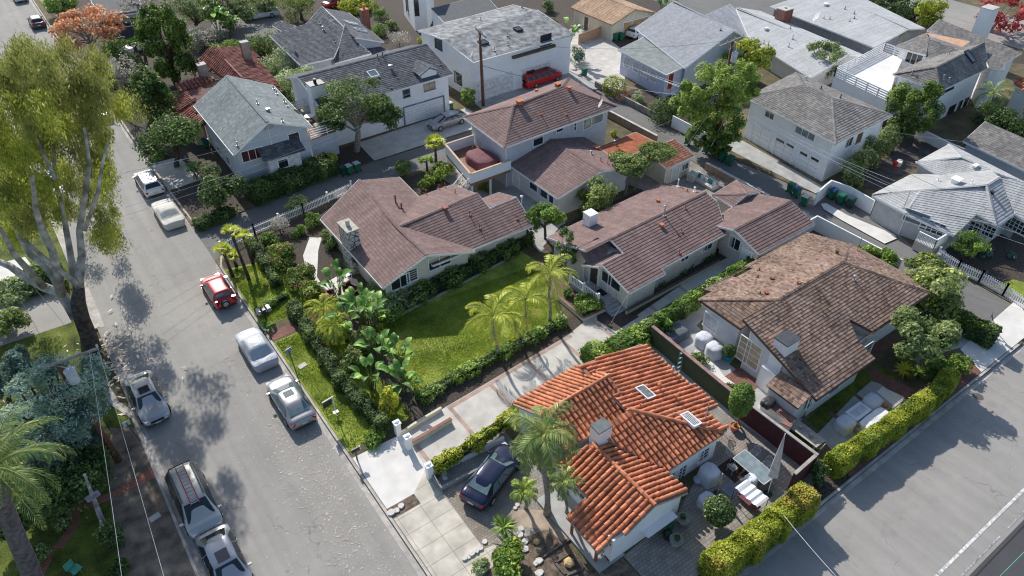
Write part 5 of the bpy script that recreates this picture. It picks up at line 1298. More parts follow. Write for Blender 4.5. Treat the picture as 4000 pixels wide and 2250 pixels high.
barkg=mat('grey_bark',(.25,.22,.19),.9,.25,5,bump=.5)
F2=Vector((math.cos(AZ),math.sin(AZ),0))
def at_depth(px,py,base,off=0.0):
    """point on the line of sight that stands over the same depth as a base point"""
    r=ray(px,py); t=(base.dot(F2)+off)/Vector((r.x,r.y,0)).dot(F2); return CAM+r*t
def px2m(px,p): return px*(p-CAM).length/FPX
ALLP=[]
def limb(mb,a,b,r0,r1,wig=.12,n=5,seg=6):
    a=Vector(a);b=Vector(b);L=(b-a).length; pts=[];rs=[]
    for i in range(n+1):
        t=i/n; p=a.lerp(b,t); w_=L*wig*math.sin(math.pi*t)
        pts.append(p+Vector((RN.uniform(-1,1),RN.uniform(-1,1),RN.uniform(-.3,.8)))*w_*.6); rs.append(r0+(r1-r0)*t)
    mb.tube(pts,rs,seg,False)
def tree(name,label,base,cc,rx,ry,lf,size=.16,n=5000,clumps=9,bk=None,cat='tree',group=None,tr=None,aspect=.55,droop=0,inner=.45,cl=.42,kind=0,lobes=(),visible_limbs=True,lf2=None,fine=False,flower=None,up=.35,round_=False):
    b=G(*base,.1); c=at_depth(*cc,b); R=px2m(rx,c); dn=(CAM-c).normalized()
    sp=math.asin(min(1,abs(dn.z))); 
    app=px2m(ry,c); q=app*app-(R*math.sin(sp))**2; Rz=math.sqrt(max(q,(.35*app)**2))/math.cos(sp)
    if c.z-Rz<.1: 
        c.z=max(c.z,Rz*.55+.1)
    root=thing(name,label,cat,(b.x,b.y,.1),0,group)
    tb=MB(); tr=tr or max(.06,R*.07)
    top=Vector((c.x,c.y,c.z-Rz*.25)); limb(tb,b-Vector((0,0,.1)),top,tr*1.25,tr*.55,.08,6,8)
    Vs=[];Ss=[]
    cls=[]
    if round_: Vq,s_=blob_leaves(c,(R,R,Rz),n,size,aspect,droop,.8,.12,14,up); Vs.append(Vq);Ss.append(s_)
    else:
        E=[(c,R,Rz)]
        for (lx,ly,lrx,lry) in lobes:
            lc=at_depth(lx,ly,b,RN.uniform(-.5,.5)); E.append((lc,px2m(lrx,lc),px2m(lry,lc)*1.15))
        for k in range(clumps*len(E)):
            c,R,Rz=E[k%len(E)]
            th=2*math.pi*(k*.618+RN.random()*.1); h=RN.uniform(-.75,.85); rr=math.sqrt(max(0,1-h*h))*RN.uniform(.45,.95)*(1-cl*.5)
            p=Vector((c.x+R*rr*math.cos(th),c.y+R*rr*math.sin(th),c.z+Rz*h*(1-cl*.6)))
            k2=RN.uniform(.75,1.25)
            cls.append((p,(R*cl*k2,R*cl*k2,max(Rz*cl,R*cl*.45)*k2)))
        for p,r_ in cls:
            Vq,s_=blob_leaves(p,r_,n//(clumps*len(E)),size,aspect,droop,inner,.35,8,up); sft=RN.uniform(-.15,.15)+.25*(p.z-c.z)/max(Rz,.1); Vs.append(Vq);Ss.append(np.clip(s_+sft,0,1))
            if visible_limbs: limb(tb,b.lerp(top,RN.uniform(.45,1)),p,tr*.42,tr*.12,.12,4,5)
    tb.build('trunk',bk or bark,root,smooth=True)
    c,R,Rz=E[0] if not round_ else (c,R,Rz)
    V=np.concatenate(Vs);S=np.concatenate(Ss)
    keep=V[:,:,2].min(1)>.1; V=V[keep];S=S[keep]
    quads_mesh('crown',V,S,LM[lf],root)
    if lf2:
        i=NR.random(len(V))<.16; d=unit(NR.normal(size=(i.sum(),1,3)))*.05; quads_mesh('foliage_tip' if not flower else 'flowers',V[i]+d,S[i],LM[lf2],root)['kind']='stuff'
    return root
def hedge(name,label,pts,w_,h,lf,size=.07,dens=260,lf2=None,group=None,z0=.1,top=None,wob=.12,cat='hedge',core=True):
    """clipped hedge along a ground line: leaf faces over a woody core"""
    p=[Vector((a[0],a[1],0)) for a in pts]; root=thing(name,label,cat,(p[0].x,p[0].y,z0),0,group)
    Vs=[];Ss=[];cb=MB()
    for i in range(len(p)-1):
        a,b=p[i],p[i+1]; d=(b-a);L=d.length;d.normalize();nn=Vector((-d.y,d.x,0))
        if core: cb.prism([a-nn*w_*.38,b-nn*w_*.38,b+nn*w_*.38,a+nn*w_*.38],z0,z0+h*.86)
        area=L*(2*h+w_); n=int(area*dens); 
        u=NR.uniform(-.1,L+.1,n); k=NR.uniform(0,2*h+w_,n)
        off=np.where(k<h,-w_/2,np.where(k<h+w_,k-h-w_/2,w_/2)); zz_=np.where(k<h,k,np.where(k<h+w_,h,2*h+w_-k))
        # rounded shoulders and uneven face
        wv=wob*(np.sin(u*2.3+i)+np.sin(u*5.1+off*3+1.3)*.6+NR.normal(size=n)*.5)
        nx=np.where(k<h,-1.,np.where(k<h+w_,0.,1.)); nz=np.where((k>=h)&(k<h+w_),1.,0.)
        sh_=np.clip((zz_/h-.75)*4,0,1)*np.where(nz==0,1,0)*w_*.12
        o2=off-np.sign(off)*sh_+nx*wv; z2_=zz_+nz*wv+nz*(-(np.abs(off)/(w_/2))**4*h*.1)
        P=np.stack([a.x+d.x*u+nn.x*o2,a.y+d.y*u+nn.y*o2,z0+z2_],1)
        Nn=unit(np.stack([nn.x*nx,nn.y*nx,nz+.25],1)+NR.normal(size=(n,3))*.5)
        for (end,ue,sg) in ((i==0,0.,-1.),(i==len(p)-2,L,1.)):
            if not end: continue
            ne=int(w_*h*dens*1.6); oe=NR.uniform(-w_/2,w_/2,ne); ze=NR.uniform(0,h,ne); bl=sg*(.06+NR.normal(size=ne)*.05)
            Pe=np.stack([a.x+d.x*(ue+bl)+nn.x*oe,a.y+d.y*(ue+bl)+nn.y*oe,z0+ze],1); Ne=unit(np.array([[d.x*sg,d.y*sg,.2]])+NR.normal(size=(ne,3))*.5)
            Vs.append(leaf_quads(Pe,Ne,size)); Ss.append(np.clip(.25+.3*ze/h+NR.normal(size=ne)*.2,0,1))
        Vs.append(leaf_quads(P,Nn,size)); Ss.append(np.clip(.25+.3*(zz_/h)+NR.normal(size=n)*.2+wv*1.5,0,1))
    if core: cb.build('hedge_wood',mat('hedge_core',(.02,.025,.012),.95),root)
    V=np.concatenate(Vs);S=np.concatenate(Ss)
    V[:,:,2]=np.maximum(V[:,:,2],z0)
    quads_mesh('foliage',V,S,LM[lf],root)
    if lf2:
        c=V.mean(1); f=np.sin(c[:,0]*1.7)+np.sin(c[:,1]*2.1+c[:,0]*.9); i=(f>.75)&(c[:,2]>z0+h*.6)&(NR.random(len(V))<.33); quads_mesh('foliage_tip',V[i]+np.array([0,0,.02]),S[i],LM[lf2],root)['kind']='stuff'
    return root
def frond(Vs,Ss,o,az,el,L,lw,n=26,arch=1.1,twist=0,ll=.5,rach=None,sh0=.5):
    """one feather frond: a bent midrib with leaflets on both sides"""
    d=np.array([math.cos(az),math.sin(az),0]); side=np.array([-math.sin(az),math.cos(az),0]); pts=[];tan=[]
    p=np.array(o,float); e=el
    for i in range(n+1):
        t=np.array([d[0]*math.cos(e),d[1]*math.cos(e),math.sin(e)]); pts.append(p.copy());tan.append(t); p=p+t*L/n; e-=arch*(1.35*(i/n)+.3)/n*1.6
    pts=np.array(pts);tan=np.array(tan)
    k=np.arange(2,n+1); f=k/n; l=ll*np.sin(np.pi*np.clip(f*.86+.14,0,1))**.6
    for sg in (-1,1):
        dr=unit(side*sg+tan[k]*.75+np.array([0,0,-.30])+NR.normal(size=(len(k),3))*.09)
        q=pts[k]; w_=tan[k]*lw*.5; tip=q+dr*l[:,None]; tip[:,2]-=l*.12
        mid=q+dr*l[:,None]*.5
        Vs.append(np.stack([q-w_*.6,mid-w_,tip,mid+w_],1)); Ss.append(np.clip(sh0+NR.normal(size=len(k))*.22,0,1))
    if rach is not None: rach.tube([Vector(x) for x in pts[::4]],[.03*(1-i/len(pts[::4]))+.008 for i in range(len(pts[::4]))],4,False)
def feather_palm(name,label,base,crown,L=2.3,nf=13,lf='palm',tr=.13,group=None,ll=.5,lw=.06,arch=1.15,el=(1.25,-.2),shaft=True,bk=None,nleaf=26):
    b=G(*base,.1); c=at_depth(*crown,b); c.z=max(c.z,.6)
    root=thing(name,label,'palm tree',(b.x,b.y,.1),0,group); tb=MB()
    pts=[b.lerp(c,i/7)+Vector((.05*math.sin(i),.04*math.cos(i*1.3),0)) for i in range(8)]
    tb.tube(pts,[tr*1.5]+[tr*(1-.04*i) for i in range(7)],10)
    tb.build('trunk',bk or barkg,root,smooth=True)
    if shaft:
        s_=MB(); s_.tube([c-Vector((0,0,.1)),c+Vector((0,0,.35)),c+Vector((0,0,.75))],[tr*.95,tr*1.05,tr*.5],10); s_.build('crownshaft',mat('green_crownshaft',(.18,.25,.08),.5),root,smooth=True); c=c+Vector((0,0,.6))
    Vs=[];Ss=[];rb=MB()
    for i in range(nf):
        az=i*2.39996+RN.uniform(-.2,.2); t=i/(nf-1); e=el[0]+(el[1]-el[0])*t+RN.uniform(-.1,.1)
        frond(Vs,Ss,c,az,e,L*RN.uniform(.85,1.1),lw,nleaf,arch*RN.uniform(.85,1.15),0,ll,rb,sh0=.75-.45*t)
    rb.build('frond_rib',mat('frond_rib_green',(.25,.27,.09),.5),root)
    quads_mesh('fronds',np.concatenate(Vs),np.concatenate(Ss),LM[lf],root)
    return root
def fan_palm(name,label,base,crown,R=.7,nf=14,lf='palm',tr=.09,group=None,spiky=False,cat='palm tree'):
    b=G(*base,.1); c=at_depth(*crown,b) if crown else b+Vector((0,0,.25)); c.z=max(c.z,.3)
    root=thing(name,label,cat,(b.x,b.y,.1),0,group); tb=MB(); tb.tube([b-Vector((0,0,.05)),b.lerp(c,.5),c],[tr*1.4,tr,tr*1.1],8); tb.build('trunk',barkd,root,smooth=True)
    V=[];S=[]
    for i in range(nf):
        az=i*2.39996;e=RN.uniform(-.25,1.1)
        d=Vector((math.cos(az)*math.cos(e),math.sin(az)*math.cos(e),math.sin(e))); sd=Vector((-math.sin(az),math.cos(az),0)); up_=sd.cross(d)
        h=c+d*R*.35 if not spiky else c
        m_=9 if not spiky else 2
        for k in range(m_):
            a=(k/(m_-1)-.5)*2.4 if not spiky else RN.uniform(-.15,.15)
            dd=(d*math.cos(a)+sd*math.sin(a)).normalized(); l=R*(.75 if not spiky else 1.0)*RN.uniform(.85,1.1)
            s2=dd.cross(up_).normalized()*(.05 if not spiky else .035)*R/.7; tip=h+dd*l-Vector((0,0,l*.15)); mid=h+dd*l*.5
            V.append([h,mid-s2,tip,mid+s2]); S.append(min(1,max(0,.45+.35*math.sin(e)+RN.uniform(-.2,.2))))
    quads_mesh('fronds',np.array([[list(q) for q in f] for f in V]),np.array(S),LM[lf],root); return root
def paddles(name,label,base,n=9,h=2.2,L=1.0,w_=.3,spread=.6,lf='bird',stems=3,cat='plant',group=None):
    """bird-of-paradise / banana clump: big paddle leaves on long stalks"""
    b=G(*base,.1); root=thing(name,label,cat,(b.x,b.y,.1),0,group); lb=MB();sb=MB()
    for i in range(n):
        az=i*2.39996+RN.uniform(-.3,.3); e=RN.uniform(.75,1.4); hh=h*RN.uniform(.55,1.0)
        o=b+Vector((RN.uniform(-1,1)*.25,RN.uniform(-1,1)*.25,0)); d=Vector((math.cos(az),math.sin(az),0))
        p1=o+Vector((0,0,hh*.6))+d*spread*.25; p2=o+Vector((0,0,hh))+d*spread*.6
        sb.tube([o,p1,p2],[.045,.03,.018],5,False)
        sd=Vector((-d.y,d.x,0)); l=L*RN.uniform(.8,1.15); ww=w_*RN.uniform(.8,1.1); k=6; up_=e; vs=[];q=p2.copy(); ang=up_
        sh=RN.uniform(.1,1); prof=[.15,.8,1,.95,.75,.42,.02]
        for j in range(k+1):
            cup=.25*ww
            vs+= [q+sd*ww*prof[j]+Vector((0,0,cup*prof[j])),q,q-sd*ww*prof[j]+Vector((0,0,cup*prof[j]))]
            q=q+(d*math.cos(ang)+Vector((0,0,math.sin(ang))))*l/k; ang-=.28
        for j in range(k):
            a=j*3; 
            lb.mesh([vs[a],vs[a+1],vs[a+4],vs[a+3]],[(0,1,2,3)],min(1,sh+.1)); lb.mesh([vs[a+1],vs[a+2],vs[a+5],vs[a+4]],[(0,1,2,3)],sh)
    sb.build('stalks',mat('green_stalk',(.12,.15,.05),.7),root); lb.build('leaves',LM[lf],root,smooth=False); return root

# --- the big eucalyptus by the left kerb ---
eb=G(*Z01(690,1190),.1)
root=thing('eucalyptus_tree','huge eucalyptus with pale forked limbs and drooping yellow green foliage at the left kerb','tree',(eb.x,eb.y,.1))
def ed(px,py,off=0): return at_depth(px,py,eb,off)
tb=MB(); f1=ed(300,1215); f2=ed(300,1130)
tb.tube([eb-Vector((0,0,.1)),ed(345,1310),ed(318,1240),ed(305,1180),ed(308,1120)],[.66,.54,.50,.46,.33],14)
tb.build('trunk',barkd,root,smooth=True)
tb=MB()
def br(pts,r0,r1,offs=0):
    q=[ed(x,y,offs*i/(len(pts)-1)) for i,(x,y) in enumerate(pts)]; n=len(q); tb.tube(q,[r0+(r1-r0)*i/(n-1) for i in range(n)],9)
    return q[-1]
br([(300,1240),(270,1190),(235,1145),(170,1120),(95,1080),(40,1040),(-30,1010)],.42,.2,2)
br([(245,1150),(215,1090),(175,1035),(120,995),(80,930),(60,860),(20,790),(-20,720)],.3,.1,3)
br([(240,1150),(225,1060),(205,980),(165,900),(140,820),(135,760),(125,690)],.3,.1,-2)
br([(308,1130),(290,1100),(225,1050),(130,970),(95,935)],.2,.1,-1)
br([(308,1120),(312,1050),(320,1000),(310,900),(330,780),(350,640),(330,500)],.32,.08,3)
br([(300,1130),(283,1040),(270,960),(250,850),(215,700),(210,560),(190,430)],.26,.07,6)
br([(330,900),(380,760),(400,640),(420,560)],.14,.05,2)
br([(215,700),(150,560),(110,460),(60,380)],.12,.04,8)
br([(170,1120),(60,1000),(0,890)],.25,.1,-2)
for _ in range(0):
    a=(0,0); br([a,(a[0]+RN.uniform(-40,40),a[1]-RN.uniform(40,80)),(a[0]+RN.uniform(-70,70),a[1]-RN.uniform(80,150))],.07,.02,RN.uniform(-2,6))
tb.build('limb',barkp,root,smooth=True)
Vs=[];Ss=[];Vy=[];Sy=[]
cl_=[]
for (x0,x1,y0,y1,n_) in ((20,420,190,340,34),(-40,430,330,560,50),(-60,430,520,760,44),(-60,450,700,880,32),(-40,160,860,940,6),(330,450,820,960,9),(440,560,370,450,5)):
    for _ in range(n_): cl_.append((RN.uniform(x0,x1),RN.uniform(y0,y1)))
for (x,y) in cl_:
    if (220<x<330 and 690<y<1000 and RN.random()<.5): continue
    c=ed(x,y,RN.uniform(3,14) if x>230 else RN.uniform(-1,9)); 
    R_=RN.uniform(.6,1.2); 
    V,s_=blob_leaves(c,(R_,R_,R_*1.35),int(640*R_),.13,.24,.6,.15,.5,8,.1)
    V[:,:,2]-=.0
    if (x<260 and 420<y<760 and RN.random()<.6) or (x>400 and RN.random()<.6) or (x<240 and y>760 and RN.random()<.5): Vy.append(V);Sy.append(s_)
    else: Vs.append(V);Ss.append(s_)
quads_mesh('crown',np.concatenate(Vs),np.concatenate(Ss),LM['euc'],root); quads_mesh('sun_painted_crown',np.concatenate(Vy),np.concatenate(Sy),LM['eucy'],root)

S_=None
def shrub(name,label,cc,rx,ry,lf,size=.1,n=1600,cat='shrub',group=None,h=None,clumps=6,lf2=None,flower=None,round_=False,drop=.6,aspect=.55,droop=0,up=.35):
    b=(cc[0],cc[1]+ry*drop)
    return tree(name,label,b,cc,rx,ry,lf,size,n,clumps,cat=cat,group=group,tr=.05,cl=.55,lf2=lf2,flower=flower,round_=round_,aspect=aspect,droop=droop,inner=.5,up=up)
# --- trees ---
tree('pine_tree','dark airy pine with exposed branches in front of the garage house',(1393,590),(1395,400),150,105,'dark',.11,16000,16,bk=barkg,lf2='olive',inner=.3,cl=.32,tr=.28,lobes=((1300,440,70,60),(1500,450,75,70)))
tree('juniper_tree','broad bright green juniper engulfing the utility pole by the alley',(2823,600),(2800,360),135,120,'juni',.12,34000,26,inner=.45,cl=.23,tr=.3,visible_limbs=False,up=.9,lf2='dark',lobes=((2700,400,80,80),(2880,330,95,80),(2830,490,95,80),(2750,500,80,70),(2810,560,60,45)))
tree('yellow_leaved_tree','yellow green tree just behind the big juniper',(2960,330),(2932,215),95,62,'bright',.15,4200,10,lf2='mid')
tree('open_branched_tree','open tree with bare grey branches beside the roof terrace',(3171,312),(3225,225),90,72,'olive',.13,2200,12,bk=barkg,lf2='pale',inner=.2,cl=.25)
tree('juniper_tree','dark juniper with flaming green tips against the white terrace house',(3545,540),(3565,415),105,118,'juni',.12,13000,30,inner=.5,cl=.24,visible_limbs=False,up=1.0,lf2='dark')
tree('citrus_tree','rounded yellow green citrus tree beside the far street',(3640,115),(3642,50),56,48,'bright',.14,2600,8,lf2='mid')
tree('coral_tree','tree with dark red leaves and pale bare limbs at the upper right corner',(3858,125),(3930,45),105,62,'red',.24,1300,14,bk=barkg,inner=.2,cl=.28,tr=.22)
tree('bamboo_clump','feathery pale bamboo between the long pale house and the roof terrace',(3485,200),(3490,150),78,55,'pale',.14,2600,10,aspect=.2,inner=.15,cat='bamboo')
tree('dark_tree','dark leafy tree behind the long pale roofs at the top edge',(3450,40),(3440,5),110,38,'dark',.2,3000,9)
tree('dark_tree','small dark tree right of the dark leafy top edge tree',(3560,75),(3565,110),50,40,'dark',.15,1500,6)
tree('podocarpus_tree','feathery golden green tree spreading over the orange flat roof',(2475,740),(2575,590),85,38,'olive',.11,8000,8,lf2='bright',bk=barkg,cl=.45,tr=.1)
tree('podocarpus_tree','feathery golden green tree in front of the flat roof, left of its twin',(2440,765),(2460,640),82,48,'olive',.11,7000,8,lf2='bright',bk=barkg,cl=.45,tr=.09)
tree('leafy_tree','brownish green leafy tree between the two maroon roofs',(2330,850),(2325,775),90,82,'olive',.11,5200,12,lf2='gold')
tree('leafy_tree','fresh green bushy tree left of the chimney of the long bungalow',(2130,935),(2130,850),80,72,'mid',.11,5600,9)
tree('magnolia_tree','thin leggy tree with glossy leaves at the corner of the bungalow porch',(2205,1090),(2215,970),62,88,'dark',.10,1500,14,inner=.2,cl=.24,lf2='pale',bk=barkg)
tree('olive_tree','round grey green olive tree over the parked dark car',(3575,1440),(3605,1300),120,98,'olive',.12,9000,18,lf2='pale',bk=barkg,inner=.45,cl=.36,tr=.14)
tree('loquat_tree','large yellow green tree at the right corner of the shake roof',(3640,1220),(3648,1130),112,95,'olive',.14,6500,13,lf2='gold')
tree('loquat_tree','smaller yellow green tree above the large one beside the alley',(3640,1080),(3628,1035),78,42,'olive',.14,2600,8,lf2='gold')
tree('lemon_tree','dense dark lemon tree with yellow fruit beside the alley kerb',(3445,1060),(3442,1000),72,52,'mid',.11,3600,8,lf2='bright')
tree('wispy_tree','wispy pine like shrub below the paned windows of the grey bungalow',(3790,1010),(3797,950),64,42,'mid',.12,2400,8,aspect=.2)
tree('strawberry_tree','leafy tree with bright green edges beside the street below the tiled house',(690,650),(683,560),125,100,'dark',.14,5200,14,lf2='mid',inner=.35)
tree('leafy_tree','silvery leafed tree beside the lane below the grey gable house',(855,815),(850,725),95,88,'dark',.13,3400,11,lf2='pale',inner=.35)
tree('dense_tree','tall rounded dark tree with golden top beside the left street',(575,520),(590,370),80,98,'dark',.16,6500,12,lf2='bright',tr=.25)
tree('conifer_tree','large dark green conifer above the faded tile roof',(690,330),(650,165),105,150,'juni',.15,16000,34,lf2='dark',inner=.35,cl=.24,droop=.2,tr=.3)
tree('autumn_tree','broad tree with rust orange autumn leaves at the upper left',(370,225),(335,118),142,72,'rust',.2,3600,18,bk=barkg,inner=.25,cl=.28,tr=.22)
tree('bare_tree','bare grey twiggy tree between the eucalyptus and the dense tree',(450,430),(480,275),58,70,'grey',.10,900,10,bk=barkg,inner=.1,cl=.3)
tree('grey_tree','tall mottled grey green tree behind the pickup truck',(900,110),(880,30),120,70,'olive',.2,4000,14,lf2='pale',bk=barkg,inner=.3,cl=.3)
tree('grey_tree','tall bare limbed tree rising over the dark blue house',(545,110),(530,20),85,60,'grey',.13,1200,10,bk=barkg,inner=.1,cl=.3)
tree('weeping_tree','yellow olive weeping tree behind the charcoal roof',(1180,75),(1170,20),85,62,'olive',.16,3800,10,droop=.5,aspect=.3,lf2='gold')
tree('leafy_tree','bright green leafy tree behind the charcoal roof next to the red car',(1420,40),(1400,18),85,34,'bright',.15,2600,8,lf2='mid')
for i,(x,y,r,l_) in enumerate(((1035,200,58,'topmost'),(1110,275,68,'second from the top'),(1165,340,72,'third from the top'),(1195,395,58,'lowest'))):
    tree('laurel_bush','pale green laurel bush between the grey gable and charcoal roofs, '+l_,(x,y+45),(x,y),r*1.3,r*1.15,'pale' if i else 'olive',.12,5200,11,lf2='mid',cat='bush',group='laurel bushes between the grey gable and charcoal roofs')
tree('standard_tree','clipped round topped tree on a thin trunk beside the dark red wall',(2888,1668),(2897,1560),47,68,'mid',.07,4200,4,round_=True,lf2='olive',tr=.07,bk=barkg)
tree('blue_cedar','large blue green cedar behind the leaning pole at the left edge',(270,1800),(215,1560),215,165,'blue',.10,42000,34,inner=.3,cl=.24,tr=.3,aspect=.3,lf2='olive',lobes=((230,1700,190,110),))
tree('blue_cedar','blue green cedar branch mass cut by the left photo edge',(30,1560),(20,1440),90,120,'blue',.10,9000,14,inner=.35,cl=.35)
tree('dark_shrub_tree','dark dense evergreen shrub in the shade below the blue cedar',(300,1960),(265,1860),150,95,'dark',.11,5000,12,inner=.4)
tree('leafy_tree','small tree beside the flat topped white building next to the wooden pole',(1823,420),(1825,375),42,38,'mid',.11,1300,6)
for (n_,l_,b_,c_,rx,ry,lf,lf2,n) in (
 ('dark_tree','dark dense tree filling the corner behind the spiky dragon trees',(470,330),(470,215),60,60,'dark','mid',2600),
 ('grey_tree','large grey green tree left of the pickup truck',(760,130),(765,50),110,80,'olive','grey',6500),
 ('grey_tree','pale twiggy tree between conifer and pickup truck',(800,190),(790,150),70,55,'grey','olive',2200),
 ('leafy_tree','dark leafy tree right of the tile roof chimney',(1000,300),(985,255),60,50,'dark','mid',2400),
 ('leafy_tree','green shrubby tree between tile roof and pickup truck',(880,235),(880,205),75,45,'mid','gold',3000),
 ('leafy_tree','tall green tree at the top edge left of the yellow weeping one',(1040,60),(1030,5),60,40,'olive','mid',2200),
 ('leafy_tree','green tree cut by the top edge between autumn tree and dark blue house',(250,60),(240,10),60,40,'mid','dark',2200),
 ('dark_tree','dark tree in the upper right corner below the coral tree',(3985,560),(3975,480),60,80,'dark','mid',3200),
 ('dark_tree','dark shrubby tree under the drooping palm at the right',(3880,520),(3880,455),70,50,'dark','olive',2800),
 ('dark_tree','shaded evergreen below the canary palm fronds',(90,2080),(70,2010),95,75,'dark','mid',3600),
 ('dark_tree','shaded evergreen between the palm and the brick path',(215,2000),(190,1960),80,60,'dark','olive',2600),
 ('dark_tree','deep green bushy tree left of the brown leaning pole foot',(330,1900),(310,1850),90,70,'dark','mid',3600)):
    tree(n_,l_,b_,c_,rx,ry,lf,.12,n,10,lf2=lf2,inner=.35)
for i,(x,y,r,lf) in enumerate(((430,330,34,'olive'),(500,350,36,'dark'),(540,300,30,'mid'),(700,385,34,'olive'),(745,340,34,'dark'),(620,600,28,'mid'),(920,330,34,'mid'),(960,290,30,'olive'),(1480,60,34,'mid'),(1530,100,26,'olive'),(2090,60,34,'mid'),(2140,30,30,'dark'),(2160,90,24,'olive'),(3800,560,34,'dark'),(3730,600,28,'olive'),(1450,860,0,'x'))):
    if r: shrub('garden_shrub',('olive toned','dark','fresh green')[('olive','dark','mid').index(lf)]+' garden shrub, '+('below the bare twiggy tree','right of the bare twiggy tree','beside the hidden white car','under the conifer on the left','under the conifer near the tile roof','beside the small leafy street tree','above the tile roof chimney','at the upper corner of the tile roof','behind the charcoal roof chimney','next to the white garden furniture','left of the tan garage','at the top edge near the tan garage','by the tan wooden fence','at the foot of the terrace house wall','on the shaded soil of the terrace house')[i],(x,y),r,r*.85,lf,.1,1300,lf2='pale' if i%2 else None)
# --- bushes and garden plants ---
S_=shrub
S_('clipped_bush','clipped yellow green bush at the end of the low wall by the wide forecourt',(2398,340),47,42,'bright',.09,2200,round_=True,lf2='mid')
S_('flowering_shrub','rusty orange shrub above the retaining wall of the lilac house',(2437,375),36,20,'rust',.09,900)
S_('flowering_shrub','white flowering shrub above the retaining wall of the lilac house',(2492,385),28,27,'pale',.09,900)
S_('ivy_mound','dark ivy tumbling over the retaining wall beside the alley',(2595,440),72,52,'dark',.10,2600,lf2='mid')
S_('flowering_shrub','small white flowered shrub in the dark ivy beside the alley',(2562,432),14,18,'pale',.08,400)
for i,(x,y,r) in enumerate(((3465,548,52),(3410,600,58),(3358,645,58),(3325,700,52))):
    S_('tall_shrub','tall pale tipped shrub beside the three garage apartment, '+('uppermost','second from the top','third from the top','lowest')[i]+' of four',(x,y),r,r*1.15,'olive',.11,2600,lf2='pale',group='tall shrubs beside the three garage apartment')
S_('potted_tree','round yellow green bush in the sunken yard beside the orange roof',(2397,520),17,17,'bright',.07,600)
S_('ball_bush','round clipped bright green bush by the lane opposite the garage forecourt',(1575,652),31,30,'mid',.07,1800,round_=True,drop=1.2)
S_('flowering_shrub','loose green shrub with pink blooms below the wooden terrace',(1722,672),58,40,'mid',.09,2200,lf2='gold')
S_('flowering_shrub','small green shrub beside the terrace stair foot',(1665,715),34,30,'mid',.09,1000,lf2='gold')
S_('golden_bush','bright golden bush at the corner of the long lane hedge',(1282,617),38,24,'gold',.10,1100)
S_('pale_shrub','pale yellow green shrub inside the white lane fence',(1160,800),50,36,'pale',.10,1500,lf2='gold')
S_('green_shrub','green shrub below the pale yellow one inside the fence',(1224,858),38,34,'mid',.09,1200)
S_('green_shrub','round green shrub left of the garden path',(1163,902),27,26,'mid',.08,1000)
S_('grey_shrub','leafless grey shrub beside the white lane fence',(1093,888),42,38,'grey',.08,700)
S_('leafy_shrub','leafy shrub with light green leaves at the street end of the lane fence',(1050,935),38,28,'mid',.11,900)
S_('green_shrub','glossy dark shrub beside the stone chimney',(1300,950),40,34,'dark',.09,1500,lf2='mid')
S_('green_shrub','light green shrub above the glossy dark one near the stone chimney',(1278,915),34,24,'olive',.08,1100)
S_('bougainvillea','red flowering bush nearest the lane behind the verge lawn',(1103,1000),74,50,'mid',.09,3600,lf2='flower',flower=1)
S_('bougainvillea','red flowering bush in the middle of the garden row',(1165,1075),70,55,'mid',.09,3400,lf2='flower',flower=1)
S_('bougainvillea','red flowering bush next to the yellow palm',(1212,1135),50,45,'mid',.09,2200,lf2='flower',flower=1)
S_('sage_shrub','large pale green shrub below the window of the maroon roofed house',(1510,1155),118,52,'pale',.10,5200,lf2='mid')
S_('green_shrub','thin leafed shrub right of the bird of paradise grove beside the lawn',(1520,1225),50,50,'mid',.1,1400,lf2='pale')
S_('golden_shrub','golden yellow shrub beside the white gate pillar',(1520,1575),38,55,'gold',.09,1900,lf2='bright')
S_('yellow_shrub','yellow flecked shrub in the middle of the paddle leaf grove',(1420,1330),60,55,'olive',.10,1800,lf2='gold')
S_('yellow_shrub','yellow flecked shrub at the lower end of the paddle leaf grove',(1370,1400),52,55,'olive',.10,1600,lf2='gold')
S_('groundcover_shrub','low green shrub at the kerb corner beside the black mailbox',(1460,1715),50,22,'mid',.08,1300)
S_('porch_shrub','bushy green shrub with pale tips beside the porch steps',(2298,1180),58,42,'mid',.08,2300,lf2='pale')
S_('agave_plant','small bright agave like bush below the porch railing',(2218,1147),20,18,'mid',.1,350)
S_('round_bush','round glossy bush on the patio beside the street hedge',(2810,1995),56,55,'dark',.075,4200,round_=True,lf2='pale',drop=.95)
S_('garden_bush','large leafy green bush at the bottom edge of the front garden',(1985,2180),88,58,'mid',.09,4200,lf2='bright')
S_('grey_plant','pale grey green plant on the soil next to the large leafy bush',(1880,2210),34,26,'pale',.07,800)
S_('small_shrub','small yellow flowered ball on the soil beside the pavement',(1897,2190),13,11,'gold',.05,350)
S_('patio_plant','dark leafy plant in the corner of the grey patio beside the white wall',(2665,1215),30,38,'dark',.09,900)
S_('planter_plant','pale leaved plant trailing over the red topped wall',(2610,1310),22,20,'pale',.08,500)
S_('planter_plant','leafy plant on the wall above the ladder',(2735,1405),38,28,'olive',.08,900)
S_('planter_plant','small plant at the lower end of the wall bed',(2850,1512),24,16,'olive',.07,500)
S_('front_shrub','bright leaved shrub below the olive tree trunk',(3535,1412),24,18,'bright',.08,600)
S_('front_shrub','mixed green shrub left of the carport entrance',(3670,1440),60,42,'mid',.09,2200,lf2='bright')
S_('front_shrub','bright shrub at the street corner of the carport entrance',(3745,1420),42,35,'mid',.09,1500,lf2='bright')
S_('blue_agave','blue green agave like plant in the shaded bed of the grey bungalow',(3848,990),24,18,'blue',.12,260)
S_('blue_agave','small blue green agave at the right edge of the shaded bed',(3950,995),20,14,'blue',.12,200)
S_('white_shrub','white flowering shrub at the foot of the dark fence by the lower street',(3195,1850),34,42,'dark',.08,1300,lf2='pale')
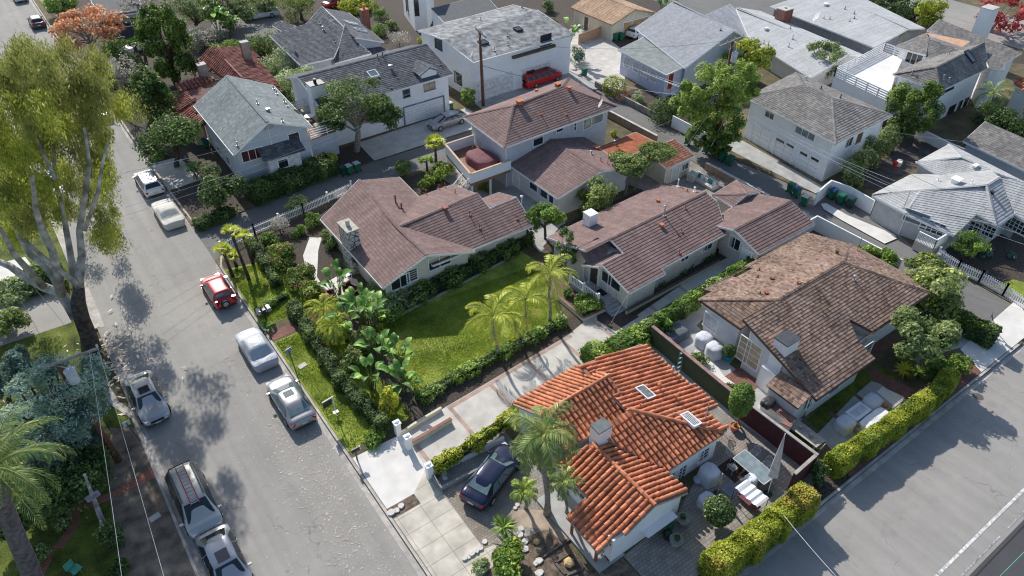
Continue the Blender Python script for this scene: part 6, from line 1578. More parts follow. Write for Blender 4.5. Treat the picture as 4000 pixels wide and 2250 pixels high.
S_('leafy_shrub','pale leafed shrub at the left edge beside the neighbour drive',(40,1135),75,42,'pale',.13,2600,lf2='mid')
S_('leafy_shrub','dark bush behind the limbs of the eucalyptus',(160,1085),80,55,'dark',.13,2600)
S_('conifer_bush','light green conifer branch at the left edge below the drive',(35,1265),62,55,'olive',.11,2400,lf2='bright')
S_('weed_shrub','leafy weed patch beside the leaning brick path at the lower left',(245,2040),36,34,'olive',.09,800,lf2='pale')
S_('weed_shrub','leafy weed patch at the lower left beside the palm trunk',(145,2170),48,34,'olive',.09,900,lf2='pale')
S_('weed_shrub','pale leafed weed at the foot of the grey carved post',(425,2100),40,52,'dark',.09,1300,lf2='pale')
S_('weed_shrub','pale leafed weed beside the foot of the brown pole',(378,1805),30,36,'dark',.09,800,lf2='pale')
S_('weed_shrub','low green weed at the bottom edge left of the kerb',(470,2220),40,28,'dark',.09,800)
S_('dry_shrub','twiggy pinkish dry shrub behind the dormer house',(1560,160),52,38,'grey',.09,900)
S_('green_shrub','yellow green shrub at the corner of the big white building',(1652,157),30,18,'bright',.09,700)
S_('green_shrub','dark green shrub right of the brick chimney of the charcoal roof',(1475,118),48,32,'mid',.1,1500)
S_('green_shrub','leafy shrub beside the wide forecourt in front of the strelitzias',(2255,215),34,40,'dark',.09,900)
S_('agave_plant','blue agave by the green bin near the wide forecourt',(2262,238),26,30,'blue',.14,300)
S_('fallen_branch','green branch lying on the roof of the three garage apartment',(3045,345),36,14,'mid',.1,600) if 0 else None
# --- hedges ---
hp=lambda *q:[G(x,y,.12) for x,y in q]
hedge('long_hedge','long dark green clipped hedge beside the lane below the grey gable house',hp((985,785),(1130,730),(1295,668)),2.2,1.55,'dark',.10,200,lf2='mid')
hedge('low_hedge','short dark hedge at the street end of the lane',hp((770,890),(850,862),(905,835)),1.2,.7,'dark',.08,240,lf2='mid')
hedge('verge_hedge','dark clipped hedge between the verge lawn and the paddle leaf grove',hp((1150,1215),(1225,1330),(1335,1505),(1500,1680)),.9,.95,'dark',.07,320,lf2='mid')
hedge('verge_hedge','low hedge between the small verge lawn and the flowering bushes',hp((985,960),(1085,1120)),.6,.7,'dark',.07,320,lf2='mid')
hedge('verge_hedge','short hedge across the verge beside the brick path',hp((1010,1225),(1120,1160)),.5,.45,'mid',.07,320)
hedge('fence_hedge','tall leafy hedge along the picket fence above the big lawn',hp((1620,1180),(1760,1110),(1990,990),(2065,945)),.9,1.15,'dark',.10,230,lf2='mid',wob=.2)
hedge('lawn_hedge','low flowering hedge along the driveway edge of the big lawn',hp((1640,1565),(1830,1455),(2200,1262)),.75,.5,'mid',.08,260,lf2='pale',wob=.16)
hedge('wall_ivy','long ivy covered wall beside the driveway of the bungalow',hp((2390,1400),(2560,1290),(2700,1200),(2985,1020)),.75,1.3,'mid',.09,340,lf2='pale',wob=.1)
hedge('ivy_bank','leafy ivy bank spilling beside the orange tiled roof',hp((2290,1420),(2470,1350),(2590,1290)),1.4,1.0,'mid',.09,260,lf2='bright',wob=.2)
hedge('planter_hedge','yellow green hedge in the white planter beside the paver drive',hp((1705,1850),(1850,1765),(1990,1660),(2030,1610)),.55,.75,'bright',.08,330,lf2='mid',z0=.45,wob=.12)
hedge('street_hedge','tall bright yellow hedge with reddish tips in front of the tiled house patio',hp((2760,2260),(2900,2170),(3010,2085),(3130,1985)),1.25,1.85,'bright',.058,850,lf2='redtip',wob=.09)
hedge('street_hedge','long bright yellow green hedge along the brick verge of the shake roof house',hp((3235,1850),(3362,1770),(3481,1687),(3625,1585),(3690,1510)),1.0,1.55,'bright',.058,800,lf2='mid',wob=.07)
hedge('corner_hedge','tall dark clipped hedge with a yellow top beside the parked dark car',hp((3560,1200),(3700,1270),(3865,1350)),1.1,1.55,'dark',.09,260,lf2='bright',wob=.08)
hedge('bed_hedge','dark bushes in the raised bed along the bungalow wall',hp((2460,1170),(2560,1110),(2830,965)),.5,.4,'dark',.09,200,lf2='olive',wob=.2)
hedge('back_hedge','yellow topped hedge in front of the dark blue house',hp((490,125),(600,100)),1.6,1.6,'dark',.12,120,lf2='bright')
hedge('far_hedge','green hedge at the top beside the far end of the left street',hp((190,30),(290,15)),1.6,1.4,'mid',.14,100,lf2='bright')
# --- palms ---
kg='king palms on the big lawn'
feather_palm('king_palm','king palm nearest the bungalow porch, with the tallest grey trunk',(2147,1268),(2148,1095),2.7,10,'palmy',.12,kg,nleaf=40,lw=.06,ll=.62,arch=1.45)
feather_palm('king_palm','king palm on the left whose trunk stands alone by the low hedge',(1945,1397),(1927,1262),2.7,10,'palmy',.12,kg,nleaf=40,lw=.06,ll=.62,arch=1.45)
feather_palm('king_palm','shorter king palm in the middle of the group of four',(2060,1325),(2055,1195),2.4,9,'palmy',.11,kg,nleaf=38,lw=.06,ll=.58,arch=1.5)
feather_palm('king_palm','leaning king palm between the lone left one and the middle one',(2039,1335),(2010,1265),2.1,8,'palmy',.10,kg,nleaf=34,lw=.06,ll=.55,arch=1.5)
feather_palm('queen_palm','queen palm with shaggy arching fronds in front of the orange tiled house',(2140,2010),(2119,1700),2.8,21,'qpalm',.17,ll=.62,lw=.075,arch=1.9,el=(1.2,-.5),shaft=False,nleaf=44)
feather_palm('pygmy_palm','small drooping palm below the queen palm left of the house wall',(2055,1990),(2048,1915),1.1,13,'palm',.09,ll=.3,shaft=False,arch=1.4)
feather_palm('pygmy_palm','grey green small palm against the window wall of the tiled house',(2215,2010),(2200,1880),1.3,14,'qpalm',.09,ll=.34,shaft=False,arch=1.5)
feather_palm('canary_palm','huge date palm with stiff arching fronds at the lower left corner',(150,2330),(-30,1835),3.7,34,'qpalm',.45,ll=.5,lw=.05,arch=1.3,el=(1.1,-.35),shaft=False,nleaf=46,bk=mat('purple_grey_palm_trunk',(.17,.14,.15),.95,.25,4,bump=.8))
feather_palm('coconut_palm','palm with long drooping fronds beside the white terrace house',(3860,470),(3880,365),2.7,13,'palm',.16,ll=.55,shaft=False,arch=1.5)
feather_palm('areca_palm','golden yellow feathery palm next to the flowering bushes',(1265,1270),(1262,1205),2.0,16,'palmy',.12,ll=.5,shaft=False,arch=1.7)
feather_palm('areca_palm','yellow green feathery palm below the golden one at the hedge',(1300,1340),(1300,1275),1.9,16,'palmy',.12,ll=.5,shaft=False,arch=1.8)
fg='small fan palms on the verge lawn'
for (b_,c_,l_) in (((973,1092),(902,905),'tallest small fan palm on the verge lawn'),((989,1030),(950,925),'small fan palm right of the tallest one by the lane'),((911,1082),(868,975),'small fan palm nearest the kerb'),((925,1040),(903,1000),'shortest fan palm of the verge group')):
    fan_palm('fan_palm',l_,b_,c_,.75,14,'palmy',.11,fg)
fan_palm('fan_palm','fan palm beside the lane left of the wooden terrace',(1703,630),(1700,560),1.1,16,'palmy',.12)
fan_palm('fan_palm','low fan palm behind the wooden stair railing',(1670,670),(1665,628),.9,14,'palm',.1)
fan_palm('cycad','dark green cycad on the soil beside the paver drive',(1967,2085),(1967,2060),.95,36,'mid',.14,None,True,'plant')
fan_palm('dragon_tree','spiky palm like dragon tree in the shaded garden above the eucalyptus crown',(560,260),(520,170),.9,16,'mid',.2)
fan_palm('dragon_tree','second spiky dragon tree right of the first in the shaded garden',(575,270),(560,180),.8,16,'mid',.18)
fan_palm('yucca','pale yellow spiky yucca below the olive tree on the left',(3530,1462),(3530,1445),.75,40,'gold',.08,None,True,'plant')
fan_palm('yucca','green spiky yucca beside the pale yellow one',(3585,1475),(3585,1455),.7,40,'palm',.08,None,True,'plant')
fan_palm('fan_palm','green fan palm between the two maroon roofed houses',(1900,745),(1895,735),.8,12,'palm',.06)
# --- paddle leaved plants ---
bg='paddle leaved plants between hedge and lawn'
for i,(x,y,h,L,l_) in enumerate(((1320,1165,2.3,1.1,'bird of paradise by the garden seats with the widest leaves'),(1360,1330,2.6,1.0,'bird of paradise at the left edge of the grove'),(1430,1290,3.0,1.2,'tallest bird of paradise with upright leaves in the grove'),(1470,1300,2.6,1.0,'bird of paradise right of the tallest one'),(1480,1430,2.4,1.0,'bird of paradise in the middle beside the lawn edge'),(1560,1440,2.1,.9,'bird of paradise closest to the middle of the lawn'),(1460,1520,2.0,.9,'bird of paradise above the golden yellow shrub'),(1575,1540,2.0,1.0,'bird of paradise standing free at the lower lawn corner'),(1410,1250,2.4,1.0,'bird of paradise behind the pale green shrub'))):
    paddles('bird_of_paradise',l_,(x,y),12,h,L,.27,.9,group=bg)
paddles('bird_of_paradise','tall bird of paradise at the corner of the white flat roofed building',(2215,225),13,4.2,1.6,.4,1.2)
paddles('bird_of_paradise','tall bird of paradise beside the steep pale grey roof',(2590,95),14,3.8,1.6,.4,1.6)
paddles('bird_of_paradise','tall bird of paradise in the shade below the grey tree',(860,150),13,3.8,1.6,.4,1.4)
paddles('bird_of_paradise','broad leaved plant in the shade beside the pickup truck',(905,150),9,3.4,1.4,.4,1.0)
paddles('banana_plant','small banana plant beside the street below the grey gable house',(770,700),8,1.3,.9,.25,.6,'palmy' if 0 else 'bird')
paddles('banana_plant','small yellow green banana plant by the yellow stucco wall',(675,500),8,1.9,1.0,.3,.6)
paddles('bromeliad','low broad leaved plant behind the mailboxes on the verge',(1040,1300),9,.5,.5,.1,.5)
paddles('garden_plant','broad leaved light green plant in the garden bed by the chimney',(1335,1055),9,.6,.5,.14,.5)
# columnar cactus by the maroon house
b=G(1550,1120,.1); c=MB(); c.tube([b,b+Vector((0,0,1.6)),b+Vector((0,0,2.5))],[.11,.12,.08],10); c.tube([b+Vector((0,0,1.7)),b+Vector((.22,0,1.85)),b+Vector((.25,0,2.3))],[.07,.08,.06],8)
o=c.build('cactus',LM['mid']); tag(o,'tall column cactus in front of the gable window','cactus')
# lawn blades
def blades(name,label,poly,n,h,m,cat='grass'):
    P=[(p[0],p[1]) for p in poly]; xs=[p[0] for p in P];ys=[p[1] for p in P]; out=[]
    while len(out)<n:
        x,y=RN.uniform(min(xs),max(xs)),RN.uniform(min(ys),max(ys))
        if pip((x,y),P) and math.sin(x*1.1+math.sin(y*.9)*2)+math.sin(y*1.6+x*.7)+RN.gauss(0,.9)>-1.1: out.append((x,y,B0+.01))
    A=np.array(out); az=NR.uniform(0,6.28,n); w_=NR.uniform(.02,.035,n); hh=h*NR.uniform(.5,1.3,n)
    d=np.stack([np.cos(az)*w_,np.sin(az)*w_,np.zeros(n)],1); ln=NR.normal(size=(n,3))*.03; ln[:,2]=hh
    V=np.stack([A-d,A+d,A+ln+d*.3,A+ln-d*.3],1)
    cx=np.sin(A[:,0]*1.3)+np.sin(A[:,1]*1.7+A[:,0]*.6)+NR.normal(size=n)*.5
    o=quads_mesh(name,V,np.clip(.5+.2*cx,0,1),m); tag(o,label,cat,kind='stuff')
gl=leaf_mat('grass_blade',(.16,.25,.03),(.42,.52,.07),(.68,.62,.22),trl=.4)
blades('lawn_grass','bright green grass blades of the big lawn',[(14.3,30.7),(27.0,31.0),(28.2,33.0),(29.4,37.4),(18.2,38.3),(15.0,38.0)],42000,.05,gl)
blades('verge_grass','yellow green grass blades of the verge by the street',[(8.6,29.1),(13.2,29.2),(13.1,40.9),(8.6,40.9)],22000,.05,gl)
blades('verge_grass','grass blades of the small verge lawn with fan palms',[(8.6,43.1),(12.2,43.1),(12.0,50.4),(8.6,51.2)],12000,.05,gl)
# ================= vehicles =================
def paint(name,col,metal=.3,rough=.28): return mat(name,col,rough,.02,2,metal=metal,coat=.6)
plate=mat('number_plate',(.6,.6,.6),.5); lampw=mat('headlamp_lens',(.55,.58,.6),.1,spec=.9); lampr=mat('tail_lamp_lens',(.35,.01,.01),.15); rimm=mat('alloy_rim',(.5,.51,.53),.3,metal=.8)
def wheel(root,x,y,r=.31,w=.21):
    t=MB(); s=1 if y>0 else -1
    t.tube([(x,y-w/2,r),(x,y+w/2,r)],r,20); o=t.build('wheel',blackr,root)
    k=MB(); yo=y+s*(w/2+.005); k.tube([(x,yo-s*.02,r),(x,yo,r)],r*.64,16)
    for i in range(5):
        a=i*2*math.pi/5; k.beam((x,yo+s*.012,r),(x+math.cos(a)*r*.6,yo+s*.012,r+math.sin(a)*r*.6),.05,.02)
    k.build('rim',rimm,o)
def car(name,label,L=4.6,W=1.78,H=1.24,rg=-1.6,rr=-.95,rf=.45,wb=1.2,hood=.78,trunk=.86,col=None,loc=(0,0,0),rz=0,group=None,sunroof=False,cat='car',cover=None,belt=.80,spare=False,rails=False,gl=None,sideglass=3,nose=.62,front_dark=True,grille=True,tail='side',roofm=None,legend=None):
    root=thing(name,label,cat,(0,0,0),0,group)
    h=W/2; k=L/4.6; rg,rr,rf,wb=rg*k,rr*k,rf*k,wb*k; f=L/2; gl=gl or autog
    # sections: x, zlow, zshoulder, ztop, halfwidth shoulder, halfwidth top
    sec=[(-f,.36,.50,.54,h*.80,h*.62),(-f+.10,.24,.70,trunk-.04,h*.93,h*.74)]
    if rg>-f+.35: sec.append(((-f+rg)/2,.20,.76,trunk+.01,h*.99,h*.78))
    sec+= [(rg,.18,belt,trunk+.03,h,h*.78),(rr,.18,belt+.01,H-.025,h,h*.66),((rr*.55+rf*.45),.18,belt,H,h,h*.68),(rf,.18,belt-.01,H-.035,h,h*.67),(wb,.18,hood-.02,hood+.06,h*.99,h*.80),((wb+f)/2,.20,hood-.07,hood,h*.97,h*.76),(f-.16,.24,nose-.04,nose+.04,h*.88,h*.66),(f,.32,.44,.48,h*.70,h*.5)]
    vs=[];fs=[];n=10
    for (x,zl,zs,zt,ws,wt) in sec:
        zc=.02 if zt<H-.2 else .03
        vs+= [(x,-ws*.9,zl),(x,-ws*1.0,zl+(zs-zl)*.45),(x,-ws*.985,zs),(x,-wt,zt-.015),(x,-wt*.5,zt+zc*.8),(x,wt*.5,zt+zc*.8),(x,wt,zt-.015),(x,ws*.985,zs),(x,ws,zl+(zs-zl)*.45),(x,ws*.9,zl)]
    m=len(sec)
    for i in range(m-1):
        for j in range(n): fs.append((i*n+j,i*n+(j+1)%n,(i+1)*n+(j+1)%n,(i+1)*n+j))
    fs.append(tuple(range(n-1,-1,-1)));fs.append(tuple((m-1)*n+j for j in range(n)))
    fs=[tuple(reversed(q)) for q in fs]
    if cover:
        vs=[(x,y*1.03,z if z>.4 else .10) if k_%10 in (0,9) else (x*1.01,y*1.04,z+.02) for k_,(x,y,z) in enumerate(vs)]
    b=MB(); b.mesh(vs,fs,.5); o=b.build('body',cover or col,root,smooth=True)
    ca=o.data.attributes.new('crease_edge','FLOAT','EDGE'); ca.data.foreach_set('value',[.85 if cover else .45]*len(o.data.edges))
    sm=o.modifiers.new('sub','SUBSURF'); sm.levels=sm.render_levels=2
    if cover:
        tx=bpy.data.textures.get('folds') or bpy.data.textures.new('folds','CLOUDS'); tx.noise_scale=.45
        dm=o.modifiers.new('folds','DISPLACE'); dm.texture=tx; dm.strength=.05; dm.mid_level=.5; dm.texture_coords='LOCAL'
        sm.levels=sm.render_levels=2
        root.location=loc; root.rotation_euler=(0,0,rz); return root
    def panel(nm,q,mt,off=.012,parent=root):
        q=[Vector(p) for p in q]; c=sum(q,Vector())/len(q); nn=(q[1]-q[0]).cross(q[2]-q[0]).normalized()
        if nn.dot(c-Vector((c.x*.9,0,.4)))<0: nn=-nn
        p=MB(); p.face([v+nn*off for v in q]); return p.build(nm,mt,parent)
    wt=h*.64; wsd=h*.975
    # windscreen and rear screen
    panel('windscreen',[(wb-.06,-h*.76,hood+.06),(wb-.06,h*.76,hood+.06),(rf+.05,h*.62,H-.065),(rf+.05,-h*.62,H-.065)],gl,.03)
    panel('rear_window',[(rg+.03,-h*.72,trunk+.05),(rg+.03,h*.72,trunk+.05),(rr-.03,h*.60,H-.07),(rr-.03,-h*.60,H-.07)],gl,.03)
    for s in (-1,1):
        x0=rg+.28*(rr-rg)+.08; xs=[rr-.02-.15*(rr-rg)]; 
        cuts=sideglass; a0=rg+.22; a1=wb-.18; t0=rr+.02; t1=rf-.04
        for i in range(cuts):
            u0=i/cuts+.015;u1=(i+1)/cuts-.015
            xb0=a0+(a1-a0)*u0;xb1=a0+(a1-a0)*u1;xt0=t0+(t1-t0)*u0;xt1=t0+(t1-t0)*u1
            panel('side_window',[(xb0,s*h*.955,belt+.035),(xb1,s*h*.955,belt+.035),(xt1,s*h*.70,H-.085),(xt0,s*h*.70,H-.085)],gl,.02)
        q=MB(); q.box((wb-.25,s*(h+.09),belt+.07),(.12,.2,.12)); q.build('mirror',col,root)
        q=MB(); q.box((f-.2,s*h*.66,nose-.06),(.26,.32,.14),-s*.35); q.build('headlight',lampw,root)
        q=MB(); q.box((-f+.09,s*h*.72,.66 if tail=='side' else .8),(.12,.28,.16 if tail=='side' else .42),s*.3); q.build('taillight',lampr,root)
        for x in (-f*.60,f*.62): wheel(root,x,s*(h-.08),.30)
        q=MB(); q.beam((-f*.6+.4,s*(h+.003),.42),(f*.62-.4,s*(h+.003),.42),.012,.03); q.build('side_trim',darkm,root)
        for x in ((a0+a1)/2-.05,):
            q=MB(); q.box((x-.15,s*(h*.998),belt-.10),(.16,.03,.03)); q.build('door_handle',col,root)
    q=MB(); q.box((f-.02,0,.50),(.06,h*.9,.14)); q.build('grille',darkm,root)
    q=MB(); q.box((f+.0,0,.36),(.04,.34,.1)); q.build('number_plate',plate,root)
    q=MB(); q.box((-f+.0,0,.58),(.05,.36,.12)); q.build('number_plate',plate,root)
    q=MB(); q.box((-f+.05,0,.32),(.12,h*1.5,.12)); q.build('bumper',darkm,root)
    q=MB(); q.box((f-.07,0,.27),(.1,h*1.4,.08)); q.build('bumper',darkm,root)
    if sunroof: panel('sunroof',[((rr+rf)/2-.05,-.32,H+.012),((rr+rf)/2-.05,.32,H+.012),(rf-.12,.32,H+.002),(rf-.12,-.32,H+.002)],gl,.015)
    if roofm: panel('painted_roof_reflection',[(rr+.1,-h*.55,H+.01),(rr+.1,h*.55,H+.01),(rf-.1,h*.55,H),(rf-.1,-h*.55,H)],roofm,.012)
    if spare:
        q=MB(); q.tube([(-f-.18,.12,.66),(-f+.02,.12,.66)],.31,18); w_=q.build('spare_wheel',blackr,root); q=MB(); q.tube([(-f-.2,.12,.66),(-f-.17,.12,.66)],.2,14); q.build('rim',rimm,w_)
    if rails:
        for s in (-1,1): q=MB(); q.beam((rr+.15,s*h*.62,H+.06),(rf-.1,s*h*.62,H+.05),.05,.04); q.build('roof_rail',darkm if rails==1 else rimm,root)
    root.location=loc; root.rotation_euler=(0,0,rz)
    return root
silver=paint('silver_car_paint',(.36,.37,.39),.4,.32); wht=paint('white_car_paint',(.62,.62,.62),0,.35); redp=paint('red_car_paint',(.42,.012,.02),0,.4); greyp=paint('dark_silver_car_paint',(.25,.25,.26),.5); bluep=paint('navy_car_paint',(.012,.018,.05),.3,.2); goldp=paint('pale_silver_car_paint',(.42,.42,.39),.35,.32); redv=paint('bright_red_van_paint',(.60,.012,.012),0); darkp=paint('dark_blue_grey_car_paint',(.03,.04,.06),.3); brown=paint('dark_brown_car_paint',(.05,.045,.05),.3)
N_=math.pi/2; S_d=-math.pi/2
y=lambda px,py:G(px,py).y
kg1='cars parked along the right kerb of the left street'
car('parked_car','white estate car with pale roof rails, topmost in the row at the right kerb',4.7,1.8,1.38,-2.1,-1.75,.5,1.3,.85,.92,wht,(7.15,y(605,776)+2.35,0),N_,kg1,rails=2,gl=autog,sideglass=4)
car('covered_car','car under a cream fabric cover parked at the right kerb near the lane',4.6,1.78,1.22,-1.4,-.75,.3,1.2,.66,.72,None,(7.1,y(688,897)+2.3,0),N_,kg1,cover=mat('cream_car_cover',(.60,.57,.50),.85,.05,3,bump=1,bscale=5))
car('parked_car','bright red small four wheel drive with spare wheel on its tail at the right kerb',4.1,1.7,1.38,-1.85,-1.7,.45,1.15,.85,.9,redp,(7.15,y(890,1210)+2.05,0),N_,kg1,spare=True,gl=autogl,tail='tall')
car('covered_car','car under a silver grey cover parked below the red one at the right kerb',4.3,1.75,1.3,-1.55,-.9,.4,1.15,.66,.74,None,(7.2,y(1047,1449)+2.15,0),N_,kg1,cover=mat('silver_car_cover',(.36,.38,.42),.5,.05,3,bump=1,bscale=5))
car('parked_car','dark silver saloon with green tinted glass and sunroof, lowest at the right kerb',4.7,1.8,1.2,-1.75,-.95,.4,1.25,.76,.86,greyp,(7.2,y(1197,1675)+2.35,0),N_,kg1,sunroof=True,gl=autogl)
kg2='cars parked along the left kerb'
car('parked_car','silver saloon facing the viewer alone at the left kerb, sunroof shut',4.75,1.82,1.2,-1.75,-1.0,.35,1.15,.76,.86,silver,(-.25,y(640,1655)+2.35,0),S_d,kg2,sunroof=True)
mv=car('parked_minivan','champagne minivan with a red and silver ladder on its roof rack at the left kerb',4.95,1.92,1.5,-2.2,-1.95,.75,1.65,.85,.95,goldp,(-.2,y(835,2090)+2.45,0),S_d,kg2,rails=1,sideglass=4,cat='minivan')
car('parked_car','pale silver car cut by the bottom edge behind the minivan, dark sunroof',4.75,1.82,1.22,-1.9,-1.2,.35,1.15,.76,.86,silver,(-.05,G(790,2105).y-2.35-.3,0),S_d,kg2,sunroof=True)
# ladder on the minivan
lx=-.2;ly=y(835,2090)+2.75
root=thing('ladder','red and silver extension ladder strapped to the minivan roof','ladder',(lx,ly,1.6))
for s in (-1,1):
    m=MB(); m.beam((lx+s*.22,ly-1.5,1.60),(lx+s*.22,ly+1.6,1.66),.05,.09); m.build('rail',mat('red_ladder_rail',(.45,.03,.05),.5) if s>0 else mat('red_ladder_rail',(.45,.03,.05)),root)
for k in range(11): m=MB(); m.beam((lx-.22,ly-1.4+k*.28,1.63+k*.005),(lx+.22,ly-1.4+k*.28,1.63+k*.005),.035,.05); m.build('rung',galv,root)
a=G(1795,1965);b=G(2035,1790); rzz=math.atan2(b.y-a.y,b.x-a.x)
c=(a+b)/2
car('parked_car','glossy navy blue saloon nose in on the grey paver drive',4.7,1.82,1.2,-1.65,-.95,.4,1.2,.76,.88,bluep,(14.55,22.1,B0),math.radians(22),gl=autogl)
car('parked_hatchback','pale silver teardrop shaped hatchback on the garage forecourt',4.45,1.72,1.3,-2.0,-.85,.35,1.55,.80,1.0,silver,(36.6,62.9,.11),math.pi+math.radians(2),cat='car')
car('parked_car','white estate car tucked between the tan garage and the steep grey roof',4.6,1.75,1.3,-2.0,-1.8,.5,1.2,.82,.9,wht,(G(2505,150).x+.5,G(2505,150).y+1.0,.1),.2,rails=1)
car('parked_car','dark car with a bright sky reflection painted on its roof at the upper left kerb',4.4,1.75,1.3,-1.9,-1.5,.4,1.15,.8,.88,brown,(6.2,G(165,115).y+2.2,0),N_,kg1,roofm=mat('painted_sky_reflection',(.6,.62,.66),.15,coat=.8),tail='tall')  # pale panel on the roof paints the sky's reflection as colour
car('parked_car','white car cut off by the top edge of the photo',4.6,1.78,1.3,-2.0,-1.6,.4,1.2,.8,.88,wht,(6.0,G(95,12).y+2.3,0),N_,kg1)
car('parked_car','white car half hidden behind the spiky dragon trees',4.5,1.75,1.25,-1.6,-.95,.4,1.2,.78,.85,wht,(G(560,195).x,G(560,195).y,.11),.3)
car('parked_car','white car seen through the eucalyptus foliage at the left kerb',4.5,1.75,1.25,-1.6,-.95,.4,1.2,.78,.85,wht,(-.3,G(165,755).y,0),S_d,kg2)
car('parked_car','pale blue car on the street behind the eucalyptus crown',4.5,1.75,1.25,-1.6,-.95,.4,1.2,.78,.85,silver,(6.9,G(400,450).y,0),N_,kg1)
car('parked_car','dark blue grey estate car under the round olive tree',4.75,1.88,1.42,-2.15,-1.85,.45,1.25,.88,.95,darkp,(49.0,14.9,B0),S_d-.0,rails=1,cat='car')
car('parked_car','small red car behind the charcoal roof at the top edge',4.2,1.7,1.25,-1.7,-1.2,.4,1.15,.8,.85,redv,(G(1315,25).x,G(1315,25).y,.12),.2)
# red van
def at_(fn,x,y_,z=.1): return g(fn,x,y_,z)
vl=at_(Z20,235,640)
rv=car('red_van','bright red camper van with black roof rack and rear spare wheel','x',) if 0 else car('red_van','bright red camper van with a black roof rack in front of the white building',5.3,1.95,1.62,-2.5,-2.42,1.0,1.75,1.0,1.05,redv,(vl.x+.3,vl.y+.7,.1),math.radians(2),cat='van',spare=True,rails=1,sideglass=5,belt=1.02,tail='tall',nose=.8)
m=MB()
for k in range(9): m.box((-1.9+k*.32,0,1.70),(.05,1.35,.04))
for s in (-1,1): m.box((-.6,s*.68,1.74),(2.9,.05,.05))
m.box((-1.7,.2,1.78),(1.1,.5,.14)); 
for k in range(5): m.tube([(.2+k*.12,-.3,1.72),(.2+k*.12,-.3,1.9)],.045,8)
o=m.build('roof_rack',darkm,None); o.parent=rv
# pickup
def pickup(label,loc,rz):
    root=thing('pickup_truck',label,'pickup truck',(0,0,0)); h=.88
    m=MB(); sec=[(.55,.25,.85,1.35,h,h*.7),(.62,.25,.86,1.38,h,h*.72),(1.35,.25,.86,1.36,h,h*.72),(1.75,.25,.84,.92,h,h*.8),(2.45,.28,.78,.82,h*.95,h*.75),(2.6,.35,.55,.6,h*.8,h*.6)]
    sec=[(x-.2,*r) for x,*r in sec]; vs=[];fs=[]
    for (x,zl,zs,zt,ws,wt) in sec: vs+=[(x,-ws,zl),(x,-ws,zs),(x,-wt,zt),(x,wt,zt),(x,ws,zs),(x,ws,zl)]
    for i in range(len(sec)-1):
        for j in range(6): fs.append((i*6+j,(i+1)*6+j,(i+1)*6+(j+1)%6,i*6+(j+1)%6))
    fs.append((0,1,2,3,4,5));fs.append(tuple(reversed([(len(sec)-1)*6+j for j in range(6)]))); m.mesh(vs,fs); m.build('cab',wht,root)
    m=MB(); m.box((-1.15,0,.35),(2.9,1.6,.2)); m.box((-1.15,.86,.62),(2.9,.07,.5));m.box((-1.15,-.86,.62),(2.9,.07,.5));m.box((-2.6,0,.62),(.07,1.78,.5)); m.build('bed',wht,root)
    for s in (-1,1):
        m=MB(); m.mesh([(.42,s*(h*.99),.88),(1.25,s*(h*.99),.88),(1.08,s*(h*.76),1.3),(.5,s*(h*.76),1.3)],[(0,1,2,3)]); m.build('side_window',autog,root)
        for x in (-1.45,1.6): wheel(root,x,s*.8,.34)
        m=MB(); m.box((2.33,s*.66,.62),(.12,.25,.14)); m.build('headlight',lampw,root)
    m=MB(); m.mesh([(1.53,-.66,.93),(1.53,.66,.93),(1.19,.6,1.33),(1.19,-.6,1.33)],[(0,1,2,3)]); m.build('windscreen',autog,root)
    m=MB(); m.box((2.45,0,.38),(.15,1.6,.15)); m.build('bumper',darkm,root)
    root.location=loc; root.rotation_euler=(0,0,rz)
q=g(ot,465,100,.11); pickup('white pickup truck parked in the shade behind the charcoal roofed house',(q.x,q.y,.11),math.pi-math.radians(8))
# ================= poles, wires, bins, fences, furniture =================
def post_wire(m,a,b,sag=.5,r=.018,n=14):
    a=Vector(a);b=Vector(b); m.tube([a.lerp(b,i/n)-Vector((0,0,sag*4*(i/n)*(1-i/n))) for i in range(n+1)],r,4,False)
def upole(label,base,top,arm,trans=None,r=.15,arms2=None,tm=None):
    b=G(*base,.1); t=at_depth(*top,b); root=thing('utility_pole',label,'utility pole',(b.x,b.y,.1))
    m=MB(); m.tube([b-Vector((0,0,.1)),b.lerp(t,.5),t],[r*1.25,r*1.1,r*.85],12); m.build('pole',poleW,root,smooth=True)
    A=[]
    for (p,q) in arm:
        a=at_depth(*p,b,-.15); c=at_depth(*q,b,-.15); z=(a.z+c.z)/2
        m=MB(); m.beam(a,c,.11,.13); m.build('crossarm',mat('grey_weathered_arm',(.30,.28,.26),.9,.2,5),root); A.append((a,c))
        for k in (0,.33,.67,1):
            q_=a.lerp(c,k); m=MB(); m.lathe(q_+Vector((0,0,.06)),[(.03,0),(.06,.05),(.04,.1),(.07,.15),(.02,.22)],8); m.build('insulator',mat('pale_insulator',(.5,.52,.55),.3),root)
        m=MB(); mid=a.lerp(c,.5); m.beam(mid-Vector((0,0,.8)),a.lerp(c,.2),.04);m.beam(mid-Vector((0,0,.8)),a.lerp(c,.8),.04); m.build('brace',galv,root)
    if trans:
        c=at_depth(*trans,b,-.35); m=MB(); m.lathe(c-Vector((0,0,.45)),[(.1,0),(.27,.03),(.28,.1),(.28,.8),(.30,.82),(.30,.88),(.12,.98)],16); m.lathe(c+Vector((.1,0,.5)),[(.05,0),(.07,.06),(.04,.12),(.06,.18),(.02,.3)],8)
        m.build('transformer',mat('pale_grey_transformer',(.50,.52,.56),.45),root)
    return b,t,A
B1,T1,A1=upole('leaning brown utility pole with grey transformer at the lower left',(465,1800),Z01(430,1290),[(Z01(305,1335),Z01(740,1180))],Z01(545,1390),.17)
B2,T2,A2=upole('tall brown wooden utility pole in front of the white garages',(1888,413),Z10(1688,235),[(Z10(1655,212),Z10(1738,288))],None,.15)
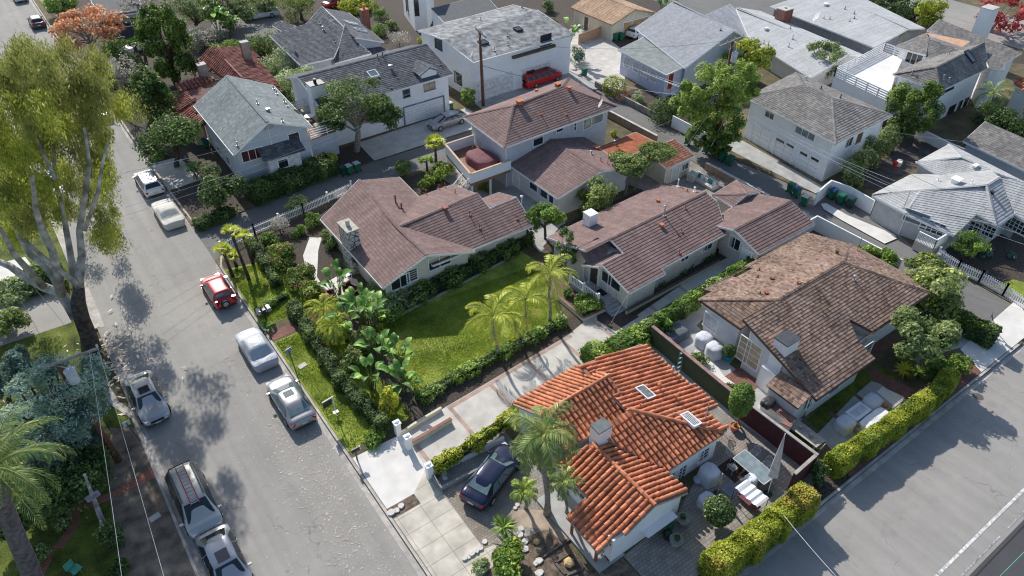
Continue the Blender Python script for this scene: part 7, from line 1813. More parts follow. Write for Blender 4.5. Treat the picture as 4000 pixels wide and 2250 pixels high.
B3,T3,A3=upole('brown utility pole with white transformer rising out of the big juniper',(2795,600),Z20(1665,300),[(Z20(1565,352),Z20(1742,278))],Z20(1677,432),.16)
wm=mat('wire_black',(.03,.03,.03),.6); wl=mat('wire_bright',(.65,.66,.66),.4)
def wires(name,label,pairs,m_,r=.016,sag=.35):
    m=MB()
    for a,b in pairs: post_wire(m,a,b,sag,r)
    o=m.build(name,m_); tag(o,label,'wire')
def W1(px,py,z): return G(px,py,z)
j3=at_depth(*Z20(1570,715),B3)
wires('overhead_wire','pale wire from the juniper pole down to the two storey house',[(j3,G(*Z20(430,285),5.2))],wl,.014,.6)
wires('overhead_wire','thick pale cable from the juniper pole to the post above the low wall',[(j3,G(*Z20(780,628),2.6))],wl,.012,.5)
wires('overhead_wire','wires from the juniper pole to the corner of the lilac house',[(j3,G(*Z20(1150,610),3.0)),(j3,G(*Z20(980,540),3.0))],wl,.016,.3)
wires('overhead_wire','dark wire linking the juniper pole and the pole by the garages',[(T3,A2[0][1])],wm,.012,1.0)
wires('overhead_wire','thick dark telephone cable between the two back poles',[(j3,at_depth(*Z10(1690,490),B2))],wm,.022,1.1)
for i,(q,z) in enumerate((((2540,505),.2),((2620,545),.2),((2680,575),.2),((2560,510),2.8))):
    pass
wires('guy_wire','pale guy wire slanting from the juniper pole to the alley kerb',[(at_depth(*Z20(1668,762),B3),G(*Z20(1465,1185),.1))],wl,.03,0)
wires('overhead_wire','fan of thin wires from the juniper pole over the alley to the maroon roofs',[(j3,G(*Z20(1045,975),2.8)),(j3,G(*Z20(1310,1110),2.5)),(j3,G(*Z20(1190,1060),2.6))],wl,.014,.2)
wires('overhead_wire','long wires from the juniper pole over the three garage apartment',[(j3,G(*Z30(1480,1070),3.5)),(j3,G(*Z30(960,1365),5.0)),(j3,G(*Z30(910,1400),5.0))],wl,.012,.5)
wires('overhead_wire','pair of pale wires crossing above the shaded bed at the right edge',[(G(*Z30(440,1150),6),G(*Z31(2100,380),4)),(G(*Z30(440,1200),6),G(*Z31(2100,450),4))],wl,.012,.5)
wires('overhead_wire','thin wire crossing the white shingle roof toward the lower right',[(G(*Z30(640,1080),6.2),G(*Z31(2000,260),5))],wm,.014,.4)
wires('overhead_wire','three wires running from the hatchback over the grey gable house to the left street',[(at_depth(*Z10(1690,500),B2),G(*Z00(920,1310),7)),(at_depth(*Z10(1690,510),B2),G(*Z00(950,1300),6.6))],wl,.011,.8)
wires('overhead_wire','pair of thin wires spanning the left street by the covered car',[(at_depth(*Z10(1695,545),B2),G(*Z01(940,180),6.0)),(at_depth(*Z10(1695,530),B2),G(*Z01(950,115),6.0))],wl,.011,.9)
wires('overhead_wire','pale wire left of its twin running down from the leaning pole to the bottom edge',[(A1[0][0].lerp(A1[0][1],.85),G(*Z02(925,1500),7.0))],wl,.008,.1)
wires('overhead_wire','pale wire right of its twin running down from the leaning pole to the bottom edge',[(A1[0][1],G(*Z02(1250,1500),7.0))],wl,.008,.1)
wires('overhead_wire','wire from the street hedge down to the lower street edge',[(G(*Z32(80,940),2.0),G(*Z32(560,1500),3.5))],wl,.012,.1)
wires('overhead_wire','thin green wire across the dark lane in the lower right corner',[(G(*Z32(1700,1500),4),G(*Z32(2000,1200),4))],mat('wire_green',(.1,.5,.35),.5),.012,.1)
wires('overhead_wire','thin pale wire from the ivy wall over the bungalow porch paving',[(G(*Z21(740,1000),.2),G(*Z21(870,780),2.2)),(G(*Z21(580,1260),.2),G(*Z21(660,1130),2.5))],wl,.012,.0)
wires('guy_wire','guy wires dropping to the mossy ground by the eucalyptus trunk',[(G(*Z01(250,710),6.0),G(*Z01(560,1095),.2)),(G(*Z01(130,770),5.0),G(*Z01(310,1090),.3))],wl,.012,.0)
# --- wheelie bins ---
gb_=mat('green_bin_plastic',(.012,.13,.07),.5,.1,4); bb_=mat('blue_bin_plastic',(.01,.05,.16),.5,.1,4); kb_=mat('dark_green_bin_plastic',(.01,.06,.05),.5,.1,4); lidw=mat('pale_bin_lid',(.5,.5,.48),.5)  # pale lid is one even colour shared by several bins
def make_bin(bm_,lm_):
    root=thing('wheelie_bin','bin','wheelie bin'); m=MB(); m.box((0,0,.45),(.50,.55,.80)); 
    vs=[(x*s,y_*s,z) for (z,s) in ((.06,.78),(.86,1.0)) for (x,y_) in ((-.28,-.3),(.28,-.3),(.28,.3),(-.28,.3))]
    m=MB(); m.mesh(vs,[(3,2,1,0),(4,5,6,7),(0,1,5,4),(1,2,6,5),(2,3,7,6),(3,0,4,7)]); m.box((0,0,.84),(.62,.66,.05)); m.box((0,.3,.5),(.3,.03,.25)); m.build('body',bm_,root)
    m=MB(); m.box((0,0,.9),(.60,.66,.05)); m.box((0,0,.935),(.46,.5,.03)); m.build('lid',lm_,root)
    m=MB(); m.beam((-.24,-.36,.88),(.24,-.36,.88),.035); m.build('handle',bm_,root)
    for s in (-1,1): m=MB(); m.tube([(s*.29,-.26,.1),(s*.23,-.26,.1)],.1,10); m.build('wheel',blackr,root)
    return root
P_={}
bgp='wheelie bins along the lanes'
def bin_(fn,x,y_,kind,rz,label):
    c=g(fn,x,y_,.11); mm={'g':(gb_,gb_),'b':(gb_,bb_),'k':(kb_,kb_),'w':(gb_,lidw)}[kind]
    if kind not in P_: o=P_[kind]=make_bin(*mm); o.location=c;o.rotation_euler=(0,0,rz);o['label']=label;o['group']=bgp
    else: o=dup(P_[kind],c,rz,label,bgp)
for t in ((Z20,780,305,'g',3.3,'green bin at the corner of the tan garage, first from the left'),(Z20,820,300,'g',3.0,'green bin second from the left beside the tan garage'),(Z20,862,275,'g',3.1,'green bin in the middle of the row by the tan garage door'),(Z20,905,270,'k',3.2,'dark green bin fourth in the row by the tan garage'),(Z20,985,215,'k',3.0,'dark green bin near the tan garage door, left of the last'),(Z20,1022,205,'k',3.3,'dark green bin at the far end of the tan garage door'),
 (Z20,545,570,'g',2.9,'lone green bin beside the wide forecourt opposite the red van'),(Z20,1325,1085,'g',-1.2,'green bin standing alone against the white fence'),(Z20,1465,1150,'g',-1.6,'green bin against the white fence near the guy wire'),(Z20,1585,1215,'g',-1.8,'green bin left of its twin under the big juniper'),(Z20,1640,1240,'g',-1.5,'green bin on the right of the pair below the juniper'),
 (Z31,165,0,'g',-1.5,'green bin furthest back beside the garage forecourt corner'),(Z31,210,35,'b',-1.6,'green bin with blue lid at the garage forecourt corner'),(Z31,268,95,'w',-1.4,'green bin with a pale lid at the garage forecourt corner'),
 (Z31,478,45,'b',-1.6,'blue lidded bin against the white gate wall'),(Z31,545,85,'g',-1.6,'all green bin between two others against the white gate wall'),(Z31,615,110,'k',-1.5,'darkest bin nearest the grey bungalow at the gate wall'),
 (Z10,1465,830,'w',0.1,'green bin with white bag on top beside the dormer house'),(Z10,660,1320,'k',.3,'dark bin left of the pair by the pine trunk'),(Z10,705,1310,'w',.2,'white lidded bin in the middle of three by the pine trunk'),(Z10,765,1290,'w',.1,'white lidded bin right of three by the pine trunk'),(Z00,1560,1110,'b',.1,'dark blue bin beside the yellow stucco wall')): bin_(*t)
# --- fences and walls ---
def wall_(name,label,pts,h,w_,mt,cap=None,cat='wall',z0=0.0,step=False,capm=None):
    root=thing(name,label,cat,(pts[0][0],pts[0][1],z0)); m=MB();c=MB()
    for i in range(len(pts)-1):
        a=Vector((pts[i][0],pts[i][1],0));b=Vector((pts[i+1][0],pts[i+1][1],0)); d=(b-a).normalized(); n=Vector((-d.y,d.x,0))*w_/2
        e0=.0 if i==0 else -.002; b2=b+d*(w_/2 if i<len(pts)-2 else 0); a2=a+d*(w_/2 if i>0 else 0)
        m.prism([a2-n,b2-n,b2+n,a2+n],z0,z0+h)
        if cap: k=n*1.25; c.prism([a2-k,b2-k,b2+k,a2+k],z0+h,z0+h+cap)
    m.build('wall_panel',mt,root)
    if cap: c.build('coping',capm or mt,root)
    return root
def picket(name,label,pts,h,mt,gap=.13,w_=.06,post=2.2,cat='fence',z0=.1,th=.03,posth=.15,rails=(.2,.8)):
    root=thing(name,label,cat,(pts[0][0],pts[0][1],z0)); pk=MB(); rl=MB(); pq=[]
    for i in range(len(pts)-1):
        a=Vector((pts[i][0],pts[i][1],z0));b=Vector((pts[i+1][0],pts[i+1][1],z0)); L=(b-a).length;n=int(L/gap); rz=math.atan2((b-a).y,(b-a).x)
        for k in range(n): p=a.lerp(b,(k+.5)/n); pk.box((p.x,p.y,z0+h/2),(w_,th,h),rz)
        for r in rails: rl.beam(a+Vector((0,0,h*r)),b+Vector((0,0,h*r)),.05,.07)
        np_=max(1,int(L/post))
        for k in range(np_+1): pq.append(a.lerp(b,k/np_))
    pk.build('picket_panel',mt,root); rl.build('rail',mt,root)
    for p in pq:
        m=MB(); m.box((p.x,p.y,z0+(h+posth)/2),(.12,.12,h+posth)); m.box((p.x,p.y,z0+h+posth+.02),(.16,.16,.04)); m.build('post',mt,root)
    return root
def xy(fn,*q,z=.1): return [(lambda v:(v.x,v.y))(g(fn,x,y_,z)) for x,y_ in q]
picket('picket_fence','white picket fence along the alley at the right edge',xy(Z31,(1270,500),(1420,600),(1590,680),(1770,780),(1932,895),(2100,1000)),.95,white,.17,.09)
picket('picket_fence','white picket fence between the lane and the flower garden',[(9.2,54.0),(12.3,54.9),(17,55.5),(22.2,56.5)],.9,white,.16,.05)
picket('metal_fence','dark metal fence along the upper edge of the big lawn',[(17.2,38.5),(22,38.9),(28.5,39.6)],.95,darkm,.13,.02,2.4,th=.02,posth=.02)
wall_('lawn_kerb','low concrete kerb under the dark metal fence',[(17.0,38.3),(22,38.7),(28.7,39.4)],.12,.15,concrete2,z0=.1)
green_w=mat('dark_green_wall_paint',(.055,.07,.035),.9,.06,2,bump=.2); mar_w=mat('dark_maroon_wall_paint',(.07,.018,.022),.8,.08,2)
p0=G(2549,1273,1.7);p1=G(2905,1565,1.7);p2=G(3191,1774,1.8);p3=G(3105,1850,1.8)
wall_('garden_wall','tall dark green wall with reddish top beside the orange tiled house',[(p0.x,p0.y),(p1.x,p1.y)],1.65,.2,green_w,.07,capm=mat('pinkish_coping',(.30,.18,.16),.9))
wall_('garden_wall','tall dark maroon wall with pale wooden coping by the street hedge',[(p1.x,p1.y-.02),(p2.x,p2.y),(p3.x,p3.y)],1.75,.16,mar_w,.07,capm=mat('pale_wood_coping',(.36,.33,.29),.9))
wall_('white_wall','white wall between the ivy hedge and the grey patio',xy(Z21,(1065,985),(1400,880),(1480,810))+[],.95,.15,stucco_w,z0=.1)
wall_('white_wall','white wall beyond the ivy hedge beside the shake roof',xy(Z21,(1400,830),(1790,600)),.95,.15,stucco_w,z0=.1)
wall_('white_fence','white board fence between the bungalow and the alley',[(42.6,27.3),(51.8,27.4),(51.9,19.6)],1.5,.1,white,.05,'fence')
wall_('white_fence','white board fence behind the bins below the big juniper',[(55.9,48.5),(55.8,42.2)],1.35,.1,white,.05,'fence')
wall_('retaining_wall','low stained concrete wall below the lilac house',[(56.1,61.2),(56.0,56),(55.9,49.0)],.75,.22,mat('stained_concrete',(.30,.27,.25),.9,.2,2,dirt=.3),z0=.02)
wall_('retaining_wall','brown wall of the sunken yard beside the orange flat roof',[(47.0,56.2),(51.9,55.4),(52.0,46.8)],.9,.22,mat('brown_block_wall',(.28,.20,.14),.9,.15,3),.05,capm=concrete)
wall_('retaining_wall','tan block wall behind the garden sofa by the alley',[(51.9,40.0),(52.0,32.5)],.9,.22,mat('brown_block_wall',(.28,.20,.14)),.05,capm=concrete)
wall_('white_wall','white gate wall with two posts beside the grey bungalow',xy(Z31,(345,100),(400,50),(450,10),)+xy(Z31,(590,60),(770,165)),1.35,.12,white,.05,z0=.1)
wall_('white_wall','white wall behind the dark yard at the right',xy(Z30,(1130,1040),(1345,1150))+xy(Z30,(1932,1390)),1.0,.2,stucco_w,.06,z0=.1)
wall_('wooden_fence','tan wooden board fence with lattice beside the tan garage',xy(Z20,(500,335),(690,265)),1.3,.06,mat('tan_fence_board',(.50,.30,.18),.8,.2,7),.04,'fence',z0=.1)
wall_('planter_wall','brick edged bed wall in front of the bungalow porch',xy(Z21,(215,540),(345,810),(540,975),(700,900)),.3,.16,beige,.05,capm=brick,z0=.12)
wall_('planter_wall','long low planter wall beside the bungalow with dark soil',xy(Z21,(860,925),(1560,540)),.35,.16,cream,.04,capm=mat('dark_coping',(.12,.08,.07),.9),z0=.12)
wall_('stair_wall','low cream wall with brick coping beside the gate pillars',xy(Z12,(1180,465),(1300,395),(1475,290)),.35,.18,cream,.05,capm=brick,z0=.12)
wall_('stair_wall','low pale wall behind the brick topped one near the lawn corner',xy(Z12,(1100,385),(1230,300),(1400,200)),.3,.16,cream,z0=.12)
wall_('planter_wall','white planter wall under the yellow green hedge by the drive',xy(Z12,(1325,690),(1610,560),(1870,430)),.4,.16,stucco_w,z0=.12)
wall_('planter_wall','grey lower planter wall beside the navy saloon',xy(Z12,(1330,700),(1400,800),(1640,680),(1900,560)),.28,.16,mat('grey_block',(.3,.29,.29),.9,.15,3),z0=.12)
wall_('bbq_counter','white counter with brick topped end beside the shake roof house',[(31.9,16.6),(31.9,14.6),(31.2,14.4)],.8,.5,white,.06,'counter',z0=.1,capm=brick)
for (x,y_,l_) in ((1075,380,'white gate pillar nearest the lawn hedge'),(1155,485,'white gate pillar nearest the pavement'),(1312,700,'white gate pillar at the planter end')):
    c=g(Z12,x,y_,.12); m=MB(); m.box((c.x,c.y,.65),(.34,.34,1.1)); m.box((c.x,c.y,1.22),(.44,.44,.07)); m.lathe((c.x,c.y,1.25),[(.2,0),(.12,.06),(.02,.1)],4); o=m.build('gate_pillar',stucco_w); tag(o,l_,'pillar','white gate pillars')
# --- street signs, mailboxes, posts ---
def post_sign(name,label,base,top,panel,pm_,w_=.35,h=.45,txt=None):
    b=G(*base,.12); t=at_depth(*top,b); root=thing(name,label,'sign',(b.x,b.y,.12)); m=MB(); m.tube([b,t],.035,8); m.build('post',mat('dark_grey_post',(.07,.08,.09),.6),root)
    m=MB(); m.box((t.x,t.y,t.z-.05),(w_,.03,h*.8),.25); o=m.build('panel',pm_,root); return root,t
post_sign('street_sign','thin dark pole with a small blue grey sign plate on the verge lawn',(1171,1495),(1127,1368),None,mat('blue_grey_plate',(.25,.28,.42),.4),.45,.5)
post_sign('street_sign','small post with square grey plate on the mossy verge at the lower left',(548,1722),(493,1652),None,mat('grey_plate',(.5,.52,.55),.4),.42,.5)
post_sign('street_sign','thin post with blue sign beside the carport hedge',(3885,1290),(3875,1230),None,mat('blue_plate',(.03,.06,.2),.4),.3,.5)
def estate_sign():
    b=g(Z12,610,245,.12); t=at_depth(*Z12(560,95),b); root=thing('estate_sign','black estate agent sign hanging from a white metal post on the verge','sign',(b.x,b.y,.12))
    m=MB(); m.tube([b,Vector((b.x,b.y,t.z))],.03,8); m.beam((b.x,b.y,t.z),(b.x-.75,b.y-.1,t.z),.04); m.build('post',trimw,root)
    c=Vector((b.x-.42,b.y-.06,t.z-.32)); m=MB(); m.box(c,(.6,.03,.5),.13); m.build('panel',darkm,root)
    m=MB(); m.box((b.x,b.y,.55),(.35,.25,.04)); m.build('leaflet_box',trimw,root)
    text_mesh('FOR SALE',.09,(c.x,c.y-.02,c.z+.1),(math.pi/2,0,.13),'lettering',mat('grey_sign_text',(.4,.4,.4),.6),root) if 0 else None
estate_sign()
def mailbox(label,fn,x,y_,rz=0):
    b=g(fn,x,y_,.12); root=thing('mailbox',label,'mailbox',(b.x,b.y,.12)); m=MB(); m.box((b.x,b.y,.55),(.08,.08,.9)); m.build('post',darkm,root)
    m=MB(); vs=[];n=8
    for s in (-.25,.25):
        for k in range(n+1): th=math.pi*k/n; vs.append((b.x+s,b.y-math.cos(th)*.12,1.08+math.sin(th)*.12))
        vs+= [(b.x+s,b.y+.12,1.0),(b.x+s,b.y-.12,1.0)]
    q=n+3; m.mesh(vs,[(k,(k+1)%q,q+(k+1)%q,q+k) for k in range(q)]+[tuple(range(q-1,-1,-1)),tuple(range(q,2*q))]); m.build('box',darkm,root)
    m=MB(); m.tube([(b.x+.26,b.y,1.12),(b.x+.33,b.y,1.12)],.11,12); m.build('door',mat('grey_mailbox_door',(.5,.5,.52),.4),root)
mailbox('black rounded mailbox on a post at the kerb by the pale pavement',Z12,765,575)
c=g(Z11,75,960,.12); root=thing('mailbox_stand','three black mailboxes on one wooden stand beside the kerb','mailboxes',(c.x,c.y,.12))
m=MB(); m.box((c.x,c.y,.4),(.1,.1,.7)); m.box((c.x,c.y,.8),(1.1,.12,.06)); m.build('stand',darkm,root)
for k in range(3): m=MB(); m.box((c.x-.37+k*.37,c.y,1.0),(.24,.5,.28)); m.box((c.x-.37+k*.37,c.y,1.16),(.2,.5,.05)); m.build('mailbox',mat('pale_striped_box',(.35,.36,.38),.4) if k!=1 else darkm,root)
# carved grey post and birdhouse at the left
b=g(Z02,790,1085,.12);t=at_depth(*Z02(640,690),b); root=thing('garden_post','weathered pale grey post with a small platform in the shade of the cedar','post',(b.x,b.y,.12)); m=MB(); m.tube([b,b.lerp(t,.5),t],[.16,.12,.05],8); m.build('post',mat('pale_grey_wood',(.36,.34,.38),.9,.3,3,bump=.5),root); m=MB(); q_=b.lerp(t,.62); m.box(q_,(.7,.4,.06),.2); m.build('platform',mat('mauve_grey_wood',(.26,.22,.24),.9),root); m=MB(); m.lathe(t,[(.06,0),(.09,.06),(.04,.12)],8); m.build('finial',mat('pale_grey_wood',(.36,.34,.38)),root)
c=g(Z02,585,1420,.12); root=thing('garden_chair','green metal garden chair at the bottom edge on the mossy lawn','chair',(c.x,c.y,.12)); gm_=mat('mint_green_metal',(.10,.35,.25),.5)
m=MB(); m.box((c.x,c.y,.42),(.5,.5,.03),.5); m.build('seat',gm_,root); m=MB(); m.box((c.x-.2,c.y+.2,.7),(.5,.04,.5),.5); m.build('backrest',gm_,root)
for dx,dy in ((-.2,-.2),(.2,-.2),(.2,.2),(-.2,.2)): m=MB(); m.tube([(c.x+dx,c.y+dy,.12),(c.x+dx,c.y+dy,.42)],.02,6); m.build('leg',gm_,root)
# --- covered things, pots, furniture ---
clothg=mat('pale_grey_cover',(.55,.56,.60),.8,.05,2,bump=.15); clothw=mat('white_cover',(.75,.76,.78),.8,.04,2)
def draped(name,label,c,d,h,mt,rz=0,n=14,cat='cover',top=.75,wr=.05,pw=3.0):
    """cloth thrown over something: rounded box with folds running down"""
    vs=[];fs=[];K=28
    prof=[(1.08,0),(1.04,h*.25),(1.0,h*.6),(.97,h*.85),(.85,h*.97),(top*.6,h*1.0),(.02,h*1.03)]
    for i,(r,z) in enumerate(prof):
        for k in range(K):
            th=2*math.pi*k/K; cs,sn=math.cos(th),math.sin(th); q=(abs(cs)**pw+abs(sn)**pw)**(-1/pw)
            rr=r*q*(1+wr*math.sin(th*7+i*.3)*(1-z/h*.7)); x,y_=cs*rr*d[0]/2,sn*rr*d[1]/2
            vs.append((c[0]+x*math.cos(rz)-y_*math.sin(rz),c[1]+x*math.sin(rz)+y_*math.cos(rz),c[2]+z+(RN.uniform(-.015,.015) if z>0 else 0)))
    for i in range(len(prof)-1):
        for k in range(K): fs.append((i*K+k,i*K+(k+1)%K,(i+1)*K+(k+1)%K,(i+1)*K+k))
    fs.append(tuple((len(prof)-1)*K+k for k in range(K)))
    m=MB(); m.mesh(vs,fs,.5); o=m.build(name,mt,smooth=True); tag(o,label,cat); return o
def gz(fn,x,y_,z=.13): return g(fn,x,y_,z)
draped('covered_armchair','lilac grey covered round thing next to the window of the pale clapboard house',gz(Z21,1440,1150),(1.15,1.15),.85,clothg)
draped('covered_armchair','lilac grey covered round thing nearer the turquoise pot',gz(Z21,1520,1225),(1.15,1.15),.85,clothg)
draped('covered_barbecue','grey covered barbecue against the window wall of the tiled house',gz(Z22,1475,720),(1.1,1.1),1.0,clothg)
draped('covered_stool','small lilac grey covered seat on the shaded pavers',gz(Z22,1465,905),(1.0,.9),.6,clothg)
draped('covered_armchair','grey covered armchair left of the low white fire table',gz(Z32,570,330),(1.15,1.05),.7,clothg,pw=4)
draped('covered_armchair','grey covered armchair above the low white fire table',gz(Z32,775,165),(1.15,1.05),.7,clothg,pw=4)
draped('covered_sofa','long white covered sofa beside the street hedge',gz(Z32,790,300),(2.5,.9),.6,clothw,.0,pw=5)
draped('covered_sofa','dark covered spa box between the white wall and the patio',gz(Z21,1220,1095),(2.1,1.3),.55,mat('slate_spa_cover',(.10,.115,.14),.7),.0,pw=8,wr=0,top=1.3)
draped('covered_grill','black covered grill on the white counter beside the chimney',(31.7,16.2,.95),(.9,.7),.35,mat('black_vinyl_cover',(.05,.05,.055),.5),pw=4)
draped('covered_furniture','maroon cover draped over furniture on the wooden terrace',(32.9,50.6,2.3),(2.3,3.2),.8,mat('maroon_terrace_cover',(.16,.05,.06),.8),pw=3.5)
draped('covered_bundle','white crumpled cover on the chair beside the glass table',gz(Z22,1790,760),(.7,.7),.7,clothw,wr=.12)
# fire table
c=gz(Z32,670,235); m=MB(); m.box((c.x,c.y,.3),(1.5,.8,.34)); o=m.build('body',white); root=thing('fire_table','low white rectangular fire table between covered armchairs','table',(c.x,c.y,.12)); o.parent=root; o.location=-root.location
m=MB(); m.box((c.x,c.y,.50),(1.6,.9,.06)); m.build('tabletop',white,root); m=MB(); m.box((c.x,c.y,.54),(1.2,.5,.02)); m.build('burner_cover',mat('grey_top',(.55,.56,.6),.6),root)
def flower_box(label,fn,x,y_):
    c=gz(fn,x,y_); root=thing('side_table',label,'table',(c.x,c.y,.12)); m=MB(); m.box((c.x,c.y,.3),(.8,.5,.36)); m.build('table',mat('greige_wood',(.3,.27,.24),.8),root); m=MB(); m.lathe((c.x,c.y,.48),[(.1,0),(.17,.1),(.12,.16)],10); m.build('bowl',terr,root)
flower_box('small table with a bowl of orange flowers beside the white covered sofa',Z32,680,345); flower_box('small table with a yellow flowered pot at the upper end of the sofa',Z32,875,195)
# wooden dining table
c=gz(Z32,262,410); wt_=mat('pale_grey_wood_top',(.42,.38,.33),.8,.15,6); root=thing('dining_table','long pale wooden table with lanterns behind the maroon wall','table',(c.x,c.y,.12)); m=MB()
for k in range(6): m.box((c.x,c.y-.4+k*.16,.72),(2.6,.145,.05),-1.57 if 0 else 0)
for v in range(1): pass
m=MB()
for k in range(6): m.box((c.x-.4+k*.16,c.y,.72),(.145,2.3,.05))
m.build('tabletop',wt_,root)
for dx,dy in ((-.35,-1),(.35,-1),(.35,1),(-.35,1)): m=MB(); m.box((c.x+dx,c.y+dy,.4),(.08,.08,.6)); m.build('leg',wt_,root)
for dy,l_ in ((.35,'glass lantern on the pale wooden table, upper one'),(-.45,'glass lantern on the pale wooden table, lower one')):
    m=MB(); m.lathe((c.x,c.y+dy,.745),[(.1,0),(.11,.03),(.11,.22),(.08,.26),(.03,.3)],10); o=m.build('lantern',mat('lantern_glass',(.4,.37,.33),.2)); tag(o,l_,'lantern','glass lanterns')
def chair(label,x,y_,rz,mt=None,group=None):
    mt=mt or mat('white_metal_mesh',(.5,.5,.5),.5); root=thing('patio_chair',label,'chair',(0,0,0),0,group); m=MB()
    n=16
    for k in range(9): m.beam((-.22,-.22+k*.055,.42),(.22,-.22+k*.055,.42),.012)
    m.tube([(.24*math.cos(i*2*math.pi/n),.24*math.sin(i*2*math.pi/n),.42) for i in range(n+1)],.015,5); m.build('seat',mt,root)
    m=MB(); m.tube([(-.25*math.cos(math.pi*i/10),.22+.06*math.sin(math.pi*i/10),.42+.42*math.sin(math.pi*i/10)) for i in range(11)],.018,5)
    for k in range(-3,4): m.beam((k*.06,.24,.45),(k*.06,.27,.42+.42*math.sqrt(max(.05,1-(k/4.2)**2))),.012)
    m.build('backrest',mt,root)
    for dx,dy in ((-.18,-.18),(.18,-.18),(.18,.2),(-.18,.2)): m=MB(); m.tube([(dx,dy,.42),(dx*1.2,dy*1.2,0)],.015,5); m.build('leg',mt,root)
    root.location=(x,y_,B0+.01); root.rotation_euler=(0,0,rz); return root
c=gz(Z22,1830,620,.8); root=thing('glass_table','large rectangular glass patio table with white metal frame','table',(c.x,c.y,.12)); wf_=mat('white_metal_mesh',(.5,.5,.5))
rz0=math.radians(-90)
def rt(dx,dy): return (c.x+dx,c.y+dy)
m=MB(); hx,hy=.55,1.15
for a,b in (((-hx,-hy),(hx,-hy)),((hx,-hy),(hx,hy)),((hx,hy),(-hx,hy)),((-hx,hy),(-hx,-hy))): m.beam((*rt(*a),.74),(*rt(*b),.74),.05,.04)
m.build('frame',wf_,root); m=MB(); m.box((c.x,c.y,.75),(1.06,2.26,.012)); m.build('tabletop',mat('table_glass',(.22,.27,.28),.05),root)
for dx,dy in ((-.5,-1.1),(.5,-1.1),(.5,1.1),(-.5,1.1)): m=MB(); m.tube([(*rt(dx,dy),.74),(*rt(dx*.8,dy*.85),.12)],.02,6); m.build('leg',wf_,root)
cg='white mesh patio chairs around the glass table'
for (dx,dy,r_,l_) in ((-.2,1.55,0,'white mesh chair at the upper end of the glass table'),(.95,.75,-1.5,'white mesh chair on the wall side of the glass table, upper'),(.95,-.2,-1.5,'white mesh chair on the wall side of the glass table, lower'),(-.9,.8,1.5,'white mesh chair on the house side of the glass table')): chair(l_,c.x+dx,c.y+dy,r_,group=cg)
q_=gz(Z22,1615,400); chair('lone white mesh chair at the corner of the tiled house',q_.x,q_.y,.6)
q_=gz(Z32,140,325); chair('white wicker chair at the upper end of the pale wooden table',q_.x,q_.y,.2)
q_=gz(Z32,370,500); chair('white wicker chair at the lower end of the pale wooden table',q_.x,q_.y,3.2)
def parasol(label,base,top,mt,h=None,r=.13,name='closed_parasol'):
    b=G(*base,.13);t=at_depth(*top,b); root=thing(name,label,'parasol',(b.x,b.y,.13)); d=t-b; m=MB(); m.tube([b,t],.025,8); m.build('pole',trimw,root)
    m=MB(); n=12;vs=[];fs=[]; lv=[(.32,r*1.5),(.5,r*1.25),(.75,r*.7),(.97,.03)]
    for (u,rr) in lv:
        for k in range(n): th=2*math.pi*k/n; q=rr*(1 if k%2 else .6); p=b+d*u; vs.append((p.x+math.cos(th)*q,p.y+math.sin(th)*q,p.z))
    for i in range(3):
        for k in range(n): fs.append((i*n+k,i*n+(k+1)%n,(i+1)*n+(k+1)%n,(i+1)*n+k))
    m.mesh(vs,fs); m.build('canopy',mt,root); m=MB(); m.lathe(b,[(.25,0),(.25,.06),(.06,.1)],12); m.build('base',darkm,root)
parasol('tall closed pale parasol leaning by the glass table',Z22(1930,830),Z32(130,375),mat('pale_mauve_canopy',(.5,.47,.47),.8),r=.2)
parasol('small closed beige parasol on the shaded pavers',Z22(1550,830),Z22(1590,675),mat('beige_canopy',(.42,.32,.27),.8),r=.1)
parasol('closed white parasol on the wooden terrace',(1850,665),(1847,568),mat('pale_mauve_canopy',(.5,.47,.47)),r=.12)
parasol('closed pink parasol between the two long pale houses',Z30(275,235),Z30(288,145),mat('pink_canopy',(.55,.3,.33),.8),r=.3)
# swing seat with white canopy
c=gz(Z22,1800,850,.9); root=thing('swing_seat','garden swing seat with folded white fabric canopy by the street hedge','swing seat',(c.x,c.y,.12)); m=MB()
n=12;vs=[];fs=[]
for i in range(n+1):
    for j in (-1,1): vs.append((c.x+j*.5,c.y-.8+1.6*i/n,1.25+.05*math.sin(i*1.9)))
for i in range(n): fs.append((2*i,2*i+1,2*i+3,2*i+2))
m.mesh(vs,fs); m.build('canopy',clothw,root); m=MB()
for sx in (-.5,.5):
    for sy in (-.8,.8): m.tube([(c.x+sx,c.y+sy,.12),(c.x+sx*.9,c.y+sy,1.25)],.025,6)
m.build('frame',mat('mauve_metal',(.2,.12,.15),.5),root); m=MB(); m.box((c.x,c.y,.45),(.5,1.3,.1)); m.build('seat',mat('maroon_terrace_cover',(.16,.05,.06)),root)
m=MB(); q_=gz(Z22,1680,640); m.box((q_.x,q_.y,.14),(1.6,1.4,.012),.0); o=m.build('rug',mat('dark_brown_rug',(.05,.035,.03),.95)); tag(o,'dark brown rug partly in sun beside the glass table','rug')
m=MB(); q_=gz(Z22,1645,800); m.box((q_.x,q_.y,.15),(.8,.8,.05),.1); o=m.build('stone_slab',mat('blue_grey_slab',(.22,.23,.26),.8)); tag(o,'flat blue grey stone slab next to the small beige parasol','slab')
def pot(label,fn,x,y_,r,h,mt,plant=None,pr=.3,name='plant_pot',n=500,z=.12):
    c=gz(fn,x,y_); c.z=z; root=thing(name,label,'plant pot',(c.x,c.y,z)); m=MB(); m.lathe(c,[(r*.7,0),(r*.9,h*.5),(r,h*.92),(r*1.08,h*.93),(r*1.08,h),(r*.9,h),(r*.88,h*.9)],16); m.build('pot',mt,root)
    if plant:
        V,s_=blob_leaves((c.x,c.y,z+h+pr*.7),(pr,pr,pr),n,.07,.5,0,.4); quads_mesh('plant',V,s_,LM[plant],root)
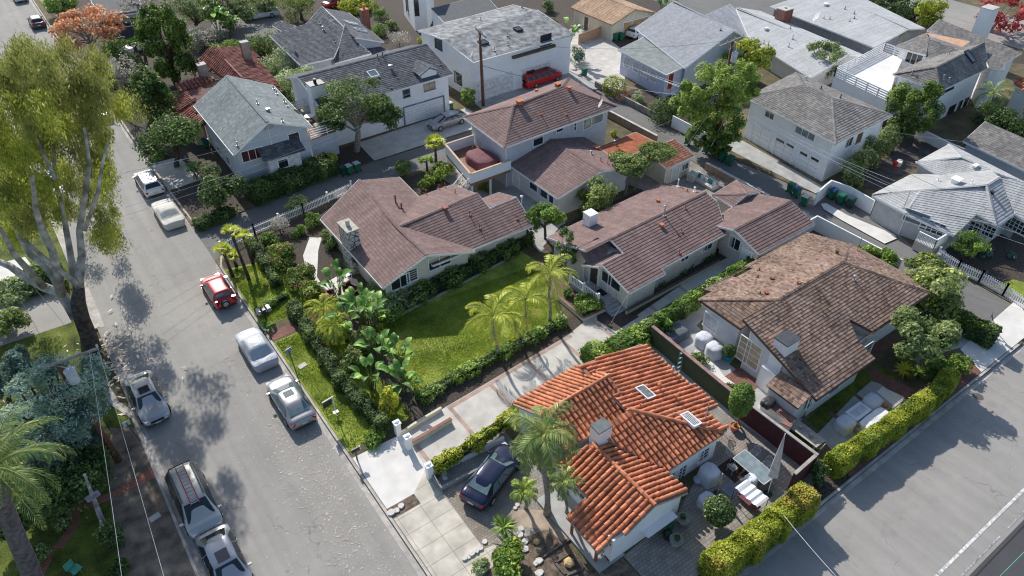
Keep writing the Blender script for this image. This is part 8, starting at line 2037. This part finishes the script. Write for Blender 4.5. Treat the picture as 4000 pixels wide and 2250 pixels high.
turq=mat('turquoise_glaze',(.02,.28,.36),.3); stonep=mat('grey_stone_pot',(.32,.30,.27),.9,.1,4)
pot('turquoise glazed pot with a dark leafy shrub beside the french doors',Z21,1625,1265,.33,.5,turq,'dark',.5,n=1300)
pot('terracotta pot at the foot of the clipped round topped tree',Z22,1675,345,.3,.45,terr,'olive',.12,n=80)
pot('octagonal grey stone pot by the corner of the tiled house',Z22,1285,1045,.36,.45,stonep,'dark',.18,n=120)
pot('octagonal grey stone pot below the other near the round bush',Z22,1235,1205,.36,.45,stonep,'dark',.18,n=120)
pot('dark round pot against the shaded wall of the tiled house',Z22,1170,1160,.28,.35,mat('black_glaze',(.03,.03,.035),.4),'dark',.15,n=80)
pot('terracotta pot below the street hedge, uppermost',Z22,1860,1190,.3,.4,terr,'dark',.15,n=80);pot('terracotta pot below the street hedge, middle',Z22,1660,1360,.3,.4,terr,'dark',.15,n=80);pot('terracotta pot below the street hedge, lowest',Z22,1520,1440,.3,.4,terr,'dark',.15,n=80)
pot('white round bucket on the shaded pavers by the covered barbecue',Z22,1395,745,.24,.35,mat('pale_blue_bucket',(.4,.45,.5),.5))
pot('dark pot on the porch floor corner of the tiled house',Z22,745,1215,.22,.35,mat('black_glaze',(.03,.03,.035)),'dark',.15,n=60,z=.28)
c=gz(Z22,1190,1100); m=MB(); m.box((c.x,c.y,.4),(.5,.25,.6),.3,taper=.8); o=m.build('soil_bag',mat('green_plastic_sack',(.02,.12,.06),.5)); tag(o,'green and white sack of soil leaning by the wall','sack')
# ladder by the green wall
def ladder(label,a,b,w_,mt,n=5):
    a=Vector(a);b=Vector(b); root=thing('step_ladder',label,'ladder',a); sd=Vector((w_/2,0,0))
    for s in (-1,1): m=MB(); m.beam(a+sd*s,b+sd*s*.7,.06); m.build('rail',mt,root)
    for k in range(n): t=(k+.6)/n; m=MB(); m.beam(a.lerp(b,t)-sd*(1-.3*t),a.lerp(b,t)+sd*(1-.3*t),.1,.03); m.build('rung',galv,root)
c=gz(Z21,1250,1375); ladder('green step ladder leaning on the dark green wall',(c.x,c.y,.12),(c.x+.45,c.y+.35,1.75),.5,mat('green_fibreglass',(.03,.28,.25),.5))
# garden seats by the maroon house
def armchair(label,x,y_,rz,mt,name='garden_armchair',w_=.75,cush=None):
    root=thing(name,label,'chair',(0,0,0)); m=MB(); m.box((0,0,.22),(w_,.7,.24)); m.build('seat',mt,root); m=MB(); m.box((0,.33,.5),(w_,.14,.6)); m.build('backrest',mt,root)
    for s in (-1,1): m=MB(); m.box((s*w_/2,0,.35),(.12,.7,.4)); m.build('armrest',mt,root)
    if cush:
        for k,cm in enumerate(cush): m=MB(); m.box((-w_/2+.35+k*(w_-.7)/max(1,len(cush)-1),.18,.52),(.42,.16,.4),RN.uniform(-.3,.3),taper=.85); m.build('cushion',cm,root)
    root.location=(x,y_,.125); root.rotation_euler=(0,0,rz)
mrc=mat('maroon_cushion',(.13,.03,.04),.8)
q_=gz(Z11,712,755); armchair('maroon cushioned garden armchair on the sunny terrace',q_.x,q_.y,.3,mrc)
q_=gz(Z11,790,805); armchair('maroon garden seat half behind the pale shrub',q_.x,q_.y,-1.4,mrc,w_=.9)
q_=gz(Z11,570,800); armchair('dark maroon seat beneath the bird of paradise leaves',q_.x,q_.y,1.4,mrc)
c=gz(Z11,695,815); m=MB(); m.box((c.x,c.y,.45),(.75,.55,.05),.3); m.box((c.x,c.y,.28),(.6,.4,.3),.3); o=m.build('garden_table',white); tag(o,'small white square table between the maroon seats','table')
c=gz(Z11,685,660); m=MB(); m.box((c.x,c.y,.62),(.8,.6,.05),.2)
for dx,dy in ((-.35,-.25),(.35,-.25),(.35,.25),(-.35,.25)): m.beam((c.x+dx,c.y+dy,.12),(c.x+dx,c.y+dy,.62),.05)
o=m.build('potting_table',white); tag(o,'white potting table beside the hedge and chimney','table')
# courtyard sofa
q_=gz(Z20,1465,1425); tq=mat('teal_cushion',(.02,.28,.28),.8); wc=mat('white_cushion',(.72,.7,.66),.8)
armchair('white outdoor sofa with teal and white cushions by the tan block wall',q_.x+.4,q_.y+.6,-1.57,mat('cream_sofa',(.55,.53,.48),.8),'garden_sofa',2.6,[tq,wc,wc,tq,wc])
c=gz(Z20,1360,1375); m=MB(); m.box((c.x+.3,c.y+.3,.45),(1.0,.7,.7),.2); m.box((c.x+.3,c.y+.3,.83),(1.1,.8,.06),.2); o=m.build('storage_box',mat('cream_plastic',(.55,.53,.47),.6)); tag(o,'cream storage box between the shed and the sofa','box')
# porch furniture
c=rot(30.6,32.0,.55); chair('white iron chair on the bungalow porch nearest the railing',c.x,c.y,.5).location.z=.56; c=rot(30.5,33.0,.55); chair('white iron chair on the bungalow porch nearest the house corner',c.x,c.y,2.2).location.z=.56
m=MB(); c=rot(31.0,31.2,.56); m.box((c.x,c.y,.562),(.5,.8,.015)); o=m.build('door_mat',blackr); tag(o,'black door mat on the grey porch floor','mat')
# grey house deck furniture
c=g(q1,815,410,2.6); 
for i,(x,y_,l_) in enumerate(((740,400,'beige covered seat at the far corner of the white railed deck'),(785,400,'beige armchair on the white railed deck beside the round table'),(815,485,'beige cushioned seat nearest the front of the white railed deck'))):
    p=g(q1,x,y_,2.6); draped('deck_seat',l_,p,(.95,.95),.6,mat('beige_canvas',(.42,.38,.29),.8),pw=4,cat='chair')
p=g(q1,760,435,2.6); m=MB(); m.lathe((p.x,p.y,2.6),[(.25,0),(.05,.04),(.05,.5),(.5,.52),(.5,.56)],18); o=m.build('round_table',white); tag(o,'white round table on the railed deck','table')
# dishes
def dish(label,c,r=.4,az=2.5):
    root=thing('satellite_dish',label,'satellite dish',c); c=Vector(c); m=MB(); m.tube([c,c+Vector((0,0,.5))],.03,6); m.build('mast',galv,root)
    ax=Vector((math.cos(az),math.sin(az),.5)).normalized(); s=ax.cross(Vector((0,0,1))).normalized(); u=s.cross(ax); o_=c+Vector((0,0,.65)); vs=[o_];fs=[];n=16
    for k in range(n): th=2*math.pi*k/n; vs.append(o_+ax*.1+s*math.cos(th)*r+u*math.sin(th)*r)
    for k in range(n): fs.append((0,1+k,1+(k+1)%n))
    m=MB(); m.mesh(vs,fs,.5); m.beam(o_-u*r*.8,o_+ax*.5,.02); m.build('dish',mat('pale_dish_grey',(.55,.55,.56),.5),root,smooth=True)
for fn,x,y_,z,l_,r in ((Z20,670,830,5.1,'satellite dish on the right eave of the two storey maroon roof',.42),(Z30,360,165,3.0,'large satellite dish on the eave of the long pale roof',.6),(Z10,1635,455,5.2,'satellite dish on a tripod at the corner of the flat grey roof',.4),(q1,685,375,4.5,'satellite dish at the eave of the grey green roof',.4),(Z10,290,370,3.6,'thin aerial dish on the charcoal roof',.3)):
    dish(l_,tuple(g(fn,x,y_,z)),r)
# raised bed timbers, stones
tim=mat('dark_timber',(.12,.10,.09),.9,.2,5)
def timber(label,a,b):
    m=MB(); A_,B_=g(Z22,*a,.16),g(Z22,*b,.16); m.beam(A_,B_,.14,.14); o=m.build('timber_beam',tim); tag(o,label,'timber','timber edging of the soil bed')
for t in (('long timber lying across the soil bed',(225,1310),(450,1160)),('timber on the left side of the bed frame',(320,1350),(440,1275)),('timber along the lower left of the bed frame',(325,1350),(410,1449)),('timber on the right side of the bed frame',(450,1290),(540,1390)),('timber closing the bed frame at the bottom',(400,1449),(530,1395))): timber(*t)
c=g(Z22,430,1355,.12); m=MB(); m.lathe((c.x,c.y,.12),[(.28,0),(.32,.12),(.26,.25),(.12,.3)],6); o=m.build('sandstone_block',mat('sandstone_yellow',(.55,.38,.18),.9,.15,4)); tag(o,'yellow sandstone block inside the timber bed frame','stone')
c=g(Z22,185,1195,.12); m=MB(); m.lathe((c.x,c.y,.12),[(.18,0),(.2,.07),(.1,.14)],6); o=m.build('sandstone_block',mat('sandstone_yellow',(.55,.38,.18))); tag(o,'small sandstone on the bare soil left of the long timber','stone')
stn=mat('white_flagstone',(.60,.57,.52),.9,.1,4)
for i,(fn,x,y_,r) in enumerate(((Z22,65,1100,.18),(Z22,55,1140,.22),(Z22,97,1190,.22),(Z22,42,1200,.2),(Z22,97,1250,.24),(Z22,205,1338,.22),(Z22,180,1355,.18),(Z22,205,1430,.25),(Z12,1020,975,.24),(Z12,1062,958,.2),(Z12,1095,925,.2),(Z12,1690,1243,.18),(Z12,1660,1262,.18),(Z12,1630,1285,.18),(Z12,1600,1305,.18),(Z12,1575,1318,.16),(Z12,1725,1195,.17),(Z12,1420,680,.2),(Z12,1428,715,.18),(Z22,40,915,.14),(Z22,25,940,.12))):
    c=g(fn,x,y_,.12); n=7; a0=RN.uniform(0,6); m=MB(); m.prism([(c.x+math.cos(a0+k*2*math.pi/n)*r*RN.uniform(.8,1.15),c.y+math.sin(a0+k*2*math.pi/n)*r*RN.uniform(.7,1.1)) for k in range(n)],.12,.20+RN.uniform(0,.05)); o=m.build('flat_stone',stn); tag(o,'flat white stone lying on the soil beside a path or pavement','stone','flat white stones in the front garden')
# utility cover plates
for fn,x,y_,l_ in ((Z11,350,1310,'pale rectangular utility cover in the verge lawn'),(Z02,1168,1005,'pale utility cover in the shady dirt verge'),(Z32,1185,190,'oval utility cover in the brick verge')):
    c=g(fn,x,y_,.15); m=MB(); m.box((c.x,c.y,.15),(.6,.4,.03),.2); o=m.build('utility_cover',concrete); tag(o,l_,'cover plate')
c=g(Z30,985,1240,.2); m=MB(); m.box((c.x,c.y,.35),(.8,.5,.45),.3); o=m.build('cool_box',mat('white_plastic_box',(.7,.7,.7),.5)); tag(o,'white box on the dark yard behind the apartment','box')
c=g(Z30,955,1250,.2); m=MB(); m.lathe((c.x,c.y,.15),[(.2,0),(.25,.45),(.26,.46)],12); o=m.build('bucket',mat('red_plastic_bucket',(.6,.03,.02),.5)); tag(o,'red bucket next to the white box in the dark yard','bucket')
c=g(Z20,610,700,.1)
b=G(*Z21(72,180),.1); m=MB(); m.tube([b,b+Vector((0,0,1.9))],.05,8); m.lathe(b+Vector((0,0,1.9)),[(.05,0),(.14,.06),(.14,.16),(.04,.22)],12); o=m.build('lamp_post',trimw); tag(o,'white lamp post at the corner of the maroon house','lamp post')
